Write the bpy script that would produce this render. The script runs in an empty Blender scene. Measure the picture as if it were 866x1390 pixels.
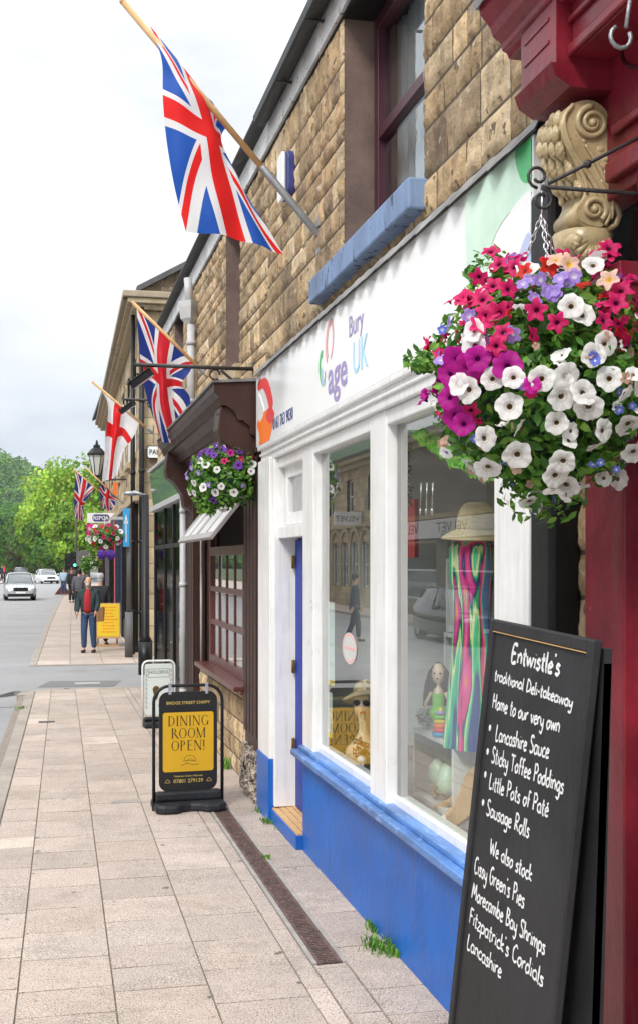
import bpy, math, random
from mathutils import Vector, Matrix, noise
R = math.radians
rnd = random.Random(7)
scene = bpy.context.scene
COL = scene.collection
# ------------------------------------------------------------------ camera
F = 1600.0; HX = 433.0; HY = 763.0; TH = R(13.12)
cd = bpy.data.cameras.new('street_camera'); cam = bpy.data.objects.new('street_camera', cd); COL.objects.link(cam)
cam.location = (0, 0, 2); cam.rotation_euler = (R(90), 0, -TH)
cd.sensor_fit = 'VERTICAL'; cd.sensor_height = 36; cd.lens = F/1390*36; cd.shift_y = 68/1390
cd.clip_start = .05; cd.clip_end = 5000
scene.camera = cam
CT, ST = math.cos(TH), math.sin(TH)
def P(px, py, X=None, Y=None, Z=None):
    """where the sight line of a point of the photo meets the plane X=, Y= or Z="""
    u = (px-HX)/F; v = (HY-py)/F
    dx = u*CT+ST; dy = CT-u*ST; dz = v
    t = X/dx if X is not None else (Y/dy if Y is not None else (Z-2)/dz)
    return Vector((dx*t, dy*t, 2+dz*t))
# ------------------------------------------------------------------ objects
ORG = {}
def tag(o, label=None, cat=None, group=None, kind=None):
    if label: o['label'] = label
    if cat: o['category'] = cat
    if group: o['group'] = group
    if kind: o['kind'] = kind
    return o
def thing(name, loc, label, cat, group=None):
    o = bpy.data.objects.new(name, None); COL.objects.link(o); o.location = loc
    o.empty_display_size = .1
    ORG[o] = Vector(loc); return tag(o, label, cat, group)
class Fr:
    def __init__(s, o, ex=(1, 0, 0), ey=(0, 0, 1)):
        s.o = Vector(o); s.x = Vector(ex).normalized(); s.y = Vector(ey).normalized(); s.z = s.x.cross(s.y)
    def __call__(s, x, y, z=0): return s.o+s.x*x+s.y*y+s.z*z
def street(X): return Fr((X, 0, 0), (0, -1, 0))      # looks at the road: x = -Y
def front(o): return Fr(o, (1, 0, 0))                 # looks back along the street
class MB:
    def __init__(s): s.v = []; s.f = []; s.m = []; s.c = []; s.s = []; s.hc = False
    def vert(s, p): s.v.append(tuple(p)); return len(s.v)-1
    def face(s, idx, m=0, c=None, smooth=False):
        s.f.append(tuple(idx)); s.m.append(m); s.c.append(c); s.s.append(smooth)
        if c: s.hc = True
    def quad(s, pts, m=0, c=None, smooth=False):
        s.face([s.vert(p) for p in pts], m, c, smooth)
    def hexa(s, p, m=0, c=None):
        i = [s.vert(q) for q in p]
        for q in ((0, 3, 2, 1), (4, 5, 6, 7), (0, 1, 5, 4), (1, 2, 6, 5), (2, 3, 7, 6), (3, 0, 4, 7)):
            s.face([i[k] for k in q], m, c)
    def box(s, x0, x1, y0, y1, z0, z1, m=0, c=None):
        s.hexa([(x0, y0, z0), (x1, y0, z0), (x1, y1, z0), (x0, y1, z0), (x0, y0, z1), (x1, y0, z1), (x1, y1, z1), (x0, y1, z1)], m, c)
    def fbox(s, fr, x0, x1, y0, y1, z0, z1, m=0, c=None):
        s.hexa([fr(x0, y0, z0), fr(x1, y0, z0), fr(x1, y1, z0), fr(x0, y1, z0), fr(x0, y0, z1), fr(x1, y0, z1), fr(x1, y1, z1), fr(x0, y1, z1)], m, c)
    def poly(s, fr, pts, z0, z1, m=0, c=None, smooth=False):
        n = len(pts); a = [s.vert(fr(x, y, z0)) for x, y in pts]; b = [s.vert(fr(x, y, z1)) for x, y in pts]
        area = sum(pts[i][0]*pts[(i+1) % n][1]-pts[(i+1) % n][0]*pts[i][1] for i in range(n))
        if area < 0: a.reverse(); b.reverse()
        s.face(b, m, c); s.face(a[::-1], m, c)
        for i in range(n): j = (i+1) % n; s.face((a[i], a[j], b[j], b[i]), m, c, smooth)
    def tube(s, pts, r, n=8, m=0, c=None, caps=True, closed=False):
        pts = [Vector(p) for p in pts]; rs = r if isinstance(r, (list, tuple)) else [r]*len(pts)
        rings = []; up = None; N = len(pts)
        for i, p in enumerate(pts):
            if closed: t = pts[(i+1) % N]-pts[i-1]
            else: t = (pts[min(i+1, N-1)]-pts[max(i-1, 0)])
            t.normalize()
            if up is None: up = Vector((0, 0, 1)) if abs(t.z) < .9 else Vector((1, 0, 0))
            a = t.cross(up)
            if a.length < 1e-6: a = t.cross(Vector((0, 1, 0)))
            a.normalize(); b = a.cross(t).normalized(); up = b
            rings.append([s.vert(p+(a*math.cos(k*2*math.pi/n)+b*math.sin(k*2*math.pi/n))*rs[i]) for k in range(n)])
        L = N if closed else N-1
        for i in range(L):
            A = rings[i]; B = rings[(i+1) % N]
            for k in range(n): j = (k+1) % n; s.face((A[k], A[j], B[j], B[k]), m, c, True)
        if caps and not closed: s.face(rings[0][::-1], m, c); s.face(rings[-1], m, c)
    def lathe(s, o, prof, n=20, m=0, c=None, sx=1, sy=1, ax=None, smooth=True):
        """prof: (radius, height) pairs; ax: Fr whose y is the axis"""
        fr = ax or Fr(o, (1, 0, 0), (0, 0, 1)); rings = []
        for r, h in prof:
            rings.append([s.vert(fr(r*sx*math.cos(k*2*math.pi/n), h, -r*sy*math.sin(k*2*math.pi/n))) for k in range(n)])
        for A, B in zip(rings, rings[1:]):
            for k in range(n): j = (k+1) % n; s.face((A[k], A[j], B[j], B[k]), m, c, smooth)
        if prof[0][0] > 1e-4: s.face(rings[0][::-1], m, c)
        if prof[-1][0] > 1e-4: s.face(rings[-1], m, c)
    def ball(s, o, rx, ry=None, rz=None, n=12, m=0, c=None):
        ry = ry or rx; rz = rz or rx
        s.lathe(o, [(rx*math.sin(math.pi*k/8)+1e-5, -rz*math.cos(math.pi*k/8)) for k in range(9)], n, m, c, 1, ry/rx)
    def grid(s, rows, m=0, c=None, smooth=True):
        idx = [[s.vert(p) for p in r] for r in rows]
        for i in range(len(rows)-1):
            for j in range(len(rows[0])-1):
                s.face((idx[i][j], idx[i][j+1], idx[i+1][j+1], idx[i+1][j]), m, c, smooth)
        return idx
    def text(s, fr, txt, size, x=0, y=0, z=.002, align='LEFT', m=0, ex=.0008, bold=0, sx=1, shear=0):
        cu = bpy.data.curves.new('t', 'FONT'); cu.body = txt; cu.size = size; cu.align_x = align; cu.extrude = ex
        cu.offset = bold; cu.resolution_u = 3; cu.shear = shear
        ob = bpy.data.objects.new('t', cu); me = bpy.data.meshes.new_from_object(ob)
        b = len(s.v)
        for v in me.vertices: s.v.append(tuple(fr(x+v.co.x*sx, y+v.co.y, z+v.co.z)))
        for f in me.polygons: s.face([b+k for k in f.vertices], m)
        bpy.data.objects.remove(ob); bpy.data.curves.remove(cu); bpy.data.meshes.remove(me)
    def build(s, name, mats, parent=None, bevel=0, label=None, uv=None, merge=False):
        me = bpy.data.meshes.new(name); org = ORG.get(parent, Vector((0, 0, 0)))
        own = None
        if parent is None and s.v and not getattr(s, 'world', False):
            xs = [min(v[k] for v in s.v) for k in range(3)]; xe = [max(v[k] for v in s.v) for k in range(3)]
            own = Vector(((xs[0]+xe[0])/2, (xs[1]+xe[1])/2, xs[2])); org = own
        me.from_pydata([(v[0]-org.x, v[1]-org.y, v[2]-org.z) for v in s.v], [], s.f)
        for q in (mats if isinstance(mats, (list, tuple)) else [mats]):
            if q: me.materials.append(q)
        me.polygons.foreach_set('material_index', s.m); me.polygons.foreach_set('use_smooth', s.s)
        mats_ = mats if isinstance(mats, (list, tuple)) else [mats]
        if not s.hc and mats_[0] and mats_[0].name.startswith('sandstone'): s.hc = True; s.c = [(.42, .34, .225)]*len(s.f)
        if s.hc:
            at = me.color_attributes.new('Col', 'FLOAT_COLOR', 'CORNER'); dat = []
            for f, c in zip(s.f, s.c): dat += (list(c or (.5, .5, .5))+[1.])*len(f)
            at.data.foreach_set('color', dat)
        if uv:
            l = me.uv_layers.new(name='UVMap'); d = []
            for f in s.f:
                for k in f: d += uv[k]
            l.data.foreach_set('uv', d)
        me.update()
        o = bpy.data.objects.new(name, me); COL.objects.link(o)
        if parent is not None: o.parent = parent; ORG[o] = org
        elif own is not None: o.location = own; ORG[o] = own
        if bevel:
            b = o.modifiers.new('edge', 'BEVEL'); b.width = bevel; b.segments = 2; b.limit_method = 'ANGLE'; b.angle_limit = R(40)
        if label: o['label'] = label
        return o
def solo(mb, name, mats, label, cat, group=None, **k):
    return tag(mb.build(name, mats, None, **k), label, cat, group)
def struct(mb, name, mats, **k):
    return tag(mb.build(name, mats, None, **k), kind='structure')
def smoothline(pts, n=6, closed=False):
    P_ = [Vector(p) for p in pts]; N = len(P_); out = []
    rg = N if closed else N-1
    for i in range(rg):
        p0 = P_[(i-1) % N] if (closed or i > 0) else P_[0]*2-P_[1]
        p1 = P_[i]; p2 = P_[(i+1) % N]
        p3 = P_[(i+2) % N] if (closed or i+2 < N) else P_[-1]*2-P_[-2]
        for k in range(n):
            t = k/n
            out.append(.5*((2*p1)+(p2-p0)*t+(2*p0-5*p1+4*p2-p3)*t*t+(3*p1-p0-3*p2+p3)*t**3))
    if not closed: out.append(P_[-1])
    return out
# ------------------------------------------------------------------ materials
def newmat(name):
    m = bpy.data.materials.new(name); m.use_nodes = True; nt = m.node_tree; nt.nodes.clear()
    out = nt.nodes.new('ShaderNodeOutputMaterial'); return m, nt, out
def N(nt, t, ins=None, **props):
    n = nt.nodes.new(t)
    for k, v in props.items(): setattr(n, k, v)
    for k, v in (ins or {}).items():
        if isinstance(v, bpy.types.NodeSocket): nt.links.new(v, n.inputs[k])
        else: n.inputs[k].default_value = v
    return n
def c4(c): return (c[0], c[1], c[2], 1)
def ramp(nt, fac, stops):
    n = nt.nodes.new('ShaderNodeValToRGB'); nt.links.new(fac, n.inputs[0]); e = n.color_ramp.elements
    e[0].position = stops[0][0]; e[0].color = c4(stops[0][1]); e[1].position = stops[1][0]; e[1].color = c4(stops[1][1])
    for p, c in stops[2:]: q = e.new(p); q.color = c4(c)
    return n.outputs[0]
def coords(nt, scale=(1, 1, 1)):
    t = N(nt, 'ShaderNodeTexCoord'); mp = N(nt, 'ShaderNodeMapping', {0: t.outputs['Object'], 3: scale}); return mp.outputs[0]
def paint(name, col, rough=.4, dirt=.12, scale=3, bump=.04, metal=0, wear=None, wearamt=.64, stretch=(1, 1, 1), emit=0, coat=0, alt=None, spec=.5, streak=0):
    """painted, cast or cloth surface: base colour with grime, slight relief, worn spots"""
    m, nt, out = newmat(name); co = coords(nt, stretch)
    n1 = N(nt, 'ShaderNodeTexNoise', {0: co, 'Scale': scale, 'Detail': 6, 'Roughness': .65})
    d = tuple(c*(1-dirt*2.2) for c in col); h = alt or tuple(min(1, c*(1+dirt*.8)) for c in col)
    cr = ramp(nt, n1.outputs[0], [(.28, d), (.72, h)])
    if wear:
        n2 = N(nt, 'ShaderNodeTexNoise', {0: co, 'Scale': scale*4, 'Detail': 8, 'Roughness': .7})
        k = N(nt, 'ShaderNodeMapRange', {0: n2.outputs[0], 1: wearamt, 2: wearamt+.03})
        mx = N(nt, 'ShaderNodeMix', {0: k.outputs[0], 6: cr, 7: c4(wear)}, data_type='RGBA'); cr = mx.outputs[2]
    if streak:
        n5 = N(nt, 'ShaderNodeTexNoise', {0: coords(nt, (9, 9, .7)), 'Scale': 2.2, 'Detail': 7, 'Roughness': .7}); k5 = N(nt, 'ShaderNodeMapRange', {0: n5.outputs[0], 1: .5, 2: .78, 4: streak})
        cr = N(nt, 'ShaderNodeMix', {0: k5.outputs[0], 6: cr, 7: (.13, .11, .09, 1)}, data_type='RGBA').outputs[2]
    n3 = N(nt, 'ShaderNodeTexNoise', {0: co, 'Scale': scale*12, 'Detail': 5})
    b = N(nt, 'ShaderNodeBump', {'Height': n3.outputs[0], 'Strength': min(1, bump*6), 'Distance': .004})
    rr = N(nt, 'ShaderNodeMapRange', {0: n1.outputs[0], 3: max(.02, rough-.1), 4: min(1, rough+.12)})
    p = N(nt, 'ShaderNodeBsdfPrincipled', {'Base Color': cr, 'Roughness': rr.outputs[0], 'Metallic': metal, 'Normal': b.outputs[0], 'Coat Weight': coat, 'Specular IOR Level': spec})
    if emit: p.inputs['Emission Color'].default_value = c4(col); p.inputs['Emission Strength'].default_value = emit
    nt.links.new(p.outputs[0], out.inputs[0]); return m
def attrmat(name, rough=.85, scale=9, amt=.35, bump=.5, dist=.01, speck=None, trans=0, spec=.3, fine=60, stain=None, vstreak=0):
    """colour comes from the Col attribute (one tone per stone, slab, leaf), broken up with noise"""
    m, nt, out = newmat(name); co = coords(nt)
    at = N(nt, 'ShaderNodeAttribute', attribute_name='Col')
    n1 = N(nt, 'ShaderNodeTexNoise', {0: co, 'Scale': scale, 'Detail': 8, 'Roughness': .7})
    k = N(nt, 'ShaderNodeMapRange', {0: n1.outputs[0], 1: .25, 2: .75, 3: 1-amt, 4: 1+amt})
    mx = N(nt, 'ShaderNodeVectorMath', {0: at.outputs[0], 3: k.outputs[0]}, operation='SCALE'); cr = mx.outputs[0]
    if stain:
        n4 = N(nt, 'ShaderNodeTexNoise', {0: co, 'Scale': stain[1], 'Detail': 6, 'Roughness': .75})
        k4 = N(nt, 'ShaderNodeMapRange', {0: n4.outputs[0], 1: stain[2], 2: stain[2]+.16, 4: stain[3]})
        cr = N(nt, 'ShaderNodeMix', {0: k4.outputs[0], 6: cr, 7: c4(stain[0])}, data_type='RGBA').outputs[2]
    if vstreak:
        n6 = N(nt, 'ShaderNodeTexNoise', {0: coords(nt, (4, 4, .5)), 'Scale': 1.6, 'Detail': 7, 'Roughness': .7}); k6 = N(nt, 'ShaderNodeMapRange', {0: n6.outputs[0], 1: .5, 2: .68, 4: vstreak})
        cr = N(nt, 'ShaderNodeMix', {0: k6.outputs[0], 6: cr, 7: (.075, .06, .048, 1)}, data_type='RGBA').outputs[2]
    if speck:
        for sc, th, colr in speck:
            vo = N(nt, 'ShaderNodeTexNoise', {0: co, 'Scale': sc, 'Detail': 2, 'Roughness': .5})
            q = N(nt, 'ShaderNodeMapRange', {0: vo.outputs[0], 1: th, 2: th+.05})
            cr = N(nt, 'ShaderNodeMix', {0: q.outputs[0], 6: cr, 7: c4(colr)}, data_type='RGBA').outputs[2]
    n3 = N(nt, 'ShaderNodeTexNoise', {0: co, 'Scale': fine, 'Detail': 8, 'Roughness': .7})
    b = N(nt, 'ShaderNodeBump', {'Height': n3.outputs[0], 'Strength': bump, 'Distance': dist})
    p = N(nt, 'ShaderNodeBsdfPrincipled', {'Base Color': cr, 'Roughness': rough, 'Normal': b.outputs[0], 'Specular IOR Level': spec})
    sh = p.outputs[0]
    if trans:
        tr = N(nt, 'ShaderNodeBsdfTranslucent', {0: cr}); sh = N(nt, 'ShaderNodeMixShader', {0: trans, 1: sh, 2: tr.outputs[0]}).outputs[0]
    nt.links.new(sh, out.inputs[0]); return m
def glassmat(name, tint=(.93, .96, .95), mult=1.5, rough=.0, wob=.0):
    m, nt, out = newmat(name)
    fr = N(nt, 'ShaderNodeFresnel', {0: 1.5}); g = N(nt, 'ShaderNodeNewGeometry')
    inv = N(nt, 'ShaderNodeMath', {0: 1., 1: g.outputs['Backfacing']}, operation='SUBTRACT')
    f = N(nt, 'ShaderNodeMath', {0: fr.outputs[0], 1: inv.outputs[0]}, operation='MULTIPLY')
    f2 = N(nt, 'ShaderNodeMath', {0: f.outputs[0], 1: mult}, operation='MULTIPLY', use_clamp=True)
    tr = N(nt, 'ShaderNodeBsdfTransparent', {0: c4(tint)}); gl = N(nt, 'ShaderNodeBsdfGlossy', {0: (1, 1, 1, 1), 'Roughness': rough})
    if wob:
        nz = N(nt, 'ShaderNodeTexNoise', {0: coords(nt), 'Scale': .9, 'Detail': 1}); b = N(nt, 'ShaderNodeBump', {'Height': nz.outputs[0], 'Strength': .25, 'Distance': wob})
        nt.links.new(b.outputs[0], gl.inputs['Normal'])
    mx = N(nt, 'ShaderNodeMixShader', {0: f2.outputs[0], 1: tr.outputs[0], 2: gl.outputs[0]})
    nt.links.new(mx.outputs[0], out.inputs[0]); return m
class E:                                              # small arithmetic on node sockets
    nt = None
    def __init__(s, k): s.k = k
    @staticmethod
    def op(o, a, b=None):
        n = E.nt.nodes.new('ShaderNodeMath'); n.operation = o
        for i, q in enumerate((a, b)):
            if q is None: continue
            if isinstance(q, E): E.nt.links.new(q.k, n.inputs[i])
            else: n.inputs[i].default_value = q
        return E(n.outputs[0])
    def __add__(s, o): return E.op('ADD', s, o)
    def __sub__(s, o): return E.op('SUBTRACT', s, o)
    def __mul__(s, o): return E.op('MULTIPLY', s, o)
    def __lt__(s, o): return E.op('LESS_THAN', s, o)
    def __gt__(s, o): return E.op('GREATER_THAN', s, o)
    def abs(s): return E.op('ABSOLUTE', s)
    def sign(s): return E.op('SIGN', s)
    def max(s, o): return E.op('MAXIMUM', s, o)
def flagmat(name, kind, blue=(.012, .06, .36), red=(.72, .02, .025), white=(.8, .8, .82)):
    m, nt, out = newmat(name); E.nt = nt
    uv = N(nt, 'ShaderNodeUVMap'); sp = N(nt, 'ShaderNodeSeparateXYZ', {0: uv.outputs[0]})
    x = (E(sp.outputs[0])-.5)*60; y = (E(sp.outputs[1])-.5)*30
    def mix(f, a, b):
        n = N(nt, 'ShaderNodeMix', {0: f.k}, data_type='RGBA')
        for i, q in ((6, a), (7, b)):
            if isinstance(q, tuple): n.inputs[i].default_value = c4(q)
            else: nt.links.new(q, n.inputs[i])
        return n.outputs[2]
    if kind == 'union':
        d1 = (x-y*2)*.4472; d2 = (x+y*2)*.4472; s = x.sign()
        wd = (d1.abs() < 3).max(d2.abs() < 3)
        a = d1*s; b = d2*s
        rd = ((a < 0)*(a > -2)).max((b > 0)*(b < 2))
        c = mix(wd, blue, white); c = mix(rd, c, red)
        c = mix((x.abs() < 5).max(y.abs() < 5), c, white); c = mix((x.abs() < 3).max(y.abs() < 3), c, red)
    else:
        c = mix((x.abs() < 4.4).max(y.abs() < 3.2), white, red)
    wv = N(nt, 'ShaderNodeTexNoise', {0: uv.outputs[0], 'Scale': 260, 'Detail': 2})
    bp = N(nt, 'ShaderNodeBump', {'Height': wv.outputs[0], 'Strength': .15, 'Distance': .002})
    p = N(nt, 'ShaderNodeBsdfPrincipled', {'Base Color': c, 'Roughness': .55, 'Specular IOR Level': .25, 'Normal': bp.outputs[0]})
    tr = N(nt, 'ShaderNodeBsdfTranslucent', {0: c})
    mx = N(nt, 'ShaderNodeMixShader', {0: .42, 1: p.outputs[0], 2: tr.outputs[0]})
    nt.links.new(mx.outputs[0], out.inputs[0]); return m
M = dict(
 stone=attrmat('sandstone_rockface', scale=9, amt=.4, bump=1., dist=.03, fine=26, speck=((16, .63, (.2, .14, .09)), (11, .66, (.62, .54, .42))), stain=((.13, .095, .065), 1.7, .52, .5), vstreak=.6),
 ashlar=attrmat('sandstone_ashlar', scale=5, amt=.22, bump=.35, dist=.006, fine=50, stain=((.1, .075, .055), 1.6, .55, .55)),
 slab=attrmat('concrete_paving_flag', scale=5, amt=.14, bump=.6, dist=.004, fine=140, speck=((110, .57, (.25, .165, .135)), (150, .59, (.70, .63, .56)), (90, .62, (.13, .1, .085)), (9, .70, (.13, .115, .1))), stain=((.22, .19, .155), 1.5, .5, .6)),
 leaf=attrmat('petunia_leaf', rough=.5, scale=14, amt=.2, bump=.1, trans=.35, spec=.4),
 treeleaf=attrmat('tree_leaf', rough=.6, scale=1.2, amt=.25, bump=0, trans=.3, spec=.3),
 petal=attrmat('petal', rough=.55, scale=30, amt=.06, bump=.15, dist=.002, trans=.4, spec=.3),
 cloth=attrmat('printed_cloth', rough=.75, scale=18, amt=.12, bump=.2, dist=.002, spec=.2),
 asphalt=attrmat('asphalt', rough=.85, scale=.5, amt=.14, bump=.7, dist=.006, fine=90, speck=((60, .62, (.34, .33, .32)), (45, .66, (.09, .09, .09))), stain=((.1, .1, .1), .35, .56, .5)),
 kerb=paint('kerb_stone', (.33, .29, .25), .85, .15, 2, .5),
 white=paint('white_gloss_paint', (.82, .82, .82), .3, .06, 2.5, .05, wear=(.34, .32, .29), wearamt=.715, streak=.3),
 whitew=paint('weathered_white_paint', (.66, .67, .68), .5, .18, 3, .15, wear=(.12, .11, .1), wearamt=.6),
 board=paint('white_sign_board', (.86, .87, .87), .22, .015, 1, .01),
 blue=paint('royal_blue_paint', (.006, .105, .48), .38, .12, 1.6, .1, wear=(.01, .03, .14), wearamt=.68, alt=(.014, .16, .6), spec=.25, streak=.45),
 bluedoor=paint('blue_door_paint', (.004, .03, .3), .45, .06, 2, .04, spec=.2),
 bluesill=paint('worn_blue_sill_paint', (.09, .24, .62), .34, .3, 5, .25, wear=(.2, .35, .68), wearamt=.58, stretch=(1, .4, 1), alt=(.12, .29, .68)),
 stonesill=paint('peeling_blue_stone_paint', (.2, .3, .5), .6, .2, 4, .3, wear=(.03, .04, .06), wearamt=.575, stretch=(1, 1, .3)),
 burg=paint('burgundy_gloss_paint', (.18, .009, .022), .33, .25, 2.2, .1, wear=(.36, .12, .13), wearamt=.67, streak=.3, alt=(.31, .022, .042), spec=.4),
 burgd=paint('dark_burgundy_frame', (.06, .014, .026), .35, .1, 3, .04),
 brown=paint('dark_brown_paint', (.05, .022, .017), .45, .18, 3, .12, wear=(.17, .12, .1), wearamt=.66, stretch=(1, 1, .5), spec=.3),
 brownw=paint('red_brown_window_paint', (.12, .035, .03), .32, .15, 4, .06),
 greywood=paint('weathered_pale_wood', (.36, .33, .33), .5, .12, 3, .1),
 black=paint('black_paint', (.008, .008, .009), .42, .2, 3, .08, alt=(.018, .018, .02), spec=.3),
 iron=paint('wrought_iron', (.02, .02, .022), .5, .2, 10, .15, alt=(.045, .042, .042)),
 plastic=paint('black_plastic', (.014, .015, .018), .5, .2, 5, .1, alt=(.03, .032, .037), spec=.35),
 lead=paint('lead_flashing', (.17, .165, .165), .6, .3, 5, .3, alt=(.3, .29, .28)),
 slate=paint('roof_slate', (.1, .1, .105), .75, .2, 3, .4),
 gold=paint('gilded_scroll_paint', (.42, .31, .15), .3, .2, 7, .05, metal=.0, wear=(.26, .18, .08), wearamt=.62, alt=(.58, .46, .27)),
 wood=paint('pine_wood', (.62, .38, .17), .5, .1, 3, .1, stretch=(4, 4, 1)),
 galv=paint('galvanised_metal', (.34, .36, .38), .45, .12, 8, .1, metal=.6),
 chrome=paint('bright_metal', (.7, .7, .72), .25, .05, 5, .02, metal=.9),
 chalk=paint('chalk', (.85, .85, .85), .9, .04, 40, .2),
 slateboard=paint('chalkboard_slate', (.016, .016, .018), .55, .15, 2, .08, alt=(.034, .034, .038), spec=.3),
 yellow=paint('amber_poster', (.62, .36, .012), .35, .05, 1, .01),
 yellowb=paint('yellow_poster', (.85, .6, .02), .5, .05, 2, .02),
 goldtxt=paint('gold_lettering', (.62, .45, .12), .5, .05, 2, .01),
 navy=paint('navy_print', (.035, .045, .2), .5, .05, 2, .01),
 purple=paint('violet_print', (.36, .29, .56), .5, .03, 2, .01),
 cyan=paint('cyan_print', (.42, .7, .88), .5, .03, 2, .01),
 red=paint('red_print', (.75, .06, .06), .5, .05, 2, .01),
 orange=paint('orange_print', (.9, .2, .03), .5, .05, 2, .01),
 pinkp=paint('magenta_print', (.78, .02, .3), .5, .05, 2, .01),
 pinkl=paint('salmon_print', (.85, .42, .42), .5, .05, 2, .01),
 green=paint('green_print', (.1, .52, .2), .5, .1, 1.2, .01),
 greenl=paint('pale_green_print', (.48, .78, .58), .5, .12, 1.2, .01, alt=(.72, .9, .78)),
 lilac=paint('lilac_print', (.5, .56, .8), .5, .05, 1.2, .01),
 blacktxt=paint('black_print', (.008, .008, .008), .5, .05, 2, .01),
 rust=paint('rusty_grate', (.14, .085, .07), .75, .3, 14, .4, wear=(.3, .2, .17), wearamt=.58),
 concrete=paint('concrete', (.36, .33, .3), .85, .15, 8, .4),
 taupe=paint('taupe_wall', (.28, .235, .205), .8, .08, 1.5, .05),
 greyboard=paint('grey_boards', (.62, .61, .59), .7, .1, 1.5, .1, stretch=(1, 1, 6)),
 carpet=paint('grey_carpet', (.27, .28, .29), .95, .2, 30, .5),
 straw=paint('straw', (.78, .6, .36), .8, .15, 25, .6, stretch=(1, 1, 5)),
 skin=paint('skin', (.56, .32, .22), .5, .06, 12, .05), mann=paint('mannequin_skin', (.85, .62, .46), .35, .03, 5, .02),
 hairg=paint('grey_hair', (.5, .5, .5), .8, .2, 30, .3), hairb=paint('brown_hair', (.12, .045, .02), .6, .25, 30, .4),
 hairk=paint('black_hair', (.015, .012, .012), .6, .2, 30, .3),
 tealcoat=paint('dark_teal_jacket', (.02, .045, .05), .8, .2, 10, .3), denim=paint('blue_denim', (.035, .075, .17), .85, .2, 14, .3),
 redknit=paint('red_jumper', (.42, .02, .03), .9, .1, 20, .3), clothk=paint('black_clothes', (.018, .018, .022), .85, .2, 10, .2),
 clothn=paint('navy_clothes', (.02, .035, .08), .85, .2, 10, .2), clothw=paint('pale_blue_shirt', (.4, .55, .7), .85, .1, 10, .2),
 clothg=paint('grey_clothes', (.12, .12, .14), .85, .2, 10, .2), tan=paint('tan_leather', (.3, .16, .07), .6, .1, 10, .1),
 shoe=paint('shoe_leather', (.03, .025, .022), .5, .1, 10, .1),
 carsilver=paint('silver_car_paint', (.5, .52, .54), .25, .04, 2, .0, metal=.35, coat=.6), cardark=paint('dark_car_paint', (.02, .022, .028), .2, .1, 2, .0, coat=.8),
 carwhite=paint('white_car_paint', (.75, .76, .78), .25, .04, 2, .0, coat=.6), tyre=paint('tyre_rubber', (.02, .02, .02), .85, .1, 10, .2),
 carglass=paint('tinted_car_glass', (.03, .04, .05), .05, .1, 1, 0, coat=1), lens=paint('lamp_lens', (.75, .78, .8), .1, .05, 5, 0),
 frost=paint('frosted_lantern_glass', (.62, .64, .62), .3, .05, 5, .02),
 bark=paint('tree_bark', (.1, .075, .055), .9, .2, 3, .5), brass=paint('old_brass', (.2, .13, .05), .5, .3, 12, .2, metal=.6),
 earth=paint('grassy_ground', (.06, .09, .03), .95, .25, .2, .3), tealplastic=paint('dark_green_basket', (.01, .045, .045), .5, .1, 10, .1),
 pipew=paint('grey_white_pipe', (.5, .51, .52), .45, .1, 5, .06), pinkbrick=paint('reveal_stone_paint', (.19, .13, .11), .85, .2, 4, .5),
 rubble=paint('broken_masonry', (.2, .15, .12), .9, .35, 7, .9, wear=(.55, .48, .4), wearamt=.5),
 mint=paint('mint_egg', (.55, .75, .58), .35, .05, 4, .02), lipred=paint('lip_red', (.6, .02, .03), .4, .05, 4, 0),
 limegreen=paint('lime_fabric', (.2, .62, .05), .7, .1, 10, .1), yellowdress=paint('pale_yellow_fabric', (.78, .7, .28), .7, .08, 6, .15),
 bluesign=paint('sky_blue_sign', (.04, .3, .6), .4, .05, 3, .01), purpleball=paint('violet_pompom', (.1, .03, .32), .9, .2, 60, .6),
 greensign=paint('green_fascia', (.05, .13, .09), .12, .3, 1.2, .02, coat=.6, alt=(.12, .24, .17)), signgrey=paint('traffic_grey', (.12, .12, .12), .6, .1, 3, .05),
 greenlamp=paint('green_signal', (.05, .9, .35), .4, .01, 3, 0, emit=2.5), fence=paint('wooden_fence', (.17, .11, .085), .85, .2, 1, .1, stretch=(6, 6, 1)),
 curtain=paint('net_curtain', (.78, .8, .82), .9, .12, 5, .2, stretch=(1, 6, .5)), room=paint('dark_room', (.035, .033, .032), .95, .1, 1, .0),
 glass=glassmat('shop_glass', mult=1.55), dullglass=glassmat('dusty_glass', mult=.22, tint=(.75, .78, .78), rough=.04), upglass=glassmat('upstairs_glass', mult=1.7, tint=(.8, .84, .85), wob=.01), sticker=paint('pale_leaflet', (.72, .8, .78), .5, .05, 2, .01),
)
UJ = flagmat('union_flag_cloth', 'union', blue=(.02, .045, .26), red=(.62, .02, .035)); UJB = flagmat('bright_union_flag_cloth', 'union', blue=(.02, .10, .46), red=(.8, .02, .02)); SG = flagmat('cross_flag_cloth', 'cross')
STONE = [(.68, .50, .29), (.56, .40, .23), (.72, .56, .36), (.48, .35, .21), (.63, .45, .26), (.69, .53, .34), (.38, .28, .18)]
ASH = [(.48, .37, .23), (.42, .325, .2), (.52, .41, .26), (.37, .29, .19)]
DARKST = [(.24, .18, .12), (.2, .15, .1), (.28, .2, .13), (.16, .125, .09)]
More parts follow.
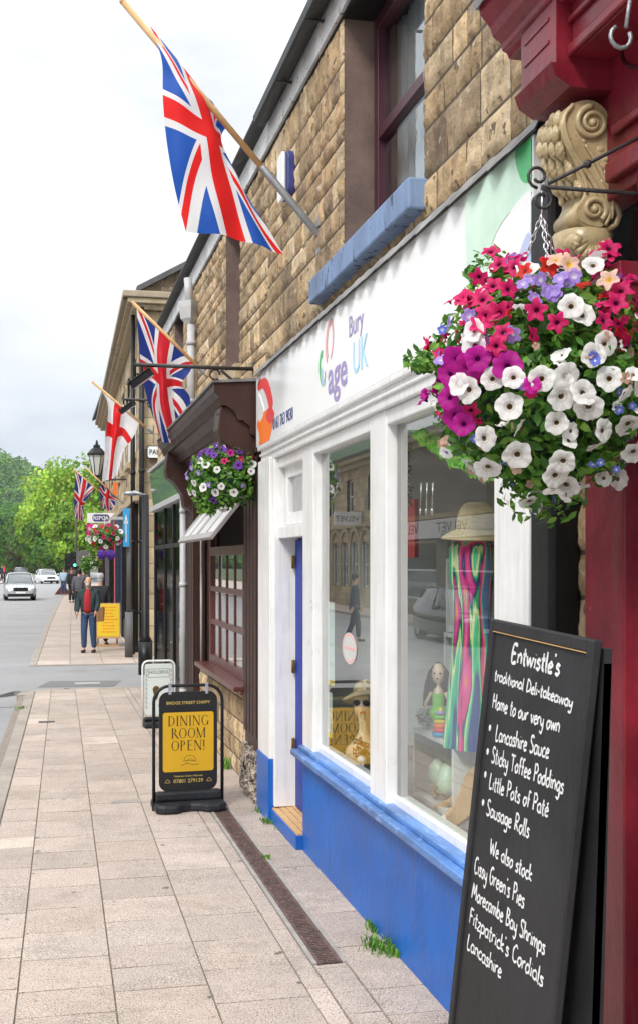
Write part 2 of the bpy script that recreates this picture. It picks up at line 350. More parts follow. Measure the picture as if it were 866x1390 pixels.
def stonework(mb, fr, u0, u1, z0, z1, holes=(), ch=(.2, .3), bl=(.28, .6), res=.06, amp=.02, tones=STONE, seed=1, mort=(.16, .125, .09), gap=.008):
    """rows of dressed stones standing proud of a mortar sheet, left open where holes=(u0,u1,z0,z1) are"""
    rg = random.Random(seed); zs = {z0, z1}
    for h in holes:
        for q in (h[2], h[3]):
            if z0 < q < z1: zs.add(q)
    zs = sorted(zs); courses = []
    for a, b in zip(zs, zs[1:]):
        z = a
        while z < b-1e-6:
            h = rg.uniform(*ch)
            if b-(z+h) < ch[0]*.7: h = b-z
            courses.append((z, z+h)); z += h
    for a, b in courses:
        mid = (a+b)/2; cuts = sorted((h[0], h[1]) for h in holes if h[2] < mid < h[3]); spans = []; s = u0
        for p, q in cuts:
            if p > s: spans.append((s, min(p, u1)))
            s = max(s, q)
        if s < u1: spans.append((s, u1))
        for p, q in spans:
            mb.quad([fr(p, a, 0), fr(q, a, 0), fr(q, b, 0), fr(p, b, 0)], 0, mort)
            u = p
            while u < q-1e-6:
                w = rg.uniform(*bl)
                if q-(u+w) < bl[0]*.6: w = q-u
                t = rg.choice(tones); k = rg.uniform(.7, 1.18); c = (t[0]*k, t[1]*k, t[2]*k)
                nx = max(2, int(w/res)); ny = max(2, int((b-a)/res)); sd = rg.uniform(0, 99); rows = []; off = rg.uniform(.3, 1)
                for j in range(ny+1):
                    row = []
                    for i in range(nx+1):
                        fu = i/nx; fv = j/ny; x = u+gap+(w-2*gap)*fu; y = a+gap+(b-a-2*gap)*fv
                        e = min(fu, 1-fu)*w; e2 = min(fv, 1-fv)*(b-a); ed = min(1, min(e, e2)/.028)
                        if amp > .008 and 0 < fu < 1 and 0 < fv < 1:
                            x += rg.uniform(-.25, .25)*w/nx; y += rg.uniform(-.25, .25)*(b-a)/ny
                        nn = noise.noise(Vector((x*9+sd, y*9, sd)))*.6+noise.noise(Vector((x*22, y*22+sd, sd)))*.5
                        row.append(fr(x, y, .002+(amp*(.25+off*.5+nn*.9))*ed if ed > 0 else .001))
                    rows.append(row)
                mb.grid(rows, 0, c, smooth=amp > .01)
                u += w
# ------------------------------------------------------------------ glyphs drawn with strokes
G = {  # handwriting: width | strokes, x-height 1, tall letters 2
'a': (.85, '.7,.9 .4,1.02 .12,.7 .15,.2 .4,-.02 .65,.25 .72,.95|.72,1 .72,.2 .85,0'), 'b': (.8, '.12,2 .12,.0|.12,.3 .4,1 .7,.7 .6,.1 .3,-.02 .12,.2'),
'c': (.7, '.65,.85 .4,1 .12,.6 .2,.1 .45,-.02 .68,.15'), 'd': (.85, '.68,.8 .4,1 .12,.6 .2,.05 .45,0 .68,.3|.7,2 .7,0'),
'e': (.75, '.14,.5 .6,.65 .6,.9 .38,1.02 .12,.6 .2,.08 .45,-.02 .68,.15'), 'f': (.6, '.65,1.85 .45,2 .3,1.7 .28,0|.08,1 .55,1.05'),
'g': (.8, '.68,.85 .4,1 .12,.6 .25,.1 .5,.1 .68,.5|.7,1 .7,-.5 .5,-.85 .15,-.7'), 'h': (.8, '.12,2 .12,0|.12,.6 .4,1 .65,.8 .68,0'),
'i': (.35, '.18,1 .18,0|.2,1.42 .21,1.46'), 'k': (.7, '.12,2 .12,0|.6,1 .14,.45 .65,0'), 'l': (.35, '.16,2 .16,.15 .3,0'),
'm': (1.15, '.12,1 .12,0|.12,.7 .35,1 .55,.8 .56,0|.56,.7 .8,1 .98,.8 1,0'), 'n': (.8, '.12,1 .12,0|.12,.65 .4,1 .64,.8 .66,0'),
'o': (.8, '.4,1 .12,.6 .2,.08 .45,-.02 .7,.4 .62,.9 .4,1'), 'p': (.8, '.12,1 .1,-.9|.12,.75 .4,1.02 .7,.7 .6,.1 .3,0 .12,.2'),
'r': (.6, '.12,1 .12,0|.12,.6 .35,.98 .58,.95'), 's': (.65, '.58,.88 .35,1.02 .14,.78 .5,.42 .5,.1 .25,-.03 .08,.12'),
't': (.6, '.28,1.75 .28,.1 .5,0|.05,1.1 .55,1.14'), 'u': (.8, '.12,1 .14,.2 .38,0 .64,.3|.66,1 .66,0'), 'v': (.7, '.08,1 .34,0 .64,1'),
'w': (1.1, '.08,1 .3,0 .54,.85 .78,0 1,1'), 'y': (.75, '.1,1 .14,.4 .38,.15 .6,.4|.66,1 .62,-.4 .4,-.85 .1,-.65'), 'z': (.7, '.1,.98 .6,.98 .1,.0 .65,.03'),
"'": (.3, '.15,2 .12,1.7'), '-': (.5, '.08,.6 .42,.62'), '*': (.6, '.2,.9 .3,.82 .3,.7'),
'E': (.95, '.8,1.95 .2,1.9 .18,0 .8,.05|.18,1 .68,1.02'), 'D': (1.05, '.2,2 .18,0|.1,2 .6,1.9 .92,1.2 .8,.3 .15,0'), 'H': (1.1, '.2,2 .18,0|.88,2 .88,0|.18,1 .88,1.05'),
'L': (.85, '.25,2 .2,.05 .75,.08'), 'S': (.9, '.78,1.75 .5,2.03 .2,1.7 .3,1.2 .68,.8 .72,.25 .4,-.04 .1,.2'), 'T': (1., '.05,1.95 .95,1.98|.5,1.95 .48,0'),
'P': (.9, '.2,2 .18,0|.1,1.95 .55,2 .8,1.6 .65,1.1 .2,1'), 'R': (.95, '.2,2 .18,0|.1,1.95 .55,2 .8,1.6 .6,1.1 .2,1.05 .85,0'), 'W': (1.4, '.08,2 .38,0 .68,1.5 1,0 1.3,2'),
'C': (.95, '.85,1.75 .55,2 .18,1.4 .2,.4 .5,-.03 .88,.25'), 'G': (1.05, '.85,1.75 .55,2 .18,1.4 .2,.4 .5,-.03 .85,.3 .88,.9 .55,.88'), 'M': (1.4, '.15,0 .3,2 .68,.6 1.05,2 1.22,0'),
'B': (.95, '.2,2 .18,0|.1,1.98 .6,1.95 .7,1.4 .2,1.05|.2,1.05 .75,.9 .78,.25 .15,0'), 'F': (.85, '.22,2 .18,0|.2,1.95 .8,1.97|.2,1.05 .65,1.05'),
}
def handwrite(mb, fr, txt, x, y, h, w=.006, z=.002, m=0, sx=1., seed=3, total=None):
    rg = random.Random(seed+len(txt)); u = h/2
    if total:
        tw = sum((G[c.replace('é', 'e')][0] if c != ' ' else .55) for c in txt)*u; sx = total/tw
    for ch in txt:
        if ch == ' ': x += .55*u*sx; continue
        acc = ch == 'é'; g = G['e' if acc else ch]; st = g[1]+('|.35,1.3 .55,1.6' if acc else '')
        dy = rg.uniform(-.05, .05)*u
        for s in st.split('|'):
            pts = [tuple(map(float, q.split(','))) for q in s.split()]
            pl = smoothline([Vector((a, b, 0)) for a, b in pts], 4)
            hw = w*.5*(1.8 if ch == '*' else 1); L = []
            for i, p in enumerate(pl):
                t = (pl[min(i+1, len(pl)-1)]-pl[max(i-1, 0)])
                if t.length < 1e-6: t = Vector((1, 0, 0))
                t.normalize(); nn = Vector((-t.y, t.x, 0)); k = hw*(1+.25*math.sin(i*1.3+x*50))
                q = Vector((x+(p.x+p.y*.06)*u*sx, y+dy+p.y*u, 0)); L.append((q+nn*k, q-nn*k))
            q0 = L[0][0]+(L[0][0]-L[0][1]).cross(Vector((0, 0, 1)))*.0
            for (a, b), (c, d) in zip(L, L[1:]): mb.quad([fr(b.x, b.y, z), fr(d.x, d.y, z), fr(c.x, c.y, z), fr(a.x, a.y, z)], m)
        x += g[0]*u*sx
    return x
SER = {  # roman capitals: width, strokes (x0,y0,x1,y1,weight), bowls (cx,cy,rx,ry,a0,a1), serifs (x,y)
'D': (.78, [(.16, 0, .16, 1, 1)], [(.16, .5, .55, .5, -90, 90)], [(.16, 0), (.16, 1)]), 'I': (.4, [(.2, 0, .2, 1, 1)], [], [(.2, 0), (.2, 1)]),
'N': (.86, [(.14, 0, .14, 1, .45), (.72, 0, .72, 1, .45), (.14, 1, .72, 0, 1)], [], [(.14, 0), (.12, 1), (.72, 1)]),
'G': (.84, [(.7, 0.04, .7, .42, 1)], [(.44, .5, .36, .5, 40, 315)], [(.7, .42)]),
'R': (.76, [(.16, 0, .16, 1, 1), (.36, .48, .72, 0, 1)], [(.16, .74, .38, .26, -90, 90)], [(.16, 0), (.16, 1), (.74, 0)]),
'O': (.86, [], [(.43, .5, .37, .5, 0, 360)], []), 'M': (1., [(.14, 0, .14, 1, .45), (.86, 0, .86, 1, 1), (.14, 1, .5, 0, 1), (.5, 0, .86, 1, .45)], [], [(.14, 0), (.1, 1), (.86, 0), (.9, 1)]),
'P': (.7, [(.16, 0, .16, 1, 1)], [(.16, .72, .38, .28, -90, 90)], [(.16, 0), (.16, 1)]),
'E': (.68, [(.16, 0, .16, 1, 1), (.1, .975, .58, .975, .45), (.16, .52, .48, .52, .45), (.1, .025, .6, .025, .45)], [], [(.16, 0), (.16, 1)]),
'!': (.36, [(.18, .3, .18, 1, 1), (.18, 0, .18, .1, 1.2)], [], [])}
def roman(mb, fr, txt, x, y, h, z=.002, m=0, wt=.11):
    W = sum(SER[c][0] for c in txt)*h; x -= W/2
    def bar(x0, y0, x1, y1, w):
        d = Vector((x1-x0, y1-y0, 0)).normalized(); n = Vector((-d.y, d.x, 0))*w*h/2
        a = [(x+x0*h+n.x, y+y0*h+n.y), (x+x0*h-n.x, y+y0*h-n.y), (x+x1*h-n.x, y+y1*h-n.y), (x+x1*h+n.x, y+y1*h+n.y)]
        mb.quad([fr(p, q, z) for p, q in a], m)
    for c in txt:
        w, st, bo, se = SER[c]
        for s in st: bar(*s[:4], wt*s[4])
        for cx, cy, rx, ry, a0, a1 in bo:
            n = 22; prev = None
            for i in range(n+1):
                a = R(a0+(a1-a0)*i/n); t = wt*(.35+.65*abs(math.cos(a))); ca, sa = math.cos(a), math.sin(a)
                o = (x+(cx+rx*ca)*h, y+(cy+ry*sa)*h); q = (x+(cx+(rx-t)*ca)*h, y+(cy+(ry-wt*.4)*sa)*h)
                if prev: mb.quad([fr(*prev[0], z), fr(*o, z), fr(*q, z), fr(*prev[1], z)], m)
                prev = (o, q)
        for sx_, sy_ in se: bar(sx_-.11, sy_+(.02 if sy_ == 0 else -.02), sx_+.11, sy_+(.02 if sy_ == 0 else -.02), .035)
        x += w*h
def rrect(w, h, r, n=5, x=0, y=0):
    out = []
    for cx, cy, a in ((w/2-r, h/2-r, 0), (-w/2+r, h/2-r, 90), (-w/2+r, -h/2+r, 180), (w/2-r, -h/2+r, 270)):
        for i in range(n+1): t = R(a+90*i/n); out.append((x+cx+r*math.cos(t), y+cy+r*math.sin(t)))
    return out
def window(par, fr, u0, u1, z0, z1, mf, mg, fw=.06, dep=.06, bars=(), cols=(), proud=0, name='window', curtain=None, pane_z=None):
    """framed light: window > frame? the frame is the part, pane(s) its child"""
    f = MB(); zf = proud
    f.fbox(fr, u0, u0+fw, z0, z1, zf-dep, zf); f.fbox(fr, u1-fw, u1, z0, z1, zf-dep, zf)
    f.fbox(fr, u0+fw, u1-fw, z0, z0+fw, zf-dep, zf-.001); f.fbox(fr, u0+fw, u1-fw, z1-fw, z1, zf-dep, zf-.001)
    for b in bars: f.fbox(fr, u0+fw, u1-fw, b-fw*.4, b+fw*.4, zf-dep+.005, zf-.003)
    for c in cols: f.fbox(fr, c-fw*.3, c+fw*.3, z0+fw, z1-fw, zf-dep+.008, zf-.006)
    o = f.build(name, mf, par, bevel=.004)
    g = MB(); pz = pane_z if pane_z is not None else zf-dep*.6
    g.fbox(fr, u0+fw*.5, u1-fw*.5, z0+fw*.5, z1-fw*.5, pz-.003, pz); g.build('pane', mg, o)
    if curtain:
        g = MB(); rows = []
        for k in (0, 1):
            rows.append([fr(u0+(u1-u0)*i/60, z0+(z1-z0)*k, zf-dep-.09+.014*math.sin(i*1.9)+.01*math.sin(i*.7)) for i in range(61)])
        g.grid(rows); g.build('curtain', curtain, o)
    return o
# ------------------------------------------------------------------ ground, road, pavements
g = MB(); g.world = True
g.quad([(-2500, -2500, -.25), (2500, -2500, -.25), (2500, 2500, -.25), (-2500, 2500, -.25)]); struct(g, 'ground', M['earth'])
g = MB(); g.world = True
Lx = [(-40, -8.2), (60, -8.2), (95, -6.2), (120, -3.7), (160, -2.6), (200, -2.2), (236, -9), (242, -30)]
Rx = [(-40, 3), (60, 3), (95, 6), (120, 8), (160, 14), (200, 40), (236, 60), (242, 80)]
for (a, b), (c, d), (e, f), (h, i) in zip(Lx, Lx[1:], Rx, Rx[1:]):
    g.quad([(b, a, -.1), (f, e, -.1), (i, h, -.1), (d, c, -.1)], 0, (.27, .27, .275))
struct(g, 'road', M['asphalt'])
g = MB(); g.world = True       # mouth of the side street, slightly raised where the pavements dip
g.quad([(-.45, 19.07, -.02), (14, 19.07, -.02), (14, 23.6, -.02), (-.45, 23.6, -.02)], 0, (.25, .25, .255)); g.quad([(-1.3, 17.6, -.094), (3, 17.6, -.094), (3, 24.3, -.094), (-1.3, 24.3, -.094)], 0, (.26, .26, .265)); g.quad([(-.1, 19.5, -.016), (1.1, 19.4, -.016), (1.3, 20.3, -.016), (.1, 20.5, -.016)], 0, (.15, .15, .15)); g.quad([(.5, 19.8, -.012), (.9, 19.8, -.012), (.92, 20.1, -.012), (.5, 20.1, -.012)], 0, (.34, .33, .32))
g.quad([(-.45, 23.6, -.02), (-.9, 23.9, -.09), (-.9, 18.6, -.09), (-.45, 19.07, -.02)], 0, (.25, .25, .255))
for p_, q_ in (((-.9, 18.6, -.09), (-.45, 19.07, -.02)), ((-.45, 19.07, -.02), (14, 19.07, -.02)), ((-.9, 23.9, -.09), (-.9, 18.6, -.09))):
    g.quad([p_, q_, (q_[0], q_[1], -.12), (p_[0], p_[1], -.12)], 0, (.26, .26, .265))
struct(g, 'side_street', M['asphalt'])
SLABT = [(.435, .36, .31), (.41, .34, .295), (.45, .38, .33), (.38, .32, .275), (.425, .35, .295)]
def paving(mb, x0, x1, y0, y1, kx=lambda x, y: 0, w=.45, l=.45, seed=5, bounds=None):
    rg = random.Random(seed); nc = max(1, round((x1-x0)/w)); w = (x1-x0)/nc; bd = bounds or [x0+c*w for c in range(nc+1)]
    for c in range(len(bd)-1):
        y = y0-rg.uniform(0, l)
        while y < y1:
            ll = l*rg.choice((1, 1, 1, .98, 1.02, 1.25, .72)); a = max(y, y0); b = min(y+ll, y1)
            if b-a > .02:
                t = rg.choice(SLABT); k = rg.uniform(.93, 1.06)
                if rg.random() < .03: k = 1.25
                h = [rg.uniform(-.0025, .0025) for _ in range(4)]; e = .004; A = bd[c]+e; B = bd[c+1]-e
                q = [(A, a+e), (B, a+e), (B, b-e), (A, b-e)]
                top = [mb.vert((px+kx(px, py), py, hh)) for (px, py), hh in zip(q, h)]; bot = [mb.vert((px+kx(px, py), py, -.03)) for px, py in q]
                cc = (t[0]*k, t[1]*k, t[2]*k); mb.face(top, 0, cc)
                for i in range(4): j = (i+1) % 4; mb.face((bot[i], bot[j], top[j], top[i]), 0, cc)
            y += ll
sk = lambda y: .021*(y-9)
g = MB(); g.world = True
JC = (.17, .15, .12)
paving(g, -.33, 1.295, -3, 18.95, lambda x, y: sk(y)*(1.295-x)/1.625, w=.42, bounds=[-.33, -.06, .36, .78, 1.20, 1.295])
g.quad([(-.8, -3, -.012), (2.1, -3, -.012), (2.1, 18.98, -.012), (-.35, 18.98, -.012)], 0, JC)
struct(g, 'pavement', M['slab'])
g = MB(); g.world = True
FK = [(23.6, -.28), (40, .1), (56, .55), (80, 1.3), (110, 3)]
def fkx(y):
    for (a, b), (c, d) in zip(FK, FK[1:]):
        if y <= c: return b+(d-b)*(y-a)/(c-a)
    return FK[-1][1]
for i in range(1, 90):
    y = 23.6+i*.95-.95
    for c in range(5):
        a = fkx(y)+.15; X0 = a+(2.6-a+ .02*y)*c/5; X1 = a+(2.6-a+.02*y)*(c+1)/5; t = rnd.choice(SLABT); k = rnd.uniform(.9, 1.08)
        g.quad([(X0+.008, y, .0), (X1-.008, y, .0), (X1-.008, y+.93, .0), (X0+.008, y+.93, .0)], 0, (t[0]*k, t[1]*k, t[2]*k))
for (a, b), (c, d) in zip(FK, FK[1:]): g.quad([(b, a, -.006), (6, a, -.006), (6, c, -.006), (d, c, -.006)], 0, JC)
struct(g, 'far_pavement', M['slab'])
g = MB(); g.world = True
g.quad([(-16, -40, .0), (-8.2, -40, .0), (-8.2, 60, .0), (-16, 60, .0)], 0, SLABT[0])
for (a, b), (c, d) in zip(Lx[1:6], Lx[2:6]): g.quad([(-16, a, .0), (b, a, .0), (d, c, .0), (-16, c, .0)], 0, SLABT[3]); g.quad([(b, a, -.1), (d, c, -.1), (d, c, 0), (b, a, 0)], 0, SLABT[3])
g.quad([(-8.2, -40, -.1), (-8.2, 60, -.1), (-8.2, 60, 0), (-8.2, -40, 0)], 0, SLABT[3])
struct(g, 'opposite_pavement', M['slab'])
g = MB(); g.world = True
y = -3
while y < 18.2:
    x = -.48+sk(y); x2 = -.48+sk(y+.9); e = .006
    g.hexa([(x, y+e, -.12), (x+.145, y+e, -.12), (x2+.145, y+.9-e, -.12), (x2, y+.9-e, -.12), (x+.012, y+e, .004), (x+.145, y+e, .004), (x2+.145, y+.9-e, .004), (x2+.012, y+.9-e, .004)]); y += .9
for i in range(12):      # kerb turning into the side street
    a0 = R(i*7.5); a1 = R((i+1)*7.5-.6); cx = .40; cy = 18.3
    f = lambda a, r: (cx-r*math.cos(a), cy+r*math.sin(a))
    p = [f(a0, .66), f(a0, .8), f(a1, .8), f(a1, .66)]
    g.hexa([(*q, -.12) for q in p][::-1]+[(*q, .003) for q in p][::-1])
for (a, b), (c, d) in zip(FK, FK[1:]):
    n = int((c-a)/.9)
    for i in range(n):
        ya = a+(c-a)*i/n; yb = a+(c-a)*(i+1)/n-.012; xa = fkx(ya); xb = fkx(yb)
        g.hexa([(xa-.02, ya, -.12), (xa+.14, ya, -.12), (xb+.14, yb, -.12), (xb-.02, yb, -.12), (xa, ya, .006), (xa+.14, ya, .006), (xb+.14, yb, .006), (xb, yb, .006)])
g.box(-.28, 2.2, 23.47, 23.6, -.12, .004); g.box(.3, 1.9, 18.96, 19.08, -.12, .003)
struct(g, 'kerb', M['kerb'], bevel=.01)
# paving against the buildings
g = MB(); g.world = True
paving(g, 1.3, 1.465, -2, 5.7, lambda x, y: 0, w=.165, l=.6, seed=19); paving(g, 1.47, 1.86, 5, 18.95, lambda x, y: 0, w=.39, l=.6, seed=9); paving(g, 1.47, 1.86, -2, 5, lambda x, y: 0, w=.39, l=.6, seed=10); paving(g, 1.3, 1.465, 9.57, 18.95, lambda x, y: .0, w=.3, l=.6, seed=11)
struct(g, 'shopfront_paving', M['slab'])
# drainage channel
t = thing('drainage_channel', (1.40, 7.4, 0), 'long rusty slotted drain grate set in the paving before the blue shopfront', 'drain')
g = MB(); y0, y1 = 5.72, 9.55
g.box(1.30, 1.325, y0, y1, -.04, .004); g.box(1.455, 1.48, y0, y1, -.04, .004); g.build('concrete_edge', M['concrete'], t, bevel=.003)
g = MB(); g.box(1.326, 1.454, y0, y1, -.05, -.03); y = y0
while y < y1:
    g.box(1.327, 1.345, y+.003, y+.492, -.02, 0); g.box(1.435, 1.453, y+.003, y+.492, -.02, 0)
    for k in range(18): q = y+.012+k*.0265; g.box(1.345, 1.435, q, q+.013, -.02, -.001)
    g.box(1.345, 1.435, y+.482, y+.492, -.02, .001)
    y += .5
g.build('grate', M['rust'], t)
g = MB(); p = P(172, 1088, Z=0)
g.box(p.x-.13, p.x+.13, p.y-.06, p.y+.06, -.02, .006)
for k in range(6): g.box(p.x-.11+k*.038, p.x-.09+k*.038, p.y-.04, p.y+.04, .006, .009)
solo(g, 'access_cover', M['concrete'], 'small pale concrete utility cover let into the pavement left of the black sign', 'cover')
p = P(64, 980, Z=0); g = MB(); g.box(p.x-.1, p.x+.1, p.y-.07, p.y+.07, -.02, .004); g.box(p.x-.08, p.x+.08, p.y-.05, p.y+.05, .004, .007)
solo(g, 'access_cover', M['iron'], 'little dark metal cover in the pavement near the kerb corner', 'cover')
# ------------------------------------------------------------------ terrace, charity shop
XW = 1.80
def eaves(par, ya, yb, gut=True, mat='whitew'):
    g = MB(); g.box(XW-.04, XW+.12, ya, yb, 5.36, 5.56); g.build('fascia_board', M[mat], par, bevel=.004)
    g = MB(); g.box(XW-.02, XW+.5, ya, yb, 5.345, 5.357); g.build('soffit', M['black'], par)
    if gut:
        g = MB(); pr = [(.0, .0), (-.01, -.05), (-.04, -.075), (-.08, -.075), (-.11, -.05), (-.12, 0), (-.11, .005), (-.1, -.045), (-.075, -.065), (-.04, -.065), (-.015, -.04), (-.01, .005)]
        g.poly(Fr((XW-.045, yb, 5.58), (1, 0, 0)), pr, 0, yb-ya, smooth=True)
        for q in range(int((yb-ya)/1.0)): y = ya+.4+q; g.box(XW-.17, XW-.04, y, y+.025, 5.49, 5.5)
        g.build('gutter', M['black'], par)
    g = MB(); n = 14
    for k in range(n):
        a = XW-.14+k*.32; z = 5.6+k*.2; m_ = ya
        while m_ < yb-.02:
            e = min(m_+.3, yb); g.hexa([(a, m_+.004, z), (a+.36, m_+.004, z+.215), (a+.36, e-.004, z+.215), (a, e-.004, z), (a, m_+.004, z+.014), (a+.36, m_+.004, z+.229), (a+.36, e-.004, z+.229), (a, e-.004, z+.014)]); m_ += .3
    g.build('roof', M['slate'], par)
def upper(par, ya, yb, holes, seed, tones=STONE, z0=3.5, res=.026):
    g = MB(); stonework(g, street(XW), -yb, -ya, z0, 5.36, [(-b, -a, c, d) for a, b, c, d in holes], seed=seed, res=res, tones=tones, amp=.023, ch=(.09, .25), bl=(.12, .46))
    o = g.build('wall', M['stone'], par)
    for a, b, c, d in holes:
        g = MB()
        g.box(XW+.001, XW+.26, b, b+.03, c, d); g.build('window_reveal', M['pinkbrick'], par); g = MB(); g.box(XW+.001, XW+.26, a-.03, a, c, d)
        g.box(XW+.24, XW+.9, a-.3, a-.25, c-.1, d); g.box(XW+.24, XW+.9, b+.25, b+.3, c-.1, d)
        g.build('window_reveal', M['pinkbrick'], par)
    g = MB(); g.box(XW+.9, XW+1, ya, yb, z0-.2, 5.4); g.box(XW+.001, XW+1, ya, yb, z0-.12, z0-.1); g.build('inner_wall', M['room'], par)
shopA = thing('charity_shop', (1.8, 6.7, 0), 'stone shop with a long white fascia sign, big display windows and royal blue base', 'shop')
upper(shopA, 3.86, 9.55, [(5.47, 7.03, 3.85, 5.36)], 11); eaves(shopA, 1.0, 9.35)
window(shopA, street(1.985), -7.02, -5.48, 3.87, 5.35, M['burgd'], M['upglass'], fw=.085, dep=.07, bars=(4.62,), curtain=M['curtain'])
g = MB(); g.box(1.70, 1.84, 5.42, 7.6, 3.70, 3.855); g.build('window_sill', M['stonesill'], shopA, bevel=.012)
# fascia sign
FS = street(1.70)
g = MB(); g.box(1.70, 1.73, 3.93, 9.56, 2.94, 3.53); g.build('sign_board', M['board'], shopA, bevel=.003)
g = MB(); g.box(1.73, 1.80, 3.9, 9.56, 2.92, 3.56); g.build('sign_backing', M['whitew'], shopA)
g = MB()     # wavy lead flashing over the sign
rows = [[], [], []]
for i in range(260):
    y = 3.86+i*.022; w = .012*math.sin(i*.62)+.006*math.sin(i*.29+1)
    rows[0].append((1.80, y, 3.60+w)); rows[1].append((1.70+w*.4, y, 3.575+w*.6)); rows[2].append((1.668+w, y, 3.515+w*1.1))
g.grid([[Vector(p) for p in r] for r in rows]); g.grid([[Vector(p)+Vector((.004, 0, -.006)) for p in r] for r in rows[::-1]])
g.build('lead_flashing', M['lead'], shopA)
def arcband(mb, fr, cx, cy, rx, ry, a0, a1, w0, w1, z, m, rot=0, n=20):
    pr = None
    for i in range(n+1):
        t = i/n; a = R(a0+(a1-a0)*t); w = (w0+(w1-w0)*t); c, s = math.cos(R(rot)), math.sin(R(rot))
        pts = []
        for k in (1, -1):
            x = (rx+k*w/2)*math.cos(a); y = (ry+k*w/2)*math.sin(a); pts.append((cx+x*c-y*s, cy+x*s+y*c))
        if pr: mb.quad([fr(*pts[1], z), fr(*pts[0], z), fr(*pr[0], z), fr(*pr[1], z)], m)
        pr = pts
def sp(px, py): q = P(px, py, X=1.70); return (-q.y, q.z)
lm = [M['purple'], M['cyan'], M['red'], M['green'], M['orange'], M['navy'], M['pinkl'], M['greenl'], M['lilac'], M['pinkp'], M['board']]
g = MB(); a = sp(447, 519); b = sp(474, 519)
x0, y0 = sp(447, 530); g.text(FS, 'age', .30, x0-.03, y0-.02, .002, m=0, bold=.004, sx=1.18); x1, y1 = sp(474, 505)
g.text(FS, 'UK', .26, x0+.56, y0+.01, .002, m=1, bold=.001, sx=.92)
x1, y1 = sp(473, 455); g.text(FS, 'Bury', .17, x0+.47, y0+.235, .002, m=0, sx=1.0)
lx, ly = sp(441, 490); g_ = g
arcband(g, FS, lx+.13, y0+.30, .085, .12, -60, 250, .015, .06, .002, 6, rot=-15)
arcband(g, FS, lx-.06, y0+.16, .07, .10, 60, 330, .05, .015, .002, 3, rot=20); arcband(g, FS, lx-.02, y0+.13, .06, .07, 150, 300, .05, .01, .0025, 8)
x2, y2 = sp(371, 583); g.text(FS, '0161 763 9030', .125, x2, y2-.005, .002, m=5, bold=.0008, sx=.98)
g.build('lettering', lm, shopA); g = MB()
def blade(mb, pts, m, z=.002):
    q = [sp(*p) for p in pts]; q = [(v.x, v.y) for v in smoothline([Vector((a, b, 0)) for a, b in q], 5, True)]
    q = [(min(max(a, -9.55), -3.94), min(max(b, 2.945), 3.525)) for a, b in q]
    mb.poly(FS, q, 0.0005, z, m)
blade(g, [(351, 520), (356, 514), (364, 516), (371, 545), (367, 560), (364, 545), (358, 528), (351, 530)], 2)
blade(g, [(350, 575), (358, 560), (366, 556), (372, 560), (368, 590), (362, 606), (353, 606), (353, 592)], 4, .003)
blade(g, [(366, 553), (373, 560), (368, 575), (362, 566)], 2, .004)
blade(g, [(351, 535), (356, 545), (359, 560), (353, 572)], 10, .0045)
g.build('ribbon_emblem', lm, shopA); g = MB()
blade(g, [(640, 240), (724, 168), (724, 262), (690, 290), (668, 330), (655, 400), (640, 430), (632, 330)], 7)
blade(g, [(700, 205), (724, 185), (724, 240), (708, 245)], 3, .003)
blade(g, [(724, 262), (708, 268), (684, 310), (664, 400), (690, 430), (724, 300)], 10, .0045)
blade(g, [(722, 320), (706, 345), (690, 430), (724, 430)], 8, .006)
g.build('ribbon_emblem', lm, shopA)
# timber frame of the shopfront
wh = MB()
wh.box(1.715, 1.80, 3.95, 9.42, 2.80, 2.925); wh.box(1.69, 1.80, 3.93, 9.45, 2.90, 2.935); wh.box(1.70, 1.72, 3.95, 9.42, 2.85, 2.87)
wh.box(1.745, 1.83, 3.955, 7.655, 2.72, 2.799)
wh.box(1.74, 1.86, 5.93, 6.24, .72, 2.80)           # mullion
wh.box(1.745, 1.86, 7.66, 7.985, .70, 2.80)         # post by the door
wh.box(1.72, 1.90, 4.02, 4.36, .0, 2.80)            # near post
wh.box(1.69, 1.80, 8.93, 9.42, .48, 2.81); wh.box(1.72, 1.90, 8.88, 8.93, .12, 2.81)   # column by the brown shop
wh.box(1.75, 1.86, 8.0, 8.93, 2.18, 2.27); wh.box(1.752, 1.83, 7.987, 8.925, 2.722, 2.798)
wh.box(1.78, 1.86, 4.36, 5.93, .72, .78); wh.box(1.78, 1.86, 6.24, 7.66, .72, .78)
wh.build('shopfront_frame', M['white'], shopA, bevel=.007)
g = MB(); g.box(1.665, 1.82, 3.96, 8.02, .665, .705); g.box(1.715, 1.83, 3.99, 7.99, .705, .735); g.build('sill', M['bluesill'], shopA, bevel=.008)
g = MB(); g.box(1.745, 1.85, 3.96, 7.985, 0, .665); g.box(1.725, 1.745, 3.99, 7.98, .62, .664); g.box(1.68, 1.81, 8.925, 9.425, 0, .48); g.box(1.7435, 1.745, 7.2, 7.204, .05, .62, )
g.build('stall_riser', M['blue'], shopA, bevel=.006)
g = MB(); g.box(1.80, 1.805, 4.34, 5.95, .74, 2.76); g.build('display_pane', M['glass'], shopA)
g = MB(); g.box(1.80, 1.805, 6.22, 7.68, .74, 2.76); g.build('display_pane', M['glass'], shopA)
g = MB(); g.box(1.80, 1.835, 4.345, 4.39, .75, 2.75); g.box(1.80, 1.835, 5.86, 5.925, .75, 2.75); g.box(1.806, 1.835, 7.58, 7.655, .75, 2.75); g.box(1.806, 1.835, 6.245, 6.29, .75, 2.75); g.build('pane_bead', M['greywood'], shopA)
window(shopA, street(1.80), -8.86, -8.02, 2.28, 2.73, M['white'], M['glass'], fw=.09, dep=.05, name='fanlight')
d = MB(); d.box(1.875, 1.92, 8.02, 8.84, .13, 2.17); d.box(1.868, 1.876, 8.12, 8.72, .3, .95); d.box(1.868, 1.876, 8.12, 8.72, 1.15, 2.05)
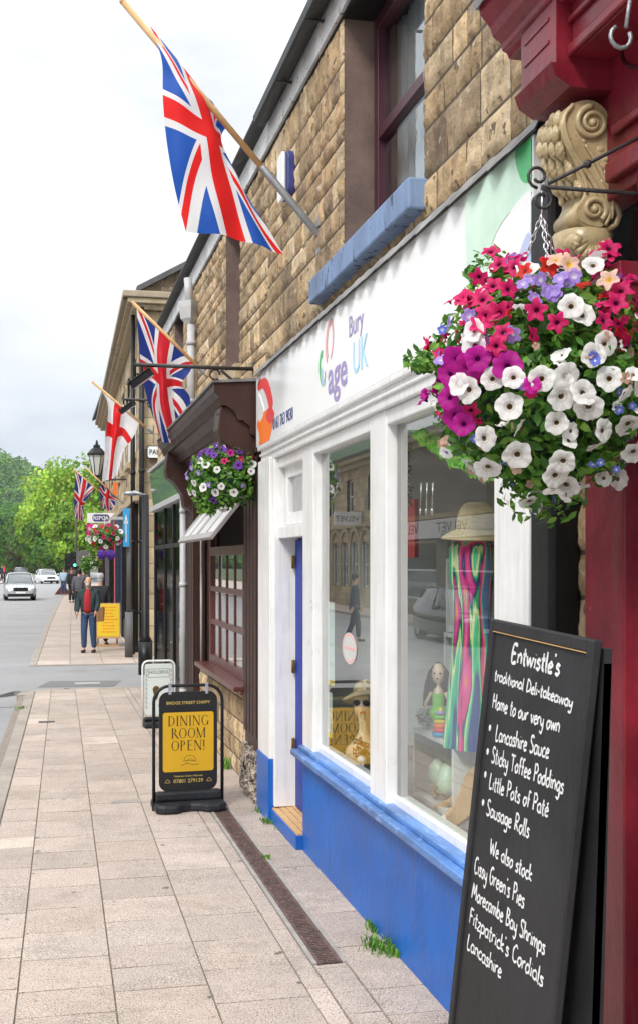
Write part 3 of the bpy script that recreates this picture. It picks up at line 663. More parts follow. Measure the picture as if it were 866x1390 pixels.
door = d.build('door', M['bluedoor'], shopA, bevel=.004)
for z in (.55, 1.15, 1.95): g = MB(); g.box(1.86, 1.87, 8.82, 8.87, z, z+.1); g.tube([(1.855, 8.845, z), (1.855, 8.845, z+.1)], .008); g.build('hinge', M['brass'], door)
g = MB(); g.box(1.90, 1.94, 8.84, 8.93, .12, 2.2); g.build('door_jamb', M['whitew'], shopA)
g = MB(); g.box(1.70, 1.95, 8.0, 8.92, 0, .1); g.build('doorstep', M['blue'], shopA, bevel=.005)
g = MB()
for k in range(4): g.box(1.71+k*.05, 1.755+k*.05, 8.01, 8.91, .1, .112+.003*k)
g.build('threshold', M['wood'], shopA)
g = MB()      # room behind the glass
g.box(1.86, 3.2, 4.0, 8.0, .55, .70); g.build('window_floor', M['carpet'], shopA)
g = MB(); g.box(3.1, 3.15, 3.96, 9.4, .3, 1.55); g.box(1.9, 3.1, 3.96, 4.0, .7, 2.9); g.box(1.95, 3.1, 7.99, 8.01, .7, 2.9); g.build('display_back', M['greyboard'], shopA)
g = MB(); g.box(3.1, 3.15, 3.96, 9.4, 1.551, 3.1); g.build('room_wall', M['taupe'], shopA)
g = MB(); g.box(1.86, 3.2, 3.96, 9.4, 2.86, 2.9); g.build('ceiling', M['white'], shopA)
# sticker, posters on the glass
g = MB(); fr = street(1.797)
def onX(px, py, X): q = P(px, py, X=X); return -q.y, q.z
x, y = onX(474, 880, 1.797); g.poly(fr, [(x+.17*math.cos(a/24*6.283), y+.095*math.sin(a/24*6.283)) for a in range(24)], 0, .001, 0)
arcband(g, fr, x, y, .15, .082, 0, 360, .014, .014, .0015, 1, n=28); g.fbox(fr, x-.12, x+.12, y-.008, y+.008, .0016, .002, 1)
g.build('window_sticker', [M['frost'], M['pinkl']], shopA)
g = MB(); fr = street(1.83)
for (a, b, c, d_), m in (((436, 815, 454, 932), 0), ((436, 934, 451, 1003), 0)):
    x0, z1 = onX(a, b, 1.83); x1, z0 = onX(c, d_, 1.83); g.fbox(fr, x0, x1, z0, z1, 0, .002, m)
    for k in range(7): zz = z1-.08-(z1-z0-.1)*k/7; g.fbox(fr, x0+.03, x0+(x1-x0)*(.5+.4*(k % 2)), zz-.018, zz, .002, .003, 1 if k else 2)
    g.fbox(fr, x0, x1, z0, z0+.035, .0021, .003, 3)
solo(g, 'window_poster', [M['sticker'], M['greenl'], M['navy'], M['yellowb']], 'tall pale green leaflet posters taped inside the glass beside the blue door', 'poster')
# ------------------------------------------------------------------ brown chip shop
shopB = thing('brown_shop', (1.8, 12, 0), 'stone shop with a dark brown moulded cornice and many-paned red brown window', 'shop')
upper(shopB, 9.55, 14.5, [(10.95, 11.85, 3.85, 5.36)], 23); eaves(shopB, 9.36, 19.2, gut=False)
window(shopB, street(1.985), -11.84, -10.96, 3.87, 5.35, M['burgd'], M['upglass'], fw=.07, dep=.07, bars=(4.62,), curtain=M['curtain'])
g = MB(); g.box(1.73, 1.84, 10.9, 11.9, 3.72, 3.86); g.build('window_sill', M['ashlar'], shopB, bevel=.01)
g = MB()     # cornice with stepped mouldings
prof = [(1.80, 2.98), (1.72, 2.98), (1.72, 3.04), (1.66, 3.06), (1.66, 3.12), (1.60, 3.17), (1.56, 3.17), (1.53, 3.24), (1.46, 3.29), (1.42, 3.29), (1.40, 3.36), (1.36, 3.40), (1.36, 3.47), (1.80, 3.50)]
f_ = Fr((0, 9.62, 0), (1, 0, 0)); g.poly(Fr((0, 14.45, 0), (1, 0, 0)), prof, 0, 4.83)
g.build('cornice', M['brown'], shopB, bevel=.004)
g = MB(); g.poly(Fr((0, 14.47, 0), (1, 0, 0)), [(1.34, 3.472), (1.34, 3.49), (1.80, 3.53), (1.80, 3.502)], 0, 4.87); g.build('lead_flashing', M['lead'], shopB)
g = MB()     # console under each end of the cornice
for y in (9.66, 13.95):
    g = MB(); g.poly(Fr((0, y+.3, 0), (1, 0, 0)), [(1.72, 2.6), (1.62, 2.66), (1.60, 2.8), (1.5, 2.95), (1.42, 3.0), (1.40, 3.1), (1.42, 3.285), (1.72, 3.285)], 0, .3); g.build('console', M['brown'], shopB, bevel=.01)
g = MB()
def fluted(g, ya, yb, z0, z1, X=1.72):
    g.box(X, 1.84, ya, yb, z0, z1); n = 4; w = (yb-ya)/n
    for k in range(n): g.box(X-.018, X-.001, ya+w*k+.02, ya+w*k+w-.02, z0+.12, z1-.1)
    g.box(X-.03, X-.0, ya-.01, yb+.01, z1-.08, z1)
fluted(g, 13.75, 14.35, 0, 2.978); g.build('pilaster', M['brown'], shopB, bevel=.006); g = MB(); fluted(g, 9.56, 10.22, .42, 2.978)
for q in range(4): g.box(1.70, 1.72, 9.5-.006, 9.53+.0, .42, 2.9)
g.build('pilaster', M['brown'], shopB, bevel=.006)
g = MB()     # broken base of the near pilaster
for k in range(46):
    y = rnd.uniform(9.6, 10.18); z = rnd.uniform(0, .38); s = rnd.uniform(.03, .07); g.box(1.70-rnd.uniform(.005, .05), 1.75, y-s, y+s*.8, z, z+s*1.3)
g.box(1.70, 1.84, 9.58, 10.2, 0, .42); g.build('crumbling_base', M['rubble'], shopB)
g = MB(); stonework(g, street(1.78), -13.75, -10.22, 0, .86, seed=31, ch=(.16, .24), bl=(.2, .4), amp=.02, res=.05); g.build('plinth', M['stone'], shopB)
g = MB(); g.box(1.62, 1.84, 10.24, 13.0, .86, .905); g.box(1.68, 1.84, 10.24, 13.0, .83, .86); g.build('sill', M['brownw'], shopB, bevel=.008)
w_ = MB(); fr = street(1.78)
U0, U1, Z0, Z1 = -12.95, -10.24, .905, 2.12
for a, b in ((U0, U0+.07), (U1-.07, U1)): w_.fbox(fr, a, b, Z0, 2.75, -.06, 0)
w_.fbox(fr, U0+.07, U1-.07, Z0, Z0+.09, -.06, 0); w_.fbox(fr, U0+.07, U1-.07, Z1-.05, Z1+.04, -.06, .01)
for k in range(1, 3): z = Z0+.09+(Z1-.05-Z0-.09)*k/3; w_.fbox(fr, U0+.07, U1-.07, z-.028, z+.028, -.05, -.004)
for k in range(1, 5): u = U0+.07+(U1-U0-.14)*k/5; w_.fbox(fr, u-.02, u+.02, Z0+.09, Z1-.05, -.036, -.018)
w_.fbox(fr, U0+.07, U1-.07, 2.62, 2.75, -.06, 0); wf = w_.build('window', M['brownw'], shopB, bevel=.004)
g = MB(); g.fbox(fr, U0+.05, U1-.05, Z0+.05, Z1, -.034, -.03); g.build('pane', M['glass'], wf)
for k in range(2):      # top lights propped open
    u = U0+.08+(U1-U0-.16)*k/2; L = (U1-U0-.16)/2-.02; hf = Fr((1.77, 0, 2.66), (0, -1, 0), (-.62, 0, -.78))
    hb = MB(); H_ = .56
    hb.fbox(hf, u, u+.05, 0, H_, 0, .035); hb.fbox(hf, u+L-.05, u+L, 0, H_, 0, .035); hb.fbox(hf, u+.05, u+L-.05, 0, .05, 0, .034); hb.fbox(hf, u+.05, u+L-.05, H_-.07, H_, 0, .034); hb.fbox(hf, u+L/2-.02, u+L/2+.02, .05, H_-.07, .004, .03)
    ho = hb.build('open_toplight', M['greywood'], shopB, bevel=.003); g = MB(); g.fbox(hf, u+.03, u+L-.03, .03, H_-.04, .014, .018); g.build('pane', M['frost'], ho)
g = MB(); g.box(1.86, 1.9, 12.98, 13.73, .1, 2.4); g.box(1.85, 1.86, 13.1, 13.6, .3, 1.0); g.box(1.85, 1.86, 13.1, 13.6, 1.2, 2.2); g.build('door', M['brown'], shopB, bevel=.004)
g = MB(); g.box(1.74, 1.86, 10.22, 13.75, 2.75, 2.978); g.build('fascia', M['brown'], shopB)
g = MB(); g.box(2.6, 2.7, 9.6, 14.4, 0, 3); g.box(1.86, 2.6, 9.6, 9.65, 0, 3); g.box(1.86, 2.6, 14.4, 14.45, 0, 3); g.box(1.8, 2.6, 9.6, 14.4, 2.98, 3.0); g.build('inner_wall', M['taupe'], shopB)
g = MB(); g.tube([(1.70, 13.02, .9), (1.70, 13.02, 2.5)], .014); g.tube([(1.66, 14.42, 0), (1.66, 14.42, 2.95)], .042, 10)
for z in (.4, 1.7, 2.6): g.tube([(1.66, 14.42, z), (1.66, 14.42, z+.05)], .05, 10)
g.build('white_pipe', M['pipew'], shopB)
# ------------------------------------------------------------------ black fronted shop at the corner
shopC = thing('black_shop', (1.8, 17, 0), 'stone corner shop with black glazed front and reflective green fascia', 'shop')
upper(shopC, 14.5, 19.2, [(15.6, 16.6, 3.85, 5.36), (17.8, 18.8, 3.85, 5.36)], 37, res=.07)
for a in (15.6, 17.8): window(shopC, street(1.985), -a-.99, -a-.01, 3.87, 5.35, M['burgd'], M['upglass'], fw=.07, dep=.07, bars=(4.62,))
g = MB(); stonework(g, Fr((1.8, 19.2, 0), (-1, 0, 0)), -6, 0, 0, 5.4, seed=40, res=.2); g.build('gable_wall', M['stone'], shopC)
g = MB(); g.tube([(1.72, 14.1, 3.52), (1.72, 14.1, 4.85)], .05, 10); g.lathe((1.70, 14.1, 4.85), [(.05, 0), (.11, .06), (.13, .2), (.13, .27), (.11, .27)], 4, smooth=False); g.tube([(1.70, 14.1, 5.1), (1.68, 14.1, 5.4)], .05)
for z in (3.9, 4.6): g.tube([(1.72, 14.1, z), (1.72, 14.1, z+.05)], .06, 10)
g.build('downpipe', M['pipew'], shopB)
g = MB(); g.poly(Fr((0, 19.15, 0), (1, 0, 0)), [(1.80, 2.88), (1.72, 2.88), (1.66, 3.4), (1.80, 3.46)], 0, 4.6); g.build('fascia', M['greensign'], shopC, bevel=.004)
g = MB(); g.box(1.66, 1.84, 14.55, 19.18, 2.80, 2.878); g.box(1.63, 1.80, 14.55, 19.18, 3.43, 3.47); g.build('fascia_trim', M['pipew'], shopC, bevel=.005)
g = MB()
for a, b in ((14.56, 14.72), (16.3, 16.38), (17.5, 17.56), (19.05, 19.18)): g.box(1.735, 1.82, a, b, 0, 2.8)
g.box(1.74, 1.82, 14.72, 19.05, 2.2, 2.26); g.box(1.74, 1.82, 14.72, 19.05, .0, .42); g.build('shopfront_frame', M['black'], shopC, bevel=.005)
g = MB(); g.box(1.757, 1.761, 14.7, 19.1, .42, 2.8); g.build('pane', M['dullglass'], shopC)
g = MB(); g.box(2.5, 2.6, 14.5, 19.85, 0, 3); g.box(1.84, 2.5, 14.5, 14.55, 0, 3); g.box(1.84, 2.6, 14.55, 19.9, .3, .4); g.box(1.8, 2.5, 14.5, 19.9, 2.98, 3.0); g.build('inner_wall', M['taupe'], shopC)
for k, (y, z, mt) in enumerate(((15.3, .45, 'pinkp'), (15.9, .45, 'limegreen'), (16.6, .45, 'lilac'), (17.4, .45, 'white'), (15.5, 1.15, 'red'), (16.7, 1.2, 'white'))):
    g = MB(); g.lathe((2.0, y, z), [(.09, 0), (.13, .06), (.14, .2), (.1, .32), (.05, .38), (.045, .44)], 10)
    g.lathe((2.0, y, z+.44), [(.09, 0), (.12, .05), (.07, .13), (.001, .16)], 8)
    solo(g, 'gift_bag', M[mt], ['magenta gift bundle low in the black shop window', 'lime green gift bundle low in the black shop window', 'lilac gift bundle low in the black shop window', 'low white gift bundle in the black shop window, fourth along the floor', 'red gift bundle at waist height in the black shop window', 'raised white gift bundle in the black shop window beside the red one'][k], 'gift bundle', 'gift bundles in the black shop window')
g = MB(); g.box(1.9, 2.3, 15.2, 17.0, 1.1, 1.13); g.build('display_shelf', M['white'], shopC)
# ------------------------------------------------------------------ burgundy shop in the foreground
shopD = thing('burgundy_shop', (1.8, 3, 0), 'glossy burgundy shopfront with heavy cornice and gilded scroll bracket', 'shop')
upper(shopD, .6, 3.86, [], 51, res=.035)
g = MB()
g.box(1.74, 1.9, 3.33, 3.60, 0, 2.92)
g.box(1.725, 1.74, 3.325, 3.605, .0, .3); g.box(1.72, 1.80, 3.32, 3.62, 2.86, 2.93); g.build('pilaster', M['burg'], shopD, bevel=.006)
g = MB(); stonework(g, street(1.80), -3.80, -3.60, 0, 3.5, seed=60, res=.03, ch=(.14, .22), bl=(.2, .3)); g.build('wall', M['stone'], shopD)
g = MB(); g.box(1.68, 1.80, 3.74, 3.92, 0, 3.3); g.build('boxed_downpipe', M['black'], shopD, bevel=.02)
g = MB(); g.box(1.85, 1.95, .6, 3.33, 0, .75); g.box(1.83, 1.95, 3.12, 3.33, .75, 3.1); g.box(1.80, 1.86, 3.27, 3.33, 0, 3.3); g.box(1.85, 1.95, 1.7, 1.8, .75, 3.1); g.box(1.82, 1.95, .6, 3.12, 3.0, 3.12); g.build('window_frame', M['burg'], shopD, bevel=.006)
g = MB(); g.box(1.90, 1.905, .6, 3.12, .75, 3.0); g.build('pane', M['glass'], shopD)
g = MB(); g.box(2.9, 3, .6, 3.8, 0, 3.2); g.box(1.96, 2.9, 3.6, 3.7, 0, 3.2); g.box(1.96, 2.9, .6, 3.8, .5, .55); g.build('inner_wall', M['taupe'], shopD)
# frieze, cornice, end block
g = MB(); g.box(1.70, 1.80, .6, 3.60, 3.12, 3.80); g.box(1.67, 1.70, .6, 3.32, 3.16, 3.22); g.box(1.68, 1.70, .6, 3.30, 3.30, 3.33); g.box(1.565, 1.70, .6, 3.325, 3.54, 3.80); g.box(1.55, 1.565, .6, 3.325, 3.54, 3.575); g.box(1.55, 1.565, .6, 3.325, 3.64, 3.66); g.build('frieze', M['burg'], shopD, bevel=.006)
g = MB(); g.box(1.515, 1.80, 3.33, 3.60, 3.52, 3.80); g.poly(Fr((0, 3.61, 0), (1, 0, 0)), [(1.80, 3.45), (1.56, 3.45), (1.51, 3.48), (1.495, 3.52), (1.80, 3.52)], 0, .285)
for z in (3.60, 3.67): g.box(1.511, 1.515, 3.38, 3.57, z, z+.012)
blk = g.build('end_block', M['burg'], shopD, bevel=.006)
g = MB(); cp = [(1.80, 3.70), (1.53, 3.70), (1.52, 3.72), (1.505, 3.725), (1.50, 3.75), (1.47, 3.77), (1.46, 3.80), (1.425, 3.84), (1.42, 3.865), (1.80, 3.865)]
g.poly(Fr((0, 3.74, 0), (1, 0, 0)), cp, 0, 3.1); g.build('cornice', M['burg'], shopD, bevel=.004)
g = MB(); g.poly(Fr((0, 3.76, 0), (1, 0, 0)), [(1.405, 3.85), (1.405, 3.885), (1.80, 3.94), (1.80, 3.866), (1.415, 3.866)], 0, 3.14); g.build('lead_capping', M['lead'], shopD)
# gilded scroll
YS = 3.36
def cs(a, b): q = P(640+a/3.66, b/3.66, Y=YS); return (q.x, q.z)
scr = [(440, 590), (470, 535), (530, 503), (600, 500), (660, 540), (690, 610), (690, 700), (680, 760), (700, 840), (690, 920), (705, 1000), (695, 1080), (645, 1125), (580, 1115), (530, 1085), (520, 1040), (548, 1000), (565, 955), (545, 900), (505, 800), (460, 700)]
q = [cs(*p) for p in scr]; q = [(v.x, v.y) for v in smoothline([Vector((a, b, 0)) for a, b in q], 3, True)]
g = MB(); fy = Fr((0, YS, 0), (1, 0, 0)); g.poly(fy, q, -.17, 0, smooth=True)
def spir(cx, cy, r0, r1, a0, turns, w, m=0):
    pts = []; rr = []; n = int(26*turns)
    for i in range(n+1):
        t = i/n; a = R(a0)+turns*6.283*t; r = r0+(r1-r0)*t; x, z = cs(cx+r*math.cos(a), cy-r*math.sin(a)); pts.append((x, YS-.004, z)); rr.append(w*(1-.45*t))
    g.tube(pts, rr, 8); x, z = cs(cx, cy); g.ball((x, YS-.004, z), w*1.25)
spir(597, 612, 84, 18, 90, 1.9, .0105); spir(606, 1042, 62, 16, -60, 1.5, .010)
def rib(pts, w, dy=-.003):
    l = smoothline([Vector((cs(*p)[0], YS+dy, cs(*p)[1])) for p in pts], 5); n = len(l); g.tube(l, [w*(.6+.4*math.sin(math.pi*i/(n-1))) for i in range(n)], 8)
rib([(500, 520), (455, 590), (470, 690), (520, 790), (590, 890), (640, 980), (680, 1060), (660, 1120)], .010)
rib([(560, 720), (610, 800), (660, 900), (695, 990), (692, 1090)], .008)
rib([(470, 560), (447, 620), (462, 700), (510, 800), (560, 900), (570, 960)], .008)
for (a, b, s) in ((640, 740, .02), (665, 790, .018), (640, 830, .022), (672, 860, .018), (560, 700, .014), (655, 900, .016)):
    x, z = cs(a, b); g.ball((x, YS+.01, z), s, .014, s*.8)
# leaves on the rounded front, and the lobes of the lower roll
fl = smoothline([Vector((cs(*p)[0], 0, cs(*p)[1])) for p in ((452, 560), (438, 640), (455, 720), (505, 830), (552, 930))], 6)
for k, p in enumerate(fl):
    for j in range(4):
        yy = YS+.025+j*.04; s = .016+.007*math.sin(k*1.1+j*1.7); g.ball((p.x-.004, yy, p.z), s*.55, s*.95, s, n=8)
for j in range(7): x, z = cs(548-(j == 0)*4, 1060); g.tube([Vector((x+.065+.068*math.cos(a/10*6.283), YS+.012+j*.025, z+.006+.052*math.sin(a/10*6.283))) for a in range(10)], .0105, 6, closed=True)
g.build('scroll_bracket', M['gold'], shopD)
g = MB()
for j in range(8):
    a = R(200+j*20); x, z = cs(605, 1190); g.ball((x+.06*math.cos(a)*1.0, YS+.03+.02*(j % 3), z+.055*math.sin(a)+.012), .026, .05, .03, n=9)
    g.tube([(x+.025*math.cos(a), YS-.002, z+.02*math.sin(a)), (x+.075*math.cos(a), YS-.004, z+.07*math.sin(a))], [.006, .012], 6)
x, z = cs(610, 1150); g.lathe((x, YS+.085, z-.09), [(.02, -.04), (.055, 0), (.085, .05), (.095, .1), (.07, .11)], 16)
g.build('scroll_pendant', M['gold'], shopD)
g = MB()       # cable running down
pts = [P(640+a/3.66, b/3.66, X=1.69) for a, b in ((395, -20), (425, 60), (470, 200), (490, 280))]
pts = [(1.69, p.y, p.z) for p in pts]; 
l = smoothline([(1.5, 3.3, 3.86), (1.60, 3.30, 3.72), (1.69, 3.27, 3.58), (1.695, 3.24, 3.5), (1.695, 3.12, 3.42), (1.695, 3.1, 3.3), (1.70, 3.16, 3.1), (1.79, 3.2, 3.0), (1.82, 3.2, 2.8), (1.825, 3.2, 2.62)], 5)
g.tube(l, .006, 6); solo(g, 'cable', M['burgd'], 'thin painted cable looping down over the burgundy frieze', 'cable')
g = MB(); p = P(842, 50, Y=2.9); g.tube([p+Vector((.02*math.sin(a*.5), 0, .05+.0-.028*a/4)) if a < 2 else p+Vector((.03*math.cos(R(90-a*30)), 0, .03*math.sin(R(90-a*30)))) for a in range(2, 12)], .006, 6); g.tube([p+Vector((.015, 0, .026)), p+Vector((.03, 0, .12))], .006)
solo(g, 'hook', M['galv'], 'small curled metal hook under the burgundy cornice', 'hook')
# chain hanging by the chalkboard
def chain(mb, a, b, n, r=.008, w=.0022, m=0):
    a = Vector(a); b = Vector(b)
    for k in range(n):
        c = a.lerp(b, (k+.5)/n); d = (b-a).normalized(); L = (b-a).length/n*.72; s = d.orthogonal().normalized()
        if k % 2: s = s.cross(d)
        mb.tube([c+d*L*math.cos(t/8*6.283)+s*r*math.sin(t/8*6.283) for t in range(8)], w, 5, m, closed=True)
g = MB(); a = P(803, 1045, Y=2.86); b = P(806, 1230, Y=2.86); chain(g, a, b, 16, .011, .0028)
solo(g, 'chain', M['galv'], 'loose dark steel chain hanging beside the chalkboard against burgundy panels', 'chain')
# ------------------------------------------------------------------ second stone building beyond the side street
DR = Vector((math.sin(R(1.02)), math.cos(R(1.02)), 0)); NB = Vector((-DR.y, DR.x, 0))
B0 = Vector((2.02, 25.3, 0)); LB = 23.5
bB = thing('stone_building', (2.1, 30, 0), 'tall stone building with heavy projecting eaves and gable beyond the side street', 'building')
fb = Fr(B0+DR*LB, -DR)                      # u from the far corner towards us
hl = []
for k in range(8): hl.append((1.4+k*2.75, 2.5+k*2.75, 4.5, 6.6))
g = MB(); stonework(g, fb, 0, LB, 3.4, 7.35, hl, seed=70, tones=ASH, ch=(.28, .3), bl=(.5, .8), amp=.006, res=.3)
stonework(g, fb, LB-1.0, LB, 0, 3.4, seed=71, tones=ASH, ch=(.36, .4), bl=(.5, .8), amp=.01, res=.2)
fs = Fr(B0, (1, 0, 0)); stonework(g, fs, 0.0, 11, 0, 7.35, [(4.5, 5.6, 4.4, 6.2)], seed=72, tones=ASH, ch=(.3, .36), bl=(.5, .85), amp=.012, res=.12)
g.build('wall', M['ashlar'], bB)
g = MB()
z = 7.4; i = 0
while z < 10.8:    # gable: rows shorten to the ridge
    hw = min(5.5, (10.8-z)/3.05*5.5); stonework(g, fs, 5.5-hw, 5.5+hw, z, min(z+.16, 10.85), seed=100+i, tones=DARKST, ch=(.16, .17), bl=(.25, .5), amp=.02, res=.12); z += .16; i += 1
g.build('gable', M['stone'], bB)
g = MB()
for s in (-1, 1):
    a = Vector((5.5+5.6*s, 7.73, 0)); b = Vector((5.5, 10.9, 0)); fo = [(a.x, a.y), (b.x, b.y), (b.x, b.y+.12), (a.x, a.y+.12)]
    g.poly(fs, fo, -LB, .12)
g.build('roof', M['slate'], bB)
for h in hl: window(bB, Fr(fb.o-fb.z*.15, -DR), h[0], h[1], h[2], h[3], M['white'], M['upglass'], fw=.07, bars=((h[2]+h[3])/2,))
g = MB()
for h in hl: g.fbox(fb, h[0]-.1, h[1]+.1, h[2]-.16, h[2], 0, .09); g.fbox(fb, h[0]-.08, h[1]+.08, h[3], h[3]+.22, 0, .05)
g.fbox(fb, 0, LB+.06, 3.3, 3.45, 0, .16); g.fbox(fb, 0, LB+.05, 7.35, 7.47, 0, .2); g.fbox(fb, -.1, LB+.1, 7.47, 7.58, 0, .3); g.fbox(fs, -.2, .9, 7.36, 7.47, .0, .15); g.fbox(fs, -.3, .95, 7.47, 7.58, .0, .25)
g.build('moulding', M['ashlar'], bB, bevel=.015)
g = MB(); g.fbox(fb, -.1, LB+.2, 7.585, 7.72, .05, .40, 0, (.36, .3, .22)); g.fbox(fs, -.40, .98, 7.585, 7.72, .0, .3, 0, (.36, .3, .22)); g.build('gutter', M['ashlar'], bB, bevel=.02)
g = MB()
fronts = [('black', 5.6), ('clothn', 4.2), ('red', .5), ('black', 4.6), ('clothg', 3.6), ('brown', 4)]
u = LB-1.0
for i, (mt, w) in enumerate(fronts):
    g = MB(); a = u-w; g.fbox(fb, a, a+.22, 0, 2.7, 0, .12); g.fbox(fb, u-.22, u, 0, 2.7, 0, .12); g.fbox(fb, a, u, 2.7, 3.3, 0, .14); g.fbox(fb, a+.22, u-.22, 0, .5, 0, .08)
    so = g.build('shopfront', M[mt], bB, bevel=.01)
    if w > 1: g = MB(); g.fbox(fb, a+.2, u-.2, .5, 2.7, -.02, -.01); g.build('pane', M['carglass'], so); 
    u = a
def pipe(x, y, z0, z1, r, mat, par, name='downpipe', col=()):
    g = MB(); g.tube([(x, y, z0), (x, y, z1)], r, 10)
    for z in col: g.tube([(x, y, z), (x, y, z+.07)], r*1.3, 10)
    return g.build(name, M[mat], par)
p = P(190, 884, Z=.0); pipe(B0.x-.0, B0.y-.12, 0, 7.4, .055, 'black', bB, col=(.9, 2.4, 3.9, 5.4)); pipe(B0.x-.14, B0.y+.5, 0, 7.4, .05, 'black', bB, col=(.9, 2.4, 3.9, 5.4))
g = MB(); a = P(201, 606, Y=25.2); f2 = front((a.x, 25.22, a.z-.24)); g.poly(f2, rrect(.95, .24, .04, x=.475, y=.12), 0.035, .06, 0); g.poly(f2, rrect(.99, .28, .05, x=.475, y=.12), 0.02, .035, 1); g.text(f2, 'PAL', .15, .03, .07, .061, m=1, bold=.003, sx=.85)
solo(g, 'street_name_plate', [M['white'], M['blacktxt']], 'white street name plate lettered in black high on the side wall', 'street sign')
# far row of pale shops
bC = thing('far_shop_row', (3, 70, 0), 'low pale yellow and brown row of shops beyond the tall stone building', 'building')
fc = Fr(B0+DR*LB+DR*45+Vector((1.4, 0, 0)), (-(DR*45+Vector((1.4, 0, 0)))).normalized()); LC = 44.8
hc = [(2+k*3.2, 3.2+k*3.2, 3.9, 5.2) for k in range(13)]
g = MB(); stonework(g, fc, 0, LC, 0, 6.2, hc, seed=80, tones=[(.6, .45, .22), (.56, .42, .22)], ch=(.4, .5), bl=(.8, 1.4), amp=.004, res=1); stonework(g, Fr(fc(LC, 0, 0), (1, 0, 0)), 0, 8, 0, 6.2, seed=81, tones=ASH, ch=(.4, .5), bl=(.8, 1.4), amp=.004, res=1); g.build('wall', M['ashlar'], bC)
for h in hc: window(bC, Fr(fc.o-fc.z*.1, fc.x), *h, M['white'], M['carglass'], fw=.08)
for k in range(7): g = MB(); a = 1+k*6.2; g.fbox(fc, a, a+5.4, .3, 3.2, .0, .12); g.fbox(fc, a, a+5.4, 2.7, 3.3, .12, .3); g.build('shopfront', M[('clothn', 'black', 'brown', 'black', 'clothg', 'clothn', 'black')[k]], bC)
g = MB(); g.poly(Fr(fc.o, fc.z, (0, 0, 1)), [(.3, 6.1), (.3, 6.3), (-4, 8.6), (-8.3, 6.3), (-8.3, 6.1)], 0, LC) if False else None
a0 = fc(0, 6.2, .3); a1 = fc(LC, 6.2, .3); b0 = fc(0, 8.4, -4); b1 = fc(LC, 8.4, -4); c0 = fc(0, 6.2, -8); c1 = fc(LC, 6.2, -8)
g.hexa([a0, a1, b1, b0, a0+Vector((0, 0, .15)), a1+Vector((0, 0, .15)), b1+Vector((0, 0, .15)), b0+Vector((0, 0, .15))]); g.quad([b0, b1, c1, c0]); g.quad([fc(LC, 6.2, 0), b1, c1]); g.build('roof', M['slate'], bC)
# ------------------------------------------------------------------ buildings across the road (seen in the shop glass)
MC = (.40, .32, .21)
def opp(name, y0, y1, h, holes, label, seed, tones=ASH, ridge=.9, X=-10.):
    b = thing(name, (X, (y0+y1)/2, 0), label, 'building'); f = Fr((X, y0, 0), (0, 1, 0)); L = y1-y0
    g = MB(); stonework(g, f, 0, L, 0, h, holes, seed=seed, tones=tones, ch=(.28, .34), bl=(.45, .8), amp=.006, res=.35)
    for ey, ex, off in ((y0, (1, 0, 0), -7), (y1, (-1, 0, 0), 0)): stonework(g, Fr((X, ey, 0), ex), off, off+7, 0, h, seed=seed+1, tones=tones, ch=(.3, .34), bl=(.5, .8), amp=.004, res=.6)
    g.build('wall', M['ashlar'], b)
    for q in holes:
        if q[3]-q[2] > 1: window(b, Fr((X-.14, y0, 0), (0, 1, 0)), q[0], q[1], q[2], q[3], M['white'], M['carglass'], fw=.08, bars=((q[2]+q[3])/2,))
    g = MB(); g.fbox(f, -.1, L+.1, h-.25, h, 0, .15); g.fbox(f, -.2, L+.2, h, h+.18, -.2, .35); g.fbox(f, 0, L, 3.55, 3.72, 0, .12)
    g.build('moulding', M['ashlar'], b)
    g = MB(); g.poly(Fr((0, y1+.15, 0), (1, 0, 0)), [(X+.4, h+.18), (X+.4, h+.3), (X-3.5, h+ridge), (X-7.4, h+.3), (X-7.4, h+.18)], 0, L+.3); g.build('roof', M['slate'], b)
    return b, f
hv = [(1.5+k*3.6, 2.6+k*3.6, 4.25, 5.75) for k in range(4)]
ar = [(2.2+k*1.75, 3.55+k*1.75, .9, 2.9) for k in range(7)]
ov, fv = opp('arched_stone_building', 46.5, 61.5, 6.45, hv+ar, 'two storey stone building across the road with a row of round arched windows', 200, ridge=.5)
g = MB()
for a, b, c, d in ar:
    cx = (a+b)/2; n = 12; r0, r1 = (b-a)/2-.02, (b-a)/2+.17
    for i in range(n):
        t0 = math.pi*i/n; t1 = math.pi*(i+1)/n-.02
        g.hexa([fv(cx+r*math.cos(t), 2.75+r*math.sin(t), z) for z in (0, .1) for r, t in ((r0, t0), (r1, t0), (r1, t1), (r0, t1))])
    g.fbox(fv, a-.17, a-.02, .9, 2.75, 0, .1); g.fbox(fv, b+.02, b+.17, .9, 2.75, 0, .1)
g.build('arch_surround', M['ashlar'], ov)
g = MB(); f9 = front((0, 46.2, 0)); g.box(-9.95, -8.75, 50.0, 50.14, 3.62, 4.2); g.text(Fr((-9.95, 49.99, 3.62), (1, 0, 0)), 'VELVET', .34, .1, .17, .002, m=1, sx=.95); g.text(Fr((-8.75, 50.15, 3.62), (-1, 0, 0)), 'VELVET', .34, .1, .17, .002, m=1, sx=.95)
solo(g, 'hanging_sign', [M['white'], M['blacktxt']], 'white box sign reading VELVET sticking out from the arched building across the road', 'sign')
o2, f2_ = opp('ladieswear_shop', 33, 46.3, 6.5, [(10.9, 11.9, 4.05, 5.3)]+[(.6, 5.8, .6, 2.8), (7, 12.4, .6, 2.8)], 'low stone shop across the road with a wide white ladieswear fascia', 210, tones=[(.24, .2, .17), (.22, .185, .16)], ridge=.5)
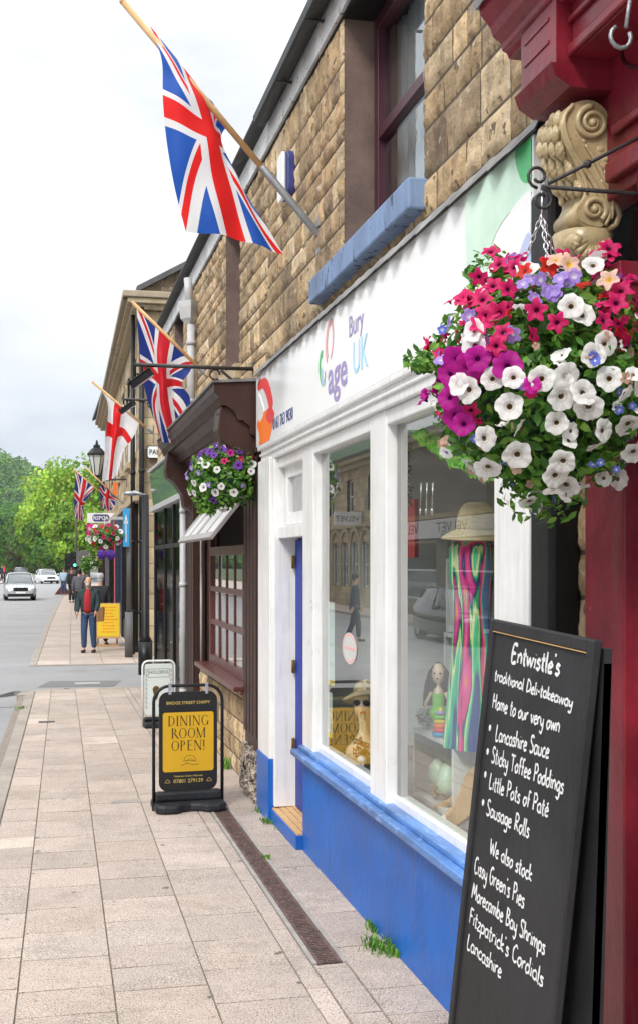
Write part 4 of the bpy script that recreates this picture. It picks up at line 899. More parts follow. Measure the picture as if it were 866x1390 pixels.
g = MB(); g.fbox(f2_, .2, 13.1, 2.85, 3.5, 0, .22); g.text(f2_, 'VELVET', .5, 3.2, 3.04, .222, m=1, sx=1.9); g.text(f2_, 'LADIESWEAR', .2, 3.3, 2.885, .222, m=1, sx=2.2); g.text(f2_, 'VELVET', .5, 8.4, 3.04, .222, m=1, sx=1.7)
g.build('sign_board', [M['white'], M['blacktxt']], o2)
opp('terraced_house', 18.5, 32.8, 6.3, [(1+k*3.4, 2.1+k*3.4, 3.9, 5.4) for k in range(4)]+[(1+k*3.4, 2.2+k*3.4, .9, 2.5) for k in range(4)], 'plain dark stone terrace directly across the road from the shops', 220, tones=DARKST)
opp('terraced_house', 2, 18.3, 6.6, [(1+k*3.4, 2.1+k*3.4, 3.9, 5.4) for k in range(4)]+[(1+k*3.4, 2.2+k*3.4, .9, 2.5) for k in range(4)], 'pale stone terrace across the road, behind the photographer', 230)
opp('terraced_house', 61.7, 76, 6.2, [(1+k*3.4, 2.1+k*3.4, 3.9, 5.4) for k in range(4)]+[(1+k*3.4, 2.2+k*3.4, .9, 2.5) for k in range(4)], 'stone terrace farther along the far side, beyond the arches', 240)
# ------------------------------------------------------------------ flags on their poles
def bern(ctrl, u, v):
    """smooth surface through a grid of control points: ctrl[row][col], row = along the fly, col = along the hoist"""
    def cr(p, t):
        n = len(p)-1; x = t*n; i = min(int(x), n-1); f = x-i
        a = p[i-1] if i > 0 else p[0]*2-p[1]; b = p[i]; c = p[i+1]; d = p[i+2] if i+2 <= n else p[n]*2-p[n-1]
        return .5*(2*b+(c-a)*f+(2*a-5*b+4*c-d)*f*f+(3*b-a-3*c+d)*f**3)
    return cr([cr(r, v) for r in ctrl], u)
def flag(Y, tip, wall, ctrl, mat, label, group=None, zoom=None, sleeve=0, nn=(70, 44), poleR=.02, ripple=.007, hang=True):
    tp = P(*tip, Y=Y); wl = P(*wall, Y=Y)
    t = thing('wall_flag', wl, label, 'flag', group)
    g = MB(); g.tube([tp, wl.lerp(tp, sleeve)], poleR, 12); g.ball(tp, poleR*1.05, n=12); g.build('pole', M['wood'], t)
    g = MB(); g.tube([wl.lerp(tp, max(.12, sleeve)+.0), wl], poleR*1.25, 12); 
    for s in (-1, 1): g.box(wl.x-.012, wl.x+.008, Y-.05, Y+.05, wl.z-.13 if s < 0 else wl.z+.05, wl.z-.05 if s < 0 else wl.z+.13)
    g.box(wl.x-.006, wl.x+.01, Y-.025, Y+.025, wl.z-.15, wl.z+.15); g.build('bracket', M['galv'], t, bevel=.002)
    C = [[P(a, b, Y=Y+o) for a, b, o in row] for row in ctrl]
    g = MB(); uv = []; rows = []
    for i in range(nn[0]+1):
        r = []
        for j in range(nn[1]+1):
            u = i/nn[0]; v = j/nn[1]; q = bern(C, u, v); q.y += ripple*math.sin(v*17+u*5)*u*3+ripple*math.sin(u*23+v*9)
            r.append(q); uv.append((u, 1-v))
        rows.append(r)
    g.grid(rows); g.build('cloth', mat, t, uv=uv); return t
def zc(rows, ox, oy, s): return [[(ox+a/s, oy+b/s, o) for a, b, o in r] for r in rows]
# near one: rows run from the pole (first) to the free edge (last); columns from the tip end to the wall end
near = zc([
 [(135, 105, 0), (225, 215, .0), (305, 320, .0), (385, 425, .0), (468, 528, .0)],
 [(187, 260, -.05), (265, 330, -.09), (345, 400, -.03), (415, 455, .10), (455, 535, .14)],
 [(192, 440, -.08), (300, 495, -.12), (400, 560, -.03), (428, 585, .10), (440, 600, .16)],
 [(225, 720, -.08), (330, 745, -.12), (440, 760, -.04), (505, 770, .04), (530, 790, .08)],
 [(285, 978, -.06), (395, 980, -.11), (500, 1003, -.05), (600, 1035, .0), (697, 1068, .04)]], 160, 0, 3.093)
flag(7.73, (167, 2), (433, 319), near, UJB, 'largest union flag draped from the nearest wooden pole, over the white sign', 'union flags along the street', sleeve=.30, poleR=.021)
mid = zc([
 [(266, 112, 0), (325, 170, 0), (385, 228, 0), (445, 286, 0), (505, 345, 0)],
 [(272, 215, -.05), (325, 270, .05), (370, 330, -.05), (430, 365, .06), (490, 385, 0)],
 [(285, 360, -.06), (335, 390, .06), (375, 430, -.07), (420, 430, .07), (455, 440, 0)],
 [(310, 500, -.08), (345, 520, .04), (385, 540, -.09), (440, 520, .05), (492, 500, -.02)],
 [(372, 680, -.05), (395, 684, .04), (420, 680, -.05), (450, 662, .04), (480, 640, 0)]], 100, 380, 3.093)
flag(13.3, (181, 411), (284, 512), mid, UJ, 'rumpled union flag on the second pole, over the brown cornice', 'union flags along the street', poleR=.02)
eng = zc([
 [(112, 455, 0), (152, 488, 0), (194, 522, 0), (236, 556, 0), (278, 592, 0)],
 [(146, 520, -.05), (150, 545, .04), (185, 560, -.04), (222, 590, .03), (262, 640, 0)],
 [(140, 625, -.05), (152, 625, .04), (178, 640, -.05), (210, 640, .03), (238, 680, 0)],
 [(130, 740, -.05), (146, 740, .04), (166, 740, -.05), (185, 700, .03), (212, 715, 0)],
 [(120, 850, -.04), (138, 842, .03), (155, 838, -.04), (172, 830, .03), (186, 818, 0)]], 100, 380, 3.093)
flag(19.15, (127, 519), (209, 589), eng, SG, 'white flag with a red cross hanging at the corner of the black shop', poleR=.02)
f4 = zc([
 [(372, 362, 0), (395, 380, 0), (418, 400, 0), (440, 418, 0), (464, 436, 0)],
 [(370, 410, -.05), (390, 430, .1), (410, 450, -.05), (425, 470, .1), (440, 480, 0)],
 [(366, 470, -.05), (382, 490, .1), (396, 510, -.05), (405, 520, .1), (414, 520, 0)],
 [(366, 530, -.05), (378, 540, .1), (392, 560, -.05), (402, 552, .1), (412, 548, 0)],
 [(368, 585, -.05), (380, 590, .1), (392, 596, -.05), (402, 600, .1), (410, 604, 0)]], 0, 540, 3.608)
flag(37.5, (101, 637), (148, 678), f4, UJ, 'farthest left union flag, small, hanging in front of the green trees', 'union flags along the street', nn=(30, 20))
f5 = zc([
 [(430, 352, 0), (450, 372, 0), (470, 392, 0), (490, 410, 0), (500, 420, 0)],
 [(500, 420, 0), (515, 440, .1), (528, 440, -.05), (548, 465, .1), (568, 480, 0)],
 [(490, 440, -.05), (508, 470, .1), (526, 480, -.05), (548, 490, .1), (568, 500, 0)],
 [(494, 490, -.05), (510, 505, .1), (526, 520, -.05), (546, 520, .1), (566, 520, 0)],
 [(505, 540, -.05), (520, 545, .1), (532, 552, -.05), (546, 550, .1), (560, 540, 0)]], 0, 540, 3.608)
flag(31, (116, 634), (168, 684), f5, UJ, 'small folded union flag below the black lantern', 'union flags along the street', nn=(30, 20))
# ------------------------------------------------------------------ floodlights on long arms
def armlight(Y, a, b, lampx, label, drop=.12, scroll=True):
    A = P(*a, Y=Y); B = P(*b, Y=Y); t = thing('floodlight_arm', (1.8, Y, A.z), label, 'floodlight', 'floodlights on iron arms')
    g = MB(); g.tube([A, (1.8, Y, A.z)], .017, 8); 
    g.tube([(1.8, Y, A.z-.14), (1.8, Y, A.z+.06)], .02, 8)
    if scroll: g.tube(smoothline([(1.79, Y, A.z-.16), (1.65, Y, A.z-.13), (1.5, Y, A.z-.02)], 6), .012); g.tube([(1.45+.045*math.cos(k/10*6), Y, A.z-.06+.045*math.sin(k/10*6)) for k in range(10)], .009)
    g.build('arm', M['iron'], t)
    L = P(lampx, a[1], Y=Y); g = MB(); fr = Fr((L.x, Y, A.z-drop), (.75, -.2, .55), (-.55, 0, .75))
    g.fbox(fr, -.11, .11, -.03, .03, -.06, .06); g.fbox(fr, -.115, .115, .03, .04, -.07, .07)
    for k in range(5): g.fbox(fr, -.1+k*.045, -.085+k*.045, .04, .06, -.05, .05)
    g.tube([(L.x, Y, A.z), (L.x, Y, A.z-drop+.04)], .012); g.build('lamp_head', M['black'], t, bevel=.006)
    g = MB(); g.fbox(fr, -.1, .1, -.035, -.031, -.05, .05); g.build('lens', M['lens'], t)
armlight(10.2, (183, 495), (328, 496), 193, 'long black arm with a floodlight above the brown cornice')
armlight(16.5, (167, 542), (262, 543), 173, 'second black floodlight arm in front of the white flag', scroll=True)
# ------------------------------------------------------------------ alarm box
t = thing('alarm_box', (1.75, 8.77, 4.6), 'white and navy burglar alarm box high on the stone wall', 'alarm box'); fr = street(1.80); p = P(390, 240, X=1.76)
q = rrect(.26, .34, .07, x=-p.y, y=p.z); g = MB(); g.poly(fr, q, .005, .06); g.build('back_cover', M['navy'], t, bevel=.008)
g = MB(); g.poly(fr, rrect(.22, .36, .06, x=-p.y-.035, y=p.z), .062, .09); g.build('front_cover', M['white'], t, bevel=.012)
# ------------------------------------------------------------------ chalkboard
TL = P(670, 840, X=1.30); TR = P(812, 869, X=1.30); BL = P(622, 1300, X=1.205)
ex = (TR-TL).normalized(); up = (TL-BL).normalized(); ez = ex.cross(up).normalized(); ey = ez.cross(ex).normalized()
ck = Fr(TL, ex, ey); WB = (TR-TL).length
def onfr(fr, px, py):
    d = P(px, py, Y=1)-Vector((0, 0, 2)); o = Vector((0, 0, 2)); t = (fr.o-o).dot(fr.z)/d.dot(fr.z); h = o+d*t-fr.o
    return h.dot(fr.x), h.dot(fr.y)
HB = TL.z/ey.z; bl_x = onfr(ck, 622, 1300); skew = bl_x[0]/bl_x[1]
t = thing('chalkboard', (1.2, 2.95, 0), 'tall black framed chalkboard handwritten with a deli menu in white', 'chalkboard')
def sk_(x, y, z=0): return ck(x+skew*y, y, z)
class SFr:      # board frame, sides leaning a little
    o = ck.o; x = ck.x; y = ck.y; z = ck.z
    def __call__(s, x, y, z=0): return sk_(x, y, z)
cf = SFr()
g = MB(); fw = .034
g.fbox(cf, 0, fw, -HB, 0, -.012, .014); g.fbox(cf, WB-fw, WB, -HB, -.0, -.012, .014); g.fbox(cf, fw, WB-fw, -fw, 0, -.012, .013); g.fbox(cf, fw, WB-fw, -HB+.1, -HB+.2, -.012, .013)
g.build('frame', M['slateboard'], t, bevel=.005)
g = MB(); g.fbox(cf, fw, WB-fw, -HB+.2, -fw, -.008, .006); pan = g.build('panel', M['slateboard'], t)
g = MB(); g.fbox(cf, fw, WB-fw, -fw-.0022, -fw, .006, .0135); g.build('worn_edge', M['wood'], t)
g = MB(); z6 = 2.895
def W6(a, b): return onfr(ck, 600+a/z6, 820+b/z6)
def line(txt, s, e, hpx, w=.0065, bullet=None):
    x0, y0 = W6(*s); x1, y1 = W6(*e); a = math.atan2(y1-y0, x1-x0); L = math.hypot(x1-x0, y1-y0)
    f = Fr(ck(x0, y0, .0065), ck.x*math.cos(a)+ck.y*math.sin(a), -ck.x*math.sin(a)+ck.y*math.cos(a))
    xa, ya = W6(s[0], s[1]-hpx); h = math.hypot(xa-x0, ya-y0)
    handwrite(g, f, txt, 0, 0, h, w, .001, total=L)
    if bullet: x, y = W6(*bullet); g.poly(ck, [(x+.008*math.cos(k), y+.01*math.sin(k)) for k in (0, 1, 2, 3, 4, 5)], .0062, .0075)
line("Entwistle's", (277, 225), (470, 280), 70, .0095)
line("traditional Deli-takeaway", (212, 297), (520, 408), 44); line("Home to our very own", (203, 408), (470, 505), 57)
line("Lancashire Sauce", (215, 535), (428, 606), 62, bullet=(195, 487)); line("Sticky Toffee Poddings", (200, 620), (485, 745), 62, bullet=(186, 580))
line("Little Pots of Paté", (190, 722), (425, 838), 60, bullet=(177, 670)); line("Sausage Rolls", (180, 826), (350, 918), 62, bullet=(168, 780))
line("We also stock", (193, 978), (360, 1090), 60); line("Cissy Green's Pies", (132, 1052), (330, 1195), 66)
line("Morecambe Bay Shrimps", (122, 1152), (412, 1380), 62); line("Fitzpatrick's Cordials", (112, 1248), (405, 1505), 62); line("Lancashire", (103, 1350), (240, 1470), 62)
g.build('handwriting', M['chalk'], t)
rf = Fr(ck(0, 0, -.03), ck.x, (ck.y*1-ck.z*-.0)); g = MB()
top0 = cf(0.0, -.02, -.018); top1 = cf(WB, -.02, -.018); a0 = Vector((1.25, top0.y-.0, 0)); a1 = Vector((1.25, top1.y, 0)); n_ = Vector((.02, 0, 0))
for a, b, c, d in ((top0, a0, .0, .05), (top1, a1, -.05, .0)): g.hexa([b+Vector((0, -c, 0)), b+Vector((0, -d, 0)), b+n_*2+Vector((0, -d, 0)), b+n_*2+Vector((0, -c, 0)), a+Vector((0, -c, 0)), a+Vector((0, -d, 0)), a+n_+Vector((0, -d, 0)), a+n_+Vector((0, -c, 0))])
l = lambda p, q, t_: p.lerp(q, t_)
g.hexa([l(top0, a0, .85), l(top1, a1, .85), l(top1, a1, .85)+n_, l(top0, a0, .85)+n_, l(top0, a0, .02), l(top1, a1, .02), l(top1, a1, .02)+n_, l(top0, a0, .02)+n_]); g.build('rear_leg', M['slateboard'], t)
# ------------------------------------------------------------------ black and amber pavement sign
def hoop(mb, f, w, h, r, tr=.013, z=0, n=10):
    pts = [f(-w/2, 0, z)]+[f(-w/2+r-r*math.cos(R(90*k/6)), h-r+r*math.sin(R(90*k/6)), z) for k in range(7)]+[f(w/2-r+r*math.sin(R(90*k/6)), h-r+r*math.cos(R(90*k/6)), z) for k in range(7)]+[f(w/2, 0, z)]
    mb.tube(pts, tr, n)
t = thing('pavement_sign', (1.15, 9.6, 0), 'black hooped pavement sign with amber poster reading DINING ROOM OPEN!', 'pavement sign')
fr = Fr((1.14, 9.55, .0), (1, .06, 0)); g = MB(); hoop(g, fr, .56, 1.0, .13, .0135); g.build('frame', M['black'], t)
g = MB(); q = [(-.285, .03), (-.28, .12), (.28, .12), (.285, .03)]
top = rrect(.57, .42, .03); base = [(-.285, -.16), (-.22, -.2), (-.12, -.205), (-.07, -.15), (0, -.13), (.07, -.15), (.12, -.205), (.22, -.2), (.285, -.16), (.285, .16), (.22, .2), (.12, .205), (-.12, .205), (-.22, .2), (-.285, .16)]
g.poly(Fr(fr(0, 0, 0), fr.x, fr.x.cross(Vector((0, 0, 1)))*-1), base, 0, .07); g.fbox(fr, -.27, .27, .07, .15, -.04, .04); g.build('weighted_base', M['plastic'], t, bevel=.02)
g = MB()
for s in (-.15, .15): g.fbox(fr, s-.012, s+.012, .93, 1.02, -.017, .017); g.tube([fr(s, .95, .03), fr(s, .95, -.03)], .006)
g.build('hanger', M['chrome'], t, bevel=.002)
g = MB(); g.poly(fr, rrect(.475, .80, .07, x=0, y=.55), -.008, .008); g.build('panel', M['blacktxt'], t)
g = MB(); g.poly(fr, rrect(.415, .48, .02, x=.0, y=.545), .0085, .0095, 0)
roman(g, fr, 'DINING', 0, .675, .082, .0105, 1); roman(g, fr, 'ROOM', 0, .575, .082, .0105, 1); roman(g, fr, 'OPEN!', 0, .475, .082, .0105, 1)
g.text(fr, 'BRIDGE STREET CHIPPY', .034, 0, .85, .0085, 'CENTER', 2, ex=.0004); g.text(fr, '07801 279139', .042, 0, .215, .0085, 'CENTER', 2, ex=.0004); g.text(fr, 'Telephone Orders Welcome', .02, 0, .262, .0085, 'CENTER', 2, ex=.0003)
def curve2(mb, f, pts, w, z, m):
    l = smoothline([Vector((a, b, 0)) for a, b in pts], 6)
    for a, b in zip(l, l[1:]):
        d = (b-a).normalized(); n = Vector((-d.y, d.x, 0))*w/2; mb.quad([f(*(a-n).xy, z), f(*(b-n).xy, z), f(*(b+n).xy, z), f(*(a+n).xy, z)], m)
curve2(g, fr, [(-.04, .39), (-.02, .425), (.02, .435), (.055, .41), (.06, .385)], .003, .0105, 1); curve2(g, fr, [(-.06, .355), (0, .372), (.03, .36), (.09, .362)], .003, .0105, 1); curve2(g, fr, [(-.04, .39), (.0, .395), (.06, .385)], .003, .0105, 1); curve2(g, fr, [(-.02, .372), (.0, .405), (.03, .40), (.05, .385)], .0025, .0105, 1)
for s in (-.17, .17): curve2(g, fr, [(s-.02, .22), (s, .245), (s+.02, .22), (s-.02, .22)], .003, .0095, 2)
g.build('poster', [M['yellow'], M['blacktxt'], M['goldtxt']], t)
# white pavement sign behind it
t = thing('pavement_sign', (1.36, 14.4, 0), 'white hooped pavement sign with an ice cream drawing, farther up the paving', 'pavement sign')
fr = Fr((1.36, 14.4, 0), (1, .05, 0)); g = MB(); hoop(g, fr, .39, .80, .07, .013); g.build('frame', M['white'], t)
g = MB(); g.fbox(fr, -.19, .19, 0, .07, -.16, .16); g.fbox(fr, -.18, .18, .07, .12, -.04, .04); g.build('weighted_base', M['plastic'], t, bevel=.02)
g = MB(); g.poly(fr, rrect(.34, .62, .03, x=0, y=.455), -.006, .006); g.build('panel', M['sticker'], t)
g = MB(); g.text(fr, 'HOLDENS', .055, 0, .645, .0065, 'CENTER', 1, ex=.0004, sx=.95)
for a, b, c, d in ((-.13, .13, .70, .704), (-.13, .13, .60, .604), (-.13, -.126, .60, .704), (.126, .13, .60, .704)): g.fbox(fr, a, b, c, d, .0065, .0075, 1)
g.poly(fr, [(x*.8-.03, z*.8+.33) for x, z in ((-.05, .12), (-.055, .17), (-.02, .21), (.03, .2), (.055, .16), (.05, .12), (.01, .0), (-.01, .0))], .0065, .008, 0)
for k in range(9):
    for s in (-1, 1): x = s*.15; z = .22+k*.055; curve2(g, fr, [(x-.012, z), (x+.012, z+.015), (x-.01, z+.03), (x+.012, z+.04)], .004, .0075, 1)
g.text(fr, 'ICE', .05, .03, .24, .0065, 'CENTER', 1, ex=.0004); 
g.build('print', [M['brass'], M['blacktxt']], t)
# ------------------------------------------------------------------ flowers
def petal_mesh(rad, col, throat, seed, star=.14, pw=7, deep=.35):
    rg = random.Random(seed); mb = MB(); n = 30; rings = [(0, -deep), (.1, -deep*.8), (.2, -.12), (.42, .0), (.7, .05), (.9, .07), (1., .05)]; idx = []
    ph = rg.uniform(0, 6)
    for r, h in rings:
        row = []
        for k in range(n):
            a = k/n*2*math.pi; lobe = 1-star*r*r*abs(math.sin(a*2.5+ph))**pw; rr = r*rad*lobe*(1+.03*math.sin(a*3+seed)+.02*math.sin(a*7+seed))
            ruff = r*r*(.09*math.cos(a*5+2*ph+math.pi)+.1*math.sin(a*2+seed)+.07*math.sin(a*8+seed*2))-.10*r*abs(math.sin(a*2.5+ph))**9
            row.append(mb.vert((rr*math.cos(a), rr*math.sin(a), rad*(h+ruff*.8))))
        idx.append(row)
    for i in range(len(rings)-1):
        for k in range(n):
            j = (k+1) % n; c = throat if i <= 1 else (tuple(.35*x+.65*y for x, y in zip(throat, col)) if i == 2 else tuple(x*(1-.035*(k % 3)-(.08 if i == 3 else 0)) for x in col)); mb.face((idx[i][k], idx[i][j], idx[i+1][j], idx[i+1][k]), 0, c, True)
    me = bpy.data.meshes.new('flower'); me.from_pydata(mb.v, [], mb.f); me.polygons.foreach_set('use_smooth', mb.s); me.materials.append(M['petal'])
    at = me.color_attributes.new('Col', 'FLOAT_COLOR', 'CORNER'); d = []
    for f, c in zip(mb.f, mb.c): d += (list(c)+[1.])*len(f)
    at.data.foreach_set('color', d); return me
KIND = {'white': ((.97, .96, .945), (.16, .1, .04)), 'pink': ((.72, .02, .16), (.10, .0, .03)), 'magenta': ((.5, .01, .3), (.12, .0, .09)), 'purple': ((.2, .05, .45), (.05, .0, .12)),
        'speckled': ((.42, .28, .75), (.8, .75, .85)), 'blue': ((.16, .22, .75), (.8, .8, .9)), 'peach': ((.9, .62, .5), (.8, .5, .05)), 'red': ((.7, .03, .02), (.3, .02, .01)), 'bud': ((.6, .4, .3), (.5, .3, .2))}
RADK = {'white': .038, 'pink': .036, 'magenta': .04, 'purple': .042, 'speckled': .024, 'blue': .014, 'peach': .036, 'red': .034, 'bud': .016}
FM = {(k, s): petal_mesh(RADK[k], KIND[k][0], KIND[k][1], s*3+1, star=.42 if k in ('pink', 'red', 'peach') else (.12 if k in ('white', 'magenta') else .3), pw=2.2 if k in ('pink', 'red', 'peach') else 7, deep=.5 if k in ('pink', 'white', 'magenta') else .3) for k in KIND for s in range(5)}
def place_flower(par, loc, nrm, kind, sc=1., rg=rnd):
    o = bpy.data.objects.new('flower', FM[(kind, rg.randrange(5))]); COL.objects.link(o); o.parent = par
    o.rotation_mode = 'QUATERNION'; q = Vector(nrm).to_track_quat('Z', 'Y'); o.rotation_quaternion = q @ __import__('mathutils').Quaternion((0, 0, 1), rg.uniform(0, 6))
    o.location = Vector(loc)-ORG[par]; o.scale = (sc,)*3; return o
def leaves(mb, C, rad, n, size, tones, rg, inner=.55, shape=None, drop=0):
    for _ in range(n):
        d = Vector((rg.gauss(0, 1), rg.gauss(0, 1), rg.gauss(0, 1))).normalized(); r = inner+(1.02-inner)*rg.random()**.6
        if shape: r *= shape(d)
        p = C+Vector((d.x*rad[0], d.y*rad[1], d.z*rad[2]))*r
        if drop and d.z < -.2: p.z -= drop*rg.random()
        nn = (d*.9+Vector((rg.gauss(0, .6), rg.gauss(0, .6), rg.gauss(0, .6)+.3))).normalized(); a = nn.orthogonal().normalized(); q = Matrix.Rotation(rg.uniform(0, 6.28), 3, nn); a = q @ a; b = nn.cross(a)
        s = size*rg.uniform(.6, 1.3); c = rg.choice(tones); k = rg.uniform(.75, 1.25); c = (c[0]*k, c[1]*k, c[2]*k)
        v = [mb.vert(p-a*s*.9), mb.vert(p+b*s*.42-a*s*.2+nn*s*.12), mb.vert(p+b*s*.36+a*s*.45), mb.vert(p+a*s), mb.vert(p-b*s*.36+a*s*.45), mb.vert(p-b*s*.42-a*s*.2+nn*s*.12)]
        mb.face((v[0], v[1], v[2], v[3]), 0, c); mb.face((v[0], v[3], v[4], v[5]), 0, c)
GREEN = [(.07, .2, .025), (.1, .27, .035), (.16, .36, .045), (.045, .14, .02), (.22, .42, .06), (.06, .18, .03)]
# big basket by the burgundy shop
rg = random.Random(3)
C = Vector((1.40, 3.16, 2.52)); RAD = (.325, .31, .33)
t = thing('hanging_basket', C-Vector((0, 0, .35)), 'big overflowing hanging basket of white and pink petunias beside the burgundy shop', 'hanging basket', 'hanging flower baskets')
g = MB(); g.lathe((C.x, C.y, C.z-.22), [(.02, 0), (.12, .02), (.18, .1), (.2, .2), (.21, .21), (.2, .22), (.17, .12)], 24); g.build('basket_bowl', M['tealplastic'], t)
hk = P(735, 258, Y=3.12); g = MB()
for a in (20, 140, 260): chain(g, hk+Vector((0, 0, -.07)), C+Vector((.2*math.cos(R(a)), .2*math.sin(R(a)), .0)), 26, .0065, .0018)
g.tube([hk+Vector((0, 0, .0)), hk+Vector((0, 0, -.08))], .003); g.build('chain', M['chrome'], t)
def shp(d): return 1+.08*math.sin(d.x*9+d.z*5)+.06*math.sin(d.y*11+d.z*7)
g = MB(); leaves(g, C, (.31, .30, .31), 6500, .021, GREEN, rg, .5, shp); leaves(g, C+Vector((-.30, .12, .07)), (.09, .09, .04), 260, .016, GREEN[2:], rg, .1)
leaves(g, C+Vector((.0, 0, -.28)), (.14, .14, .14), 450, .018, GREEN, rg, .1); leaves(g, C+Vector((-.12, .1, .28)), (.1, .1, .12), 300, .018, GREEN[1:], rg, .1)
g.build('foliage', M['leaf'], t)
FLW = dict(
 white=[(255,380),(250,430),(200,570),(230,590),(310,550),(395,545),(378,650),(495,550),(585,540),(550,715),(570,615),(668,655),(650,600),(690,460),(730,420),(650,305),(748,548),(715,735),(825,725),(832,820),(403,835),(295,880),(285,770),(545,900),(570,845),(585,955),(450,1010),(860,570),(440,130),(680,140),(600,290)],
 pink=[(305,75),(340,140),(270,190),(310,195),(220,250),(270,250),(330,300),(290,310),(350,375),(330,430),(475,310),(550,350),(745,65),(735,110),(800,180),(780,230),(760,280),(730,330),(850,260),(580,100),(370,210),(390,135),(700,90),(840,170)],
 magenta=[(180,480),(270,480),(150,530),(365,500),(155,620),(165,690),(200,720),(220,510)],
 speckled=[(430,215),(490,180),(520,220),(590,200),(470,260),(560,190),(240,330),(130,480),(450,190),(610,180),(540,240)],
 blue=[(780,665),(830,650),(675,855),(710,855),(770,885),(250,770),(130,370),(790,600)], peach=[(595,140),(730,200),(550,120)], red=[(520,125),(430,160)])
o_ = Vector((0, 0, 2))
def ell_hit(px, py, C, rad):
    d = (P(px, py, Y=1)-o_).normalized(); oc = o_-C; S = lambda v: Vector((v.x/rad[0], v.y/rad[1], v.z/rad[2])); a = S(d).dot(S(d)); b = 2*S(oc).dot(S(d)); c = S(oc).dot(S(oc))-1; D = b*b-4*a*c
    t_ = (-b-math.sqrt(D))/(2*a) if D > 0 else -b/(2*a)
    return o_+d*t_
for kind, pts in FLW.items():
    for a, b in pts:
        p = ell_hit(560+a/2.83, 320+b/2.83, C, (.345, .33, .35)); gs = .36 if kind in ('white', 'magenta') else .5; n = (p-C).normalized()*.8+Vector((-.22, -.62, -.05))+Vector((rg.gauss(0, gs), rg.gauss(0, gs*.6), rg.gauss(0, gs)))
        place_flower(t, p+(p-C).normalized()*rg.uniform(.002, .03), n, kind, rg.uniform(.82, 1.08), rg)
for k in range(13):      # the far side of the basket
    a = rg.uniform(-.4, 2.6); e = rg.uniform(-.9, 1.2); d = Vector((math.cos(a)*math.cos(e), math.sin(a)*math.cos(e), math.sin(e))); place_flower(t, C+Vector((d.x*.33, d.y*.32, d.z*.34)), d, rg.choice(['white', 'pink', 'white', 'magenta']), 1, rg)
sb = MB()
for k in range(330):     # small lobelia, buds and half open blooms between the petunias
    d = Vector((rg.gauss(0, 1), rg.gauss(0, 1), rg.gauss(.1, .9))).normalized(); c_ = C+Vector((d.x*.33, d.y*.32, d.z*.335))*shp(d)
    kd = rg.choice(['pink', 'pink', 'pink', 'speckled', 'red', 'white'] if d.z > .2 else (['magenta', 'magenta', 'white', 'pink', 'speckled'] if d.x < -.45 and d.z > -.45 else ['white', 'white', 'white', 'bud', 'blue', 'bud'])); me = FM[(kd, rg.randrange(5))]; q = (d+Vector((rg.gauss(0, .6), rg.gauss(0, .6), rg.gauss(0, .6)))).to_track_quat('Z', 'Y').to_matrix(); sc = rg.uniform(.4, .95) if kd in ('white', 'pink', 'red', 'magenta') else rg.uniform(.7, 1.2); col = KIND[kd]; b0 = len(sb.v)
    for v in me.vertices: w_ = Vector((v.co.x, v.co.y, v.co.z*(1+1.5*(sc < .55)))); sb.vert(c_+q @ (w_*sc))
    for f in me.polygons: sb.face([b0+i for i in f.vertices], 0, col[1] if f.index < 60 else col[0], True)
tag(sb.build('small_blossoms', M['petal'], t), kind='stuff')
# wrought iron bracket
b_ = thing('basket_bracket', (1.82, 3.12, 2.9), 'black wrought iron scroll bracket holding the big flower basket', 'bracket', 'wrought iron basket brackets')
g = MB(); h = hk; g.tube([h+Vector((0, 0, .01)), (1.84, 3.12, h.z+.01)], .0065, 8); g.tube([h+Vector((.02, 0, .02)), (1.80, 3.12, h.z+.24)], .0055, 8); g.tube([(1.83, 3.12, h.z-.15), (1.83, 3.12, h.z+.32)], .009, 8)
def curl(c, r, s, a0, n=14, w=.006): g.tube([c+Vector((s*(r*(1-k/n*.62))*math.cos(a0+k/n*7.2), 0, (r*(1-k/n*.62))*math.sin(a0+k/n*7.2))) for k in range(n+1)], w*.8, 8)
curl(h+Vector((-.012, 0, .038)), .034, -1, -1.5); curl(h+Vector((-.0, 0, -.028)), .034, -1, 1.5); curl(Vector((1.80, 3.12, h.z+.20)), .03, 1, 1.); curl(Vector((1.79, 3.12, h.z+.04)), .03, 1, -1.2)
g.ball(h+Vector((.14, 0, .085)), .013, n=8); g.build('scrollwork', M['iron'], b_)
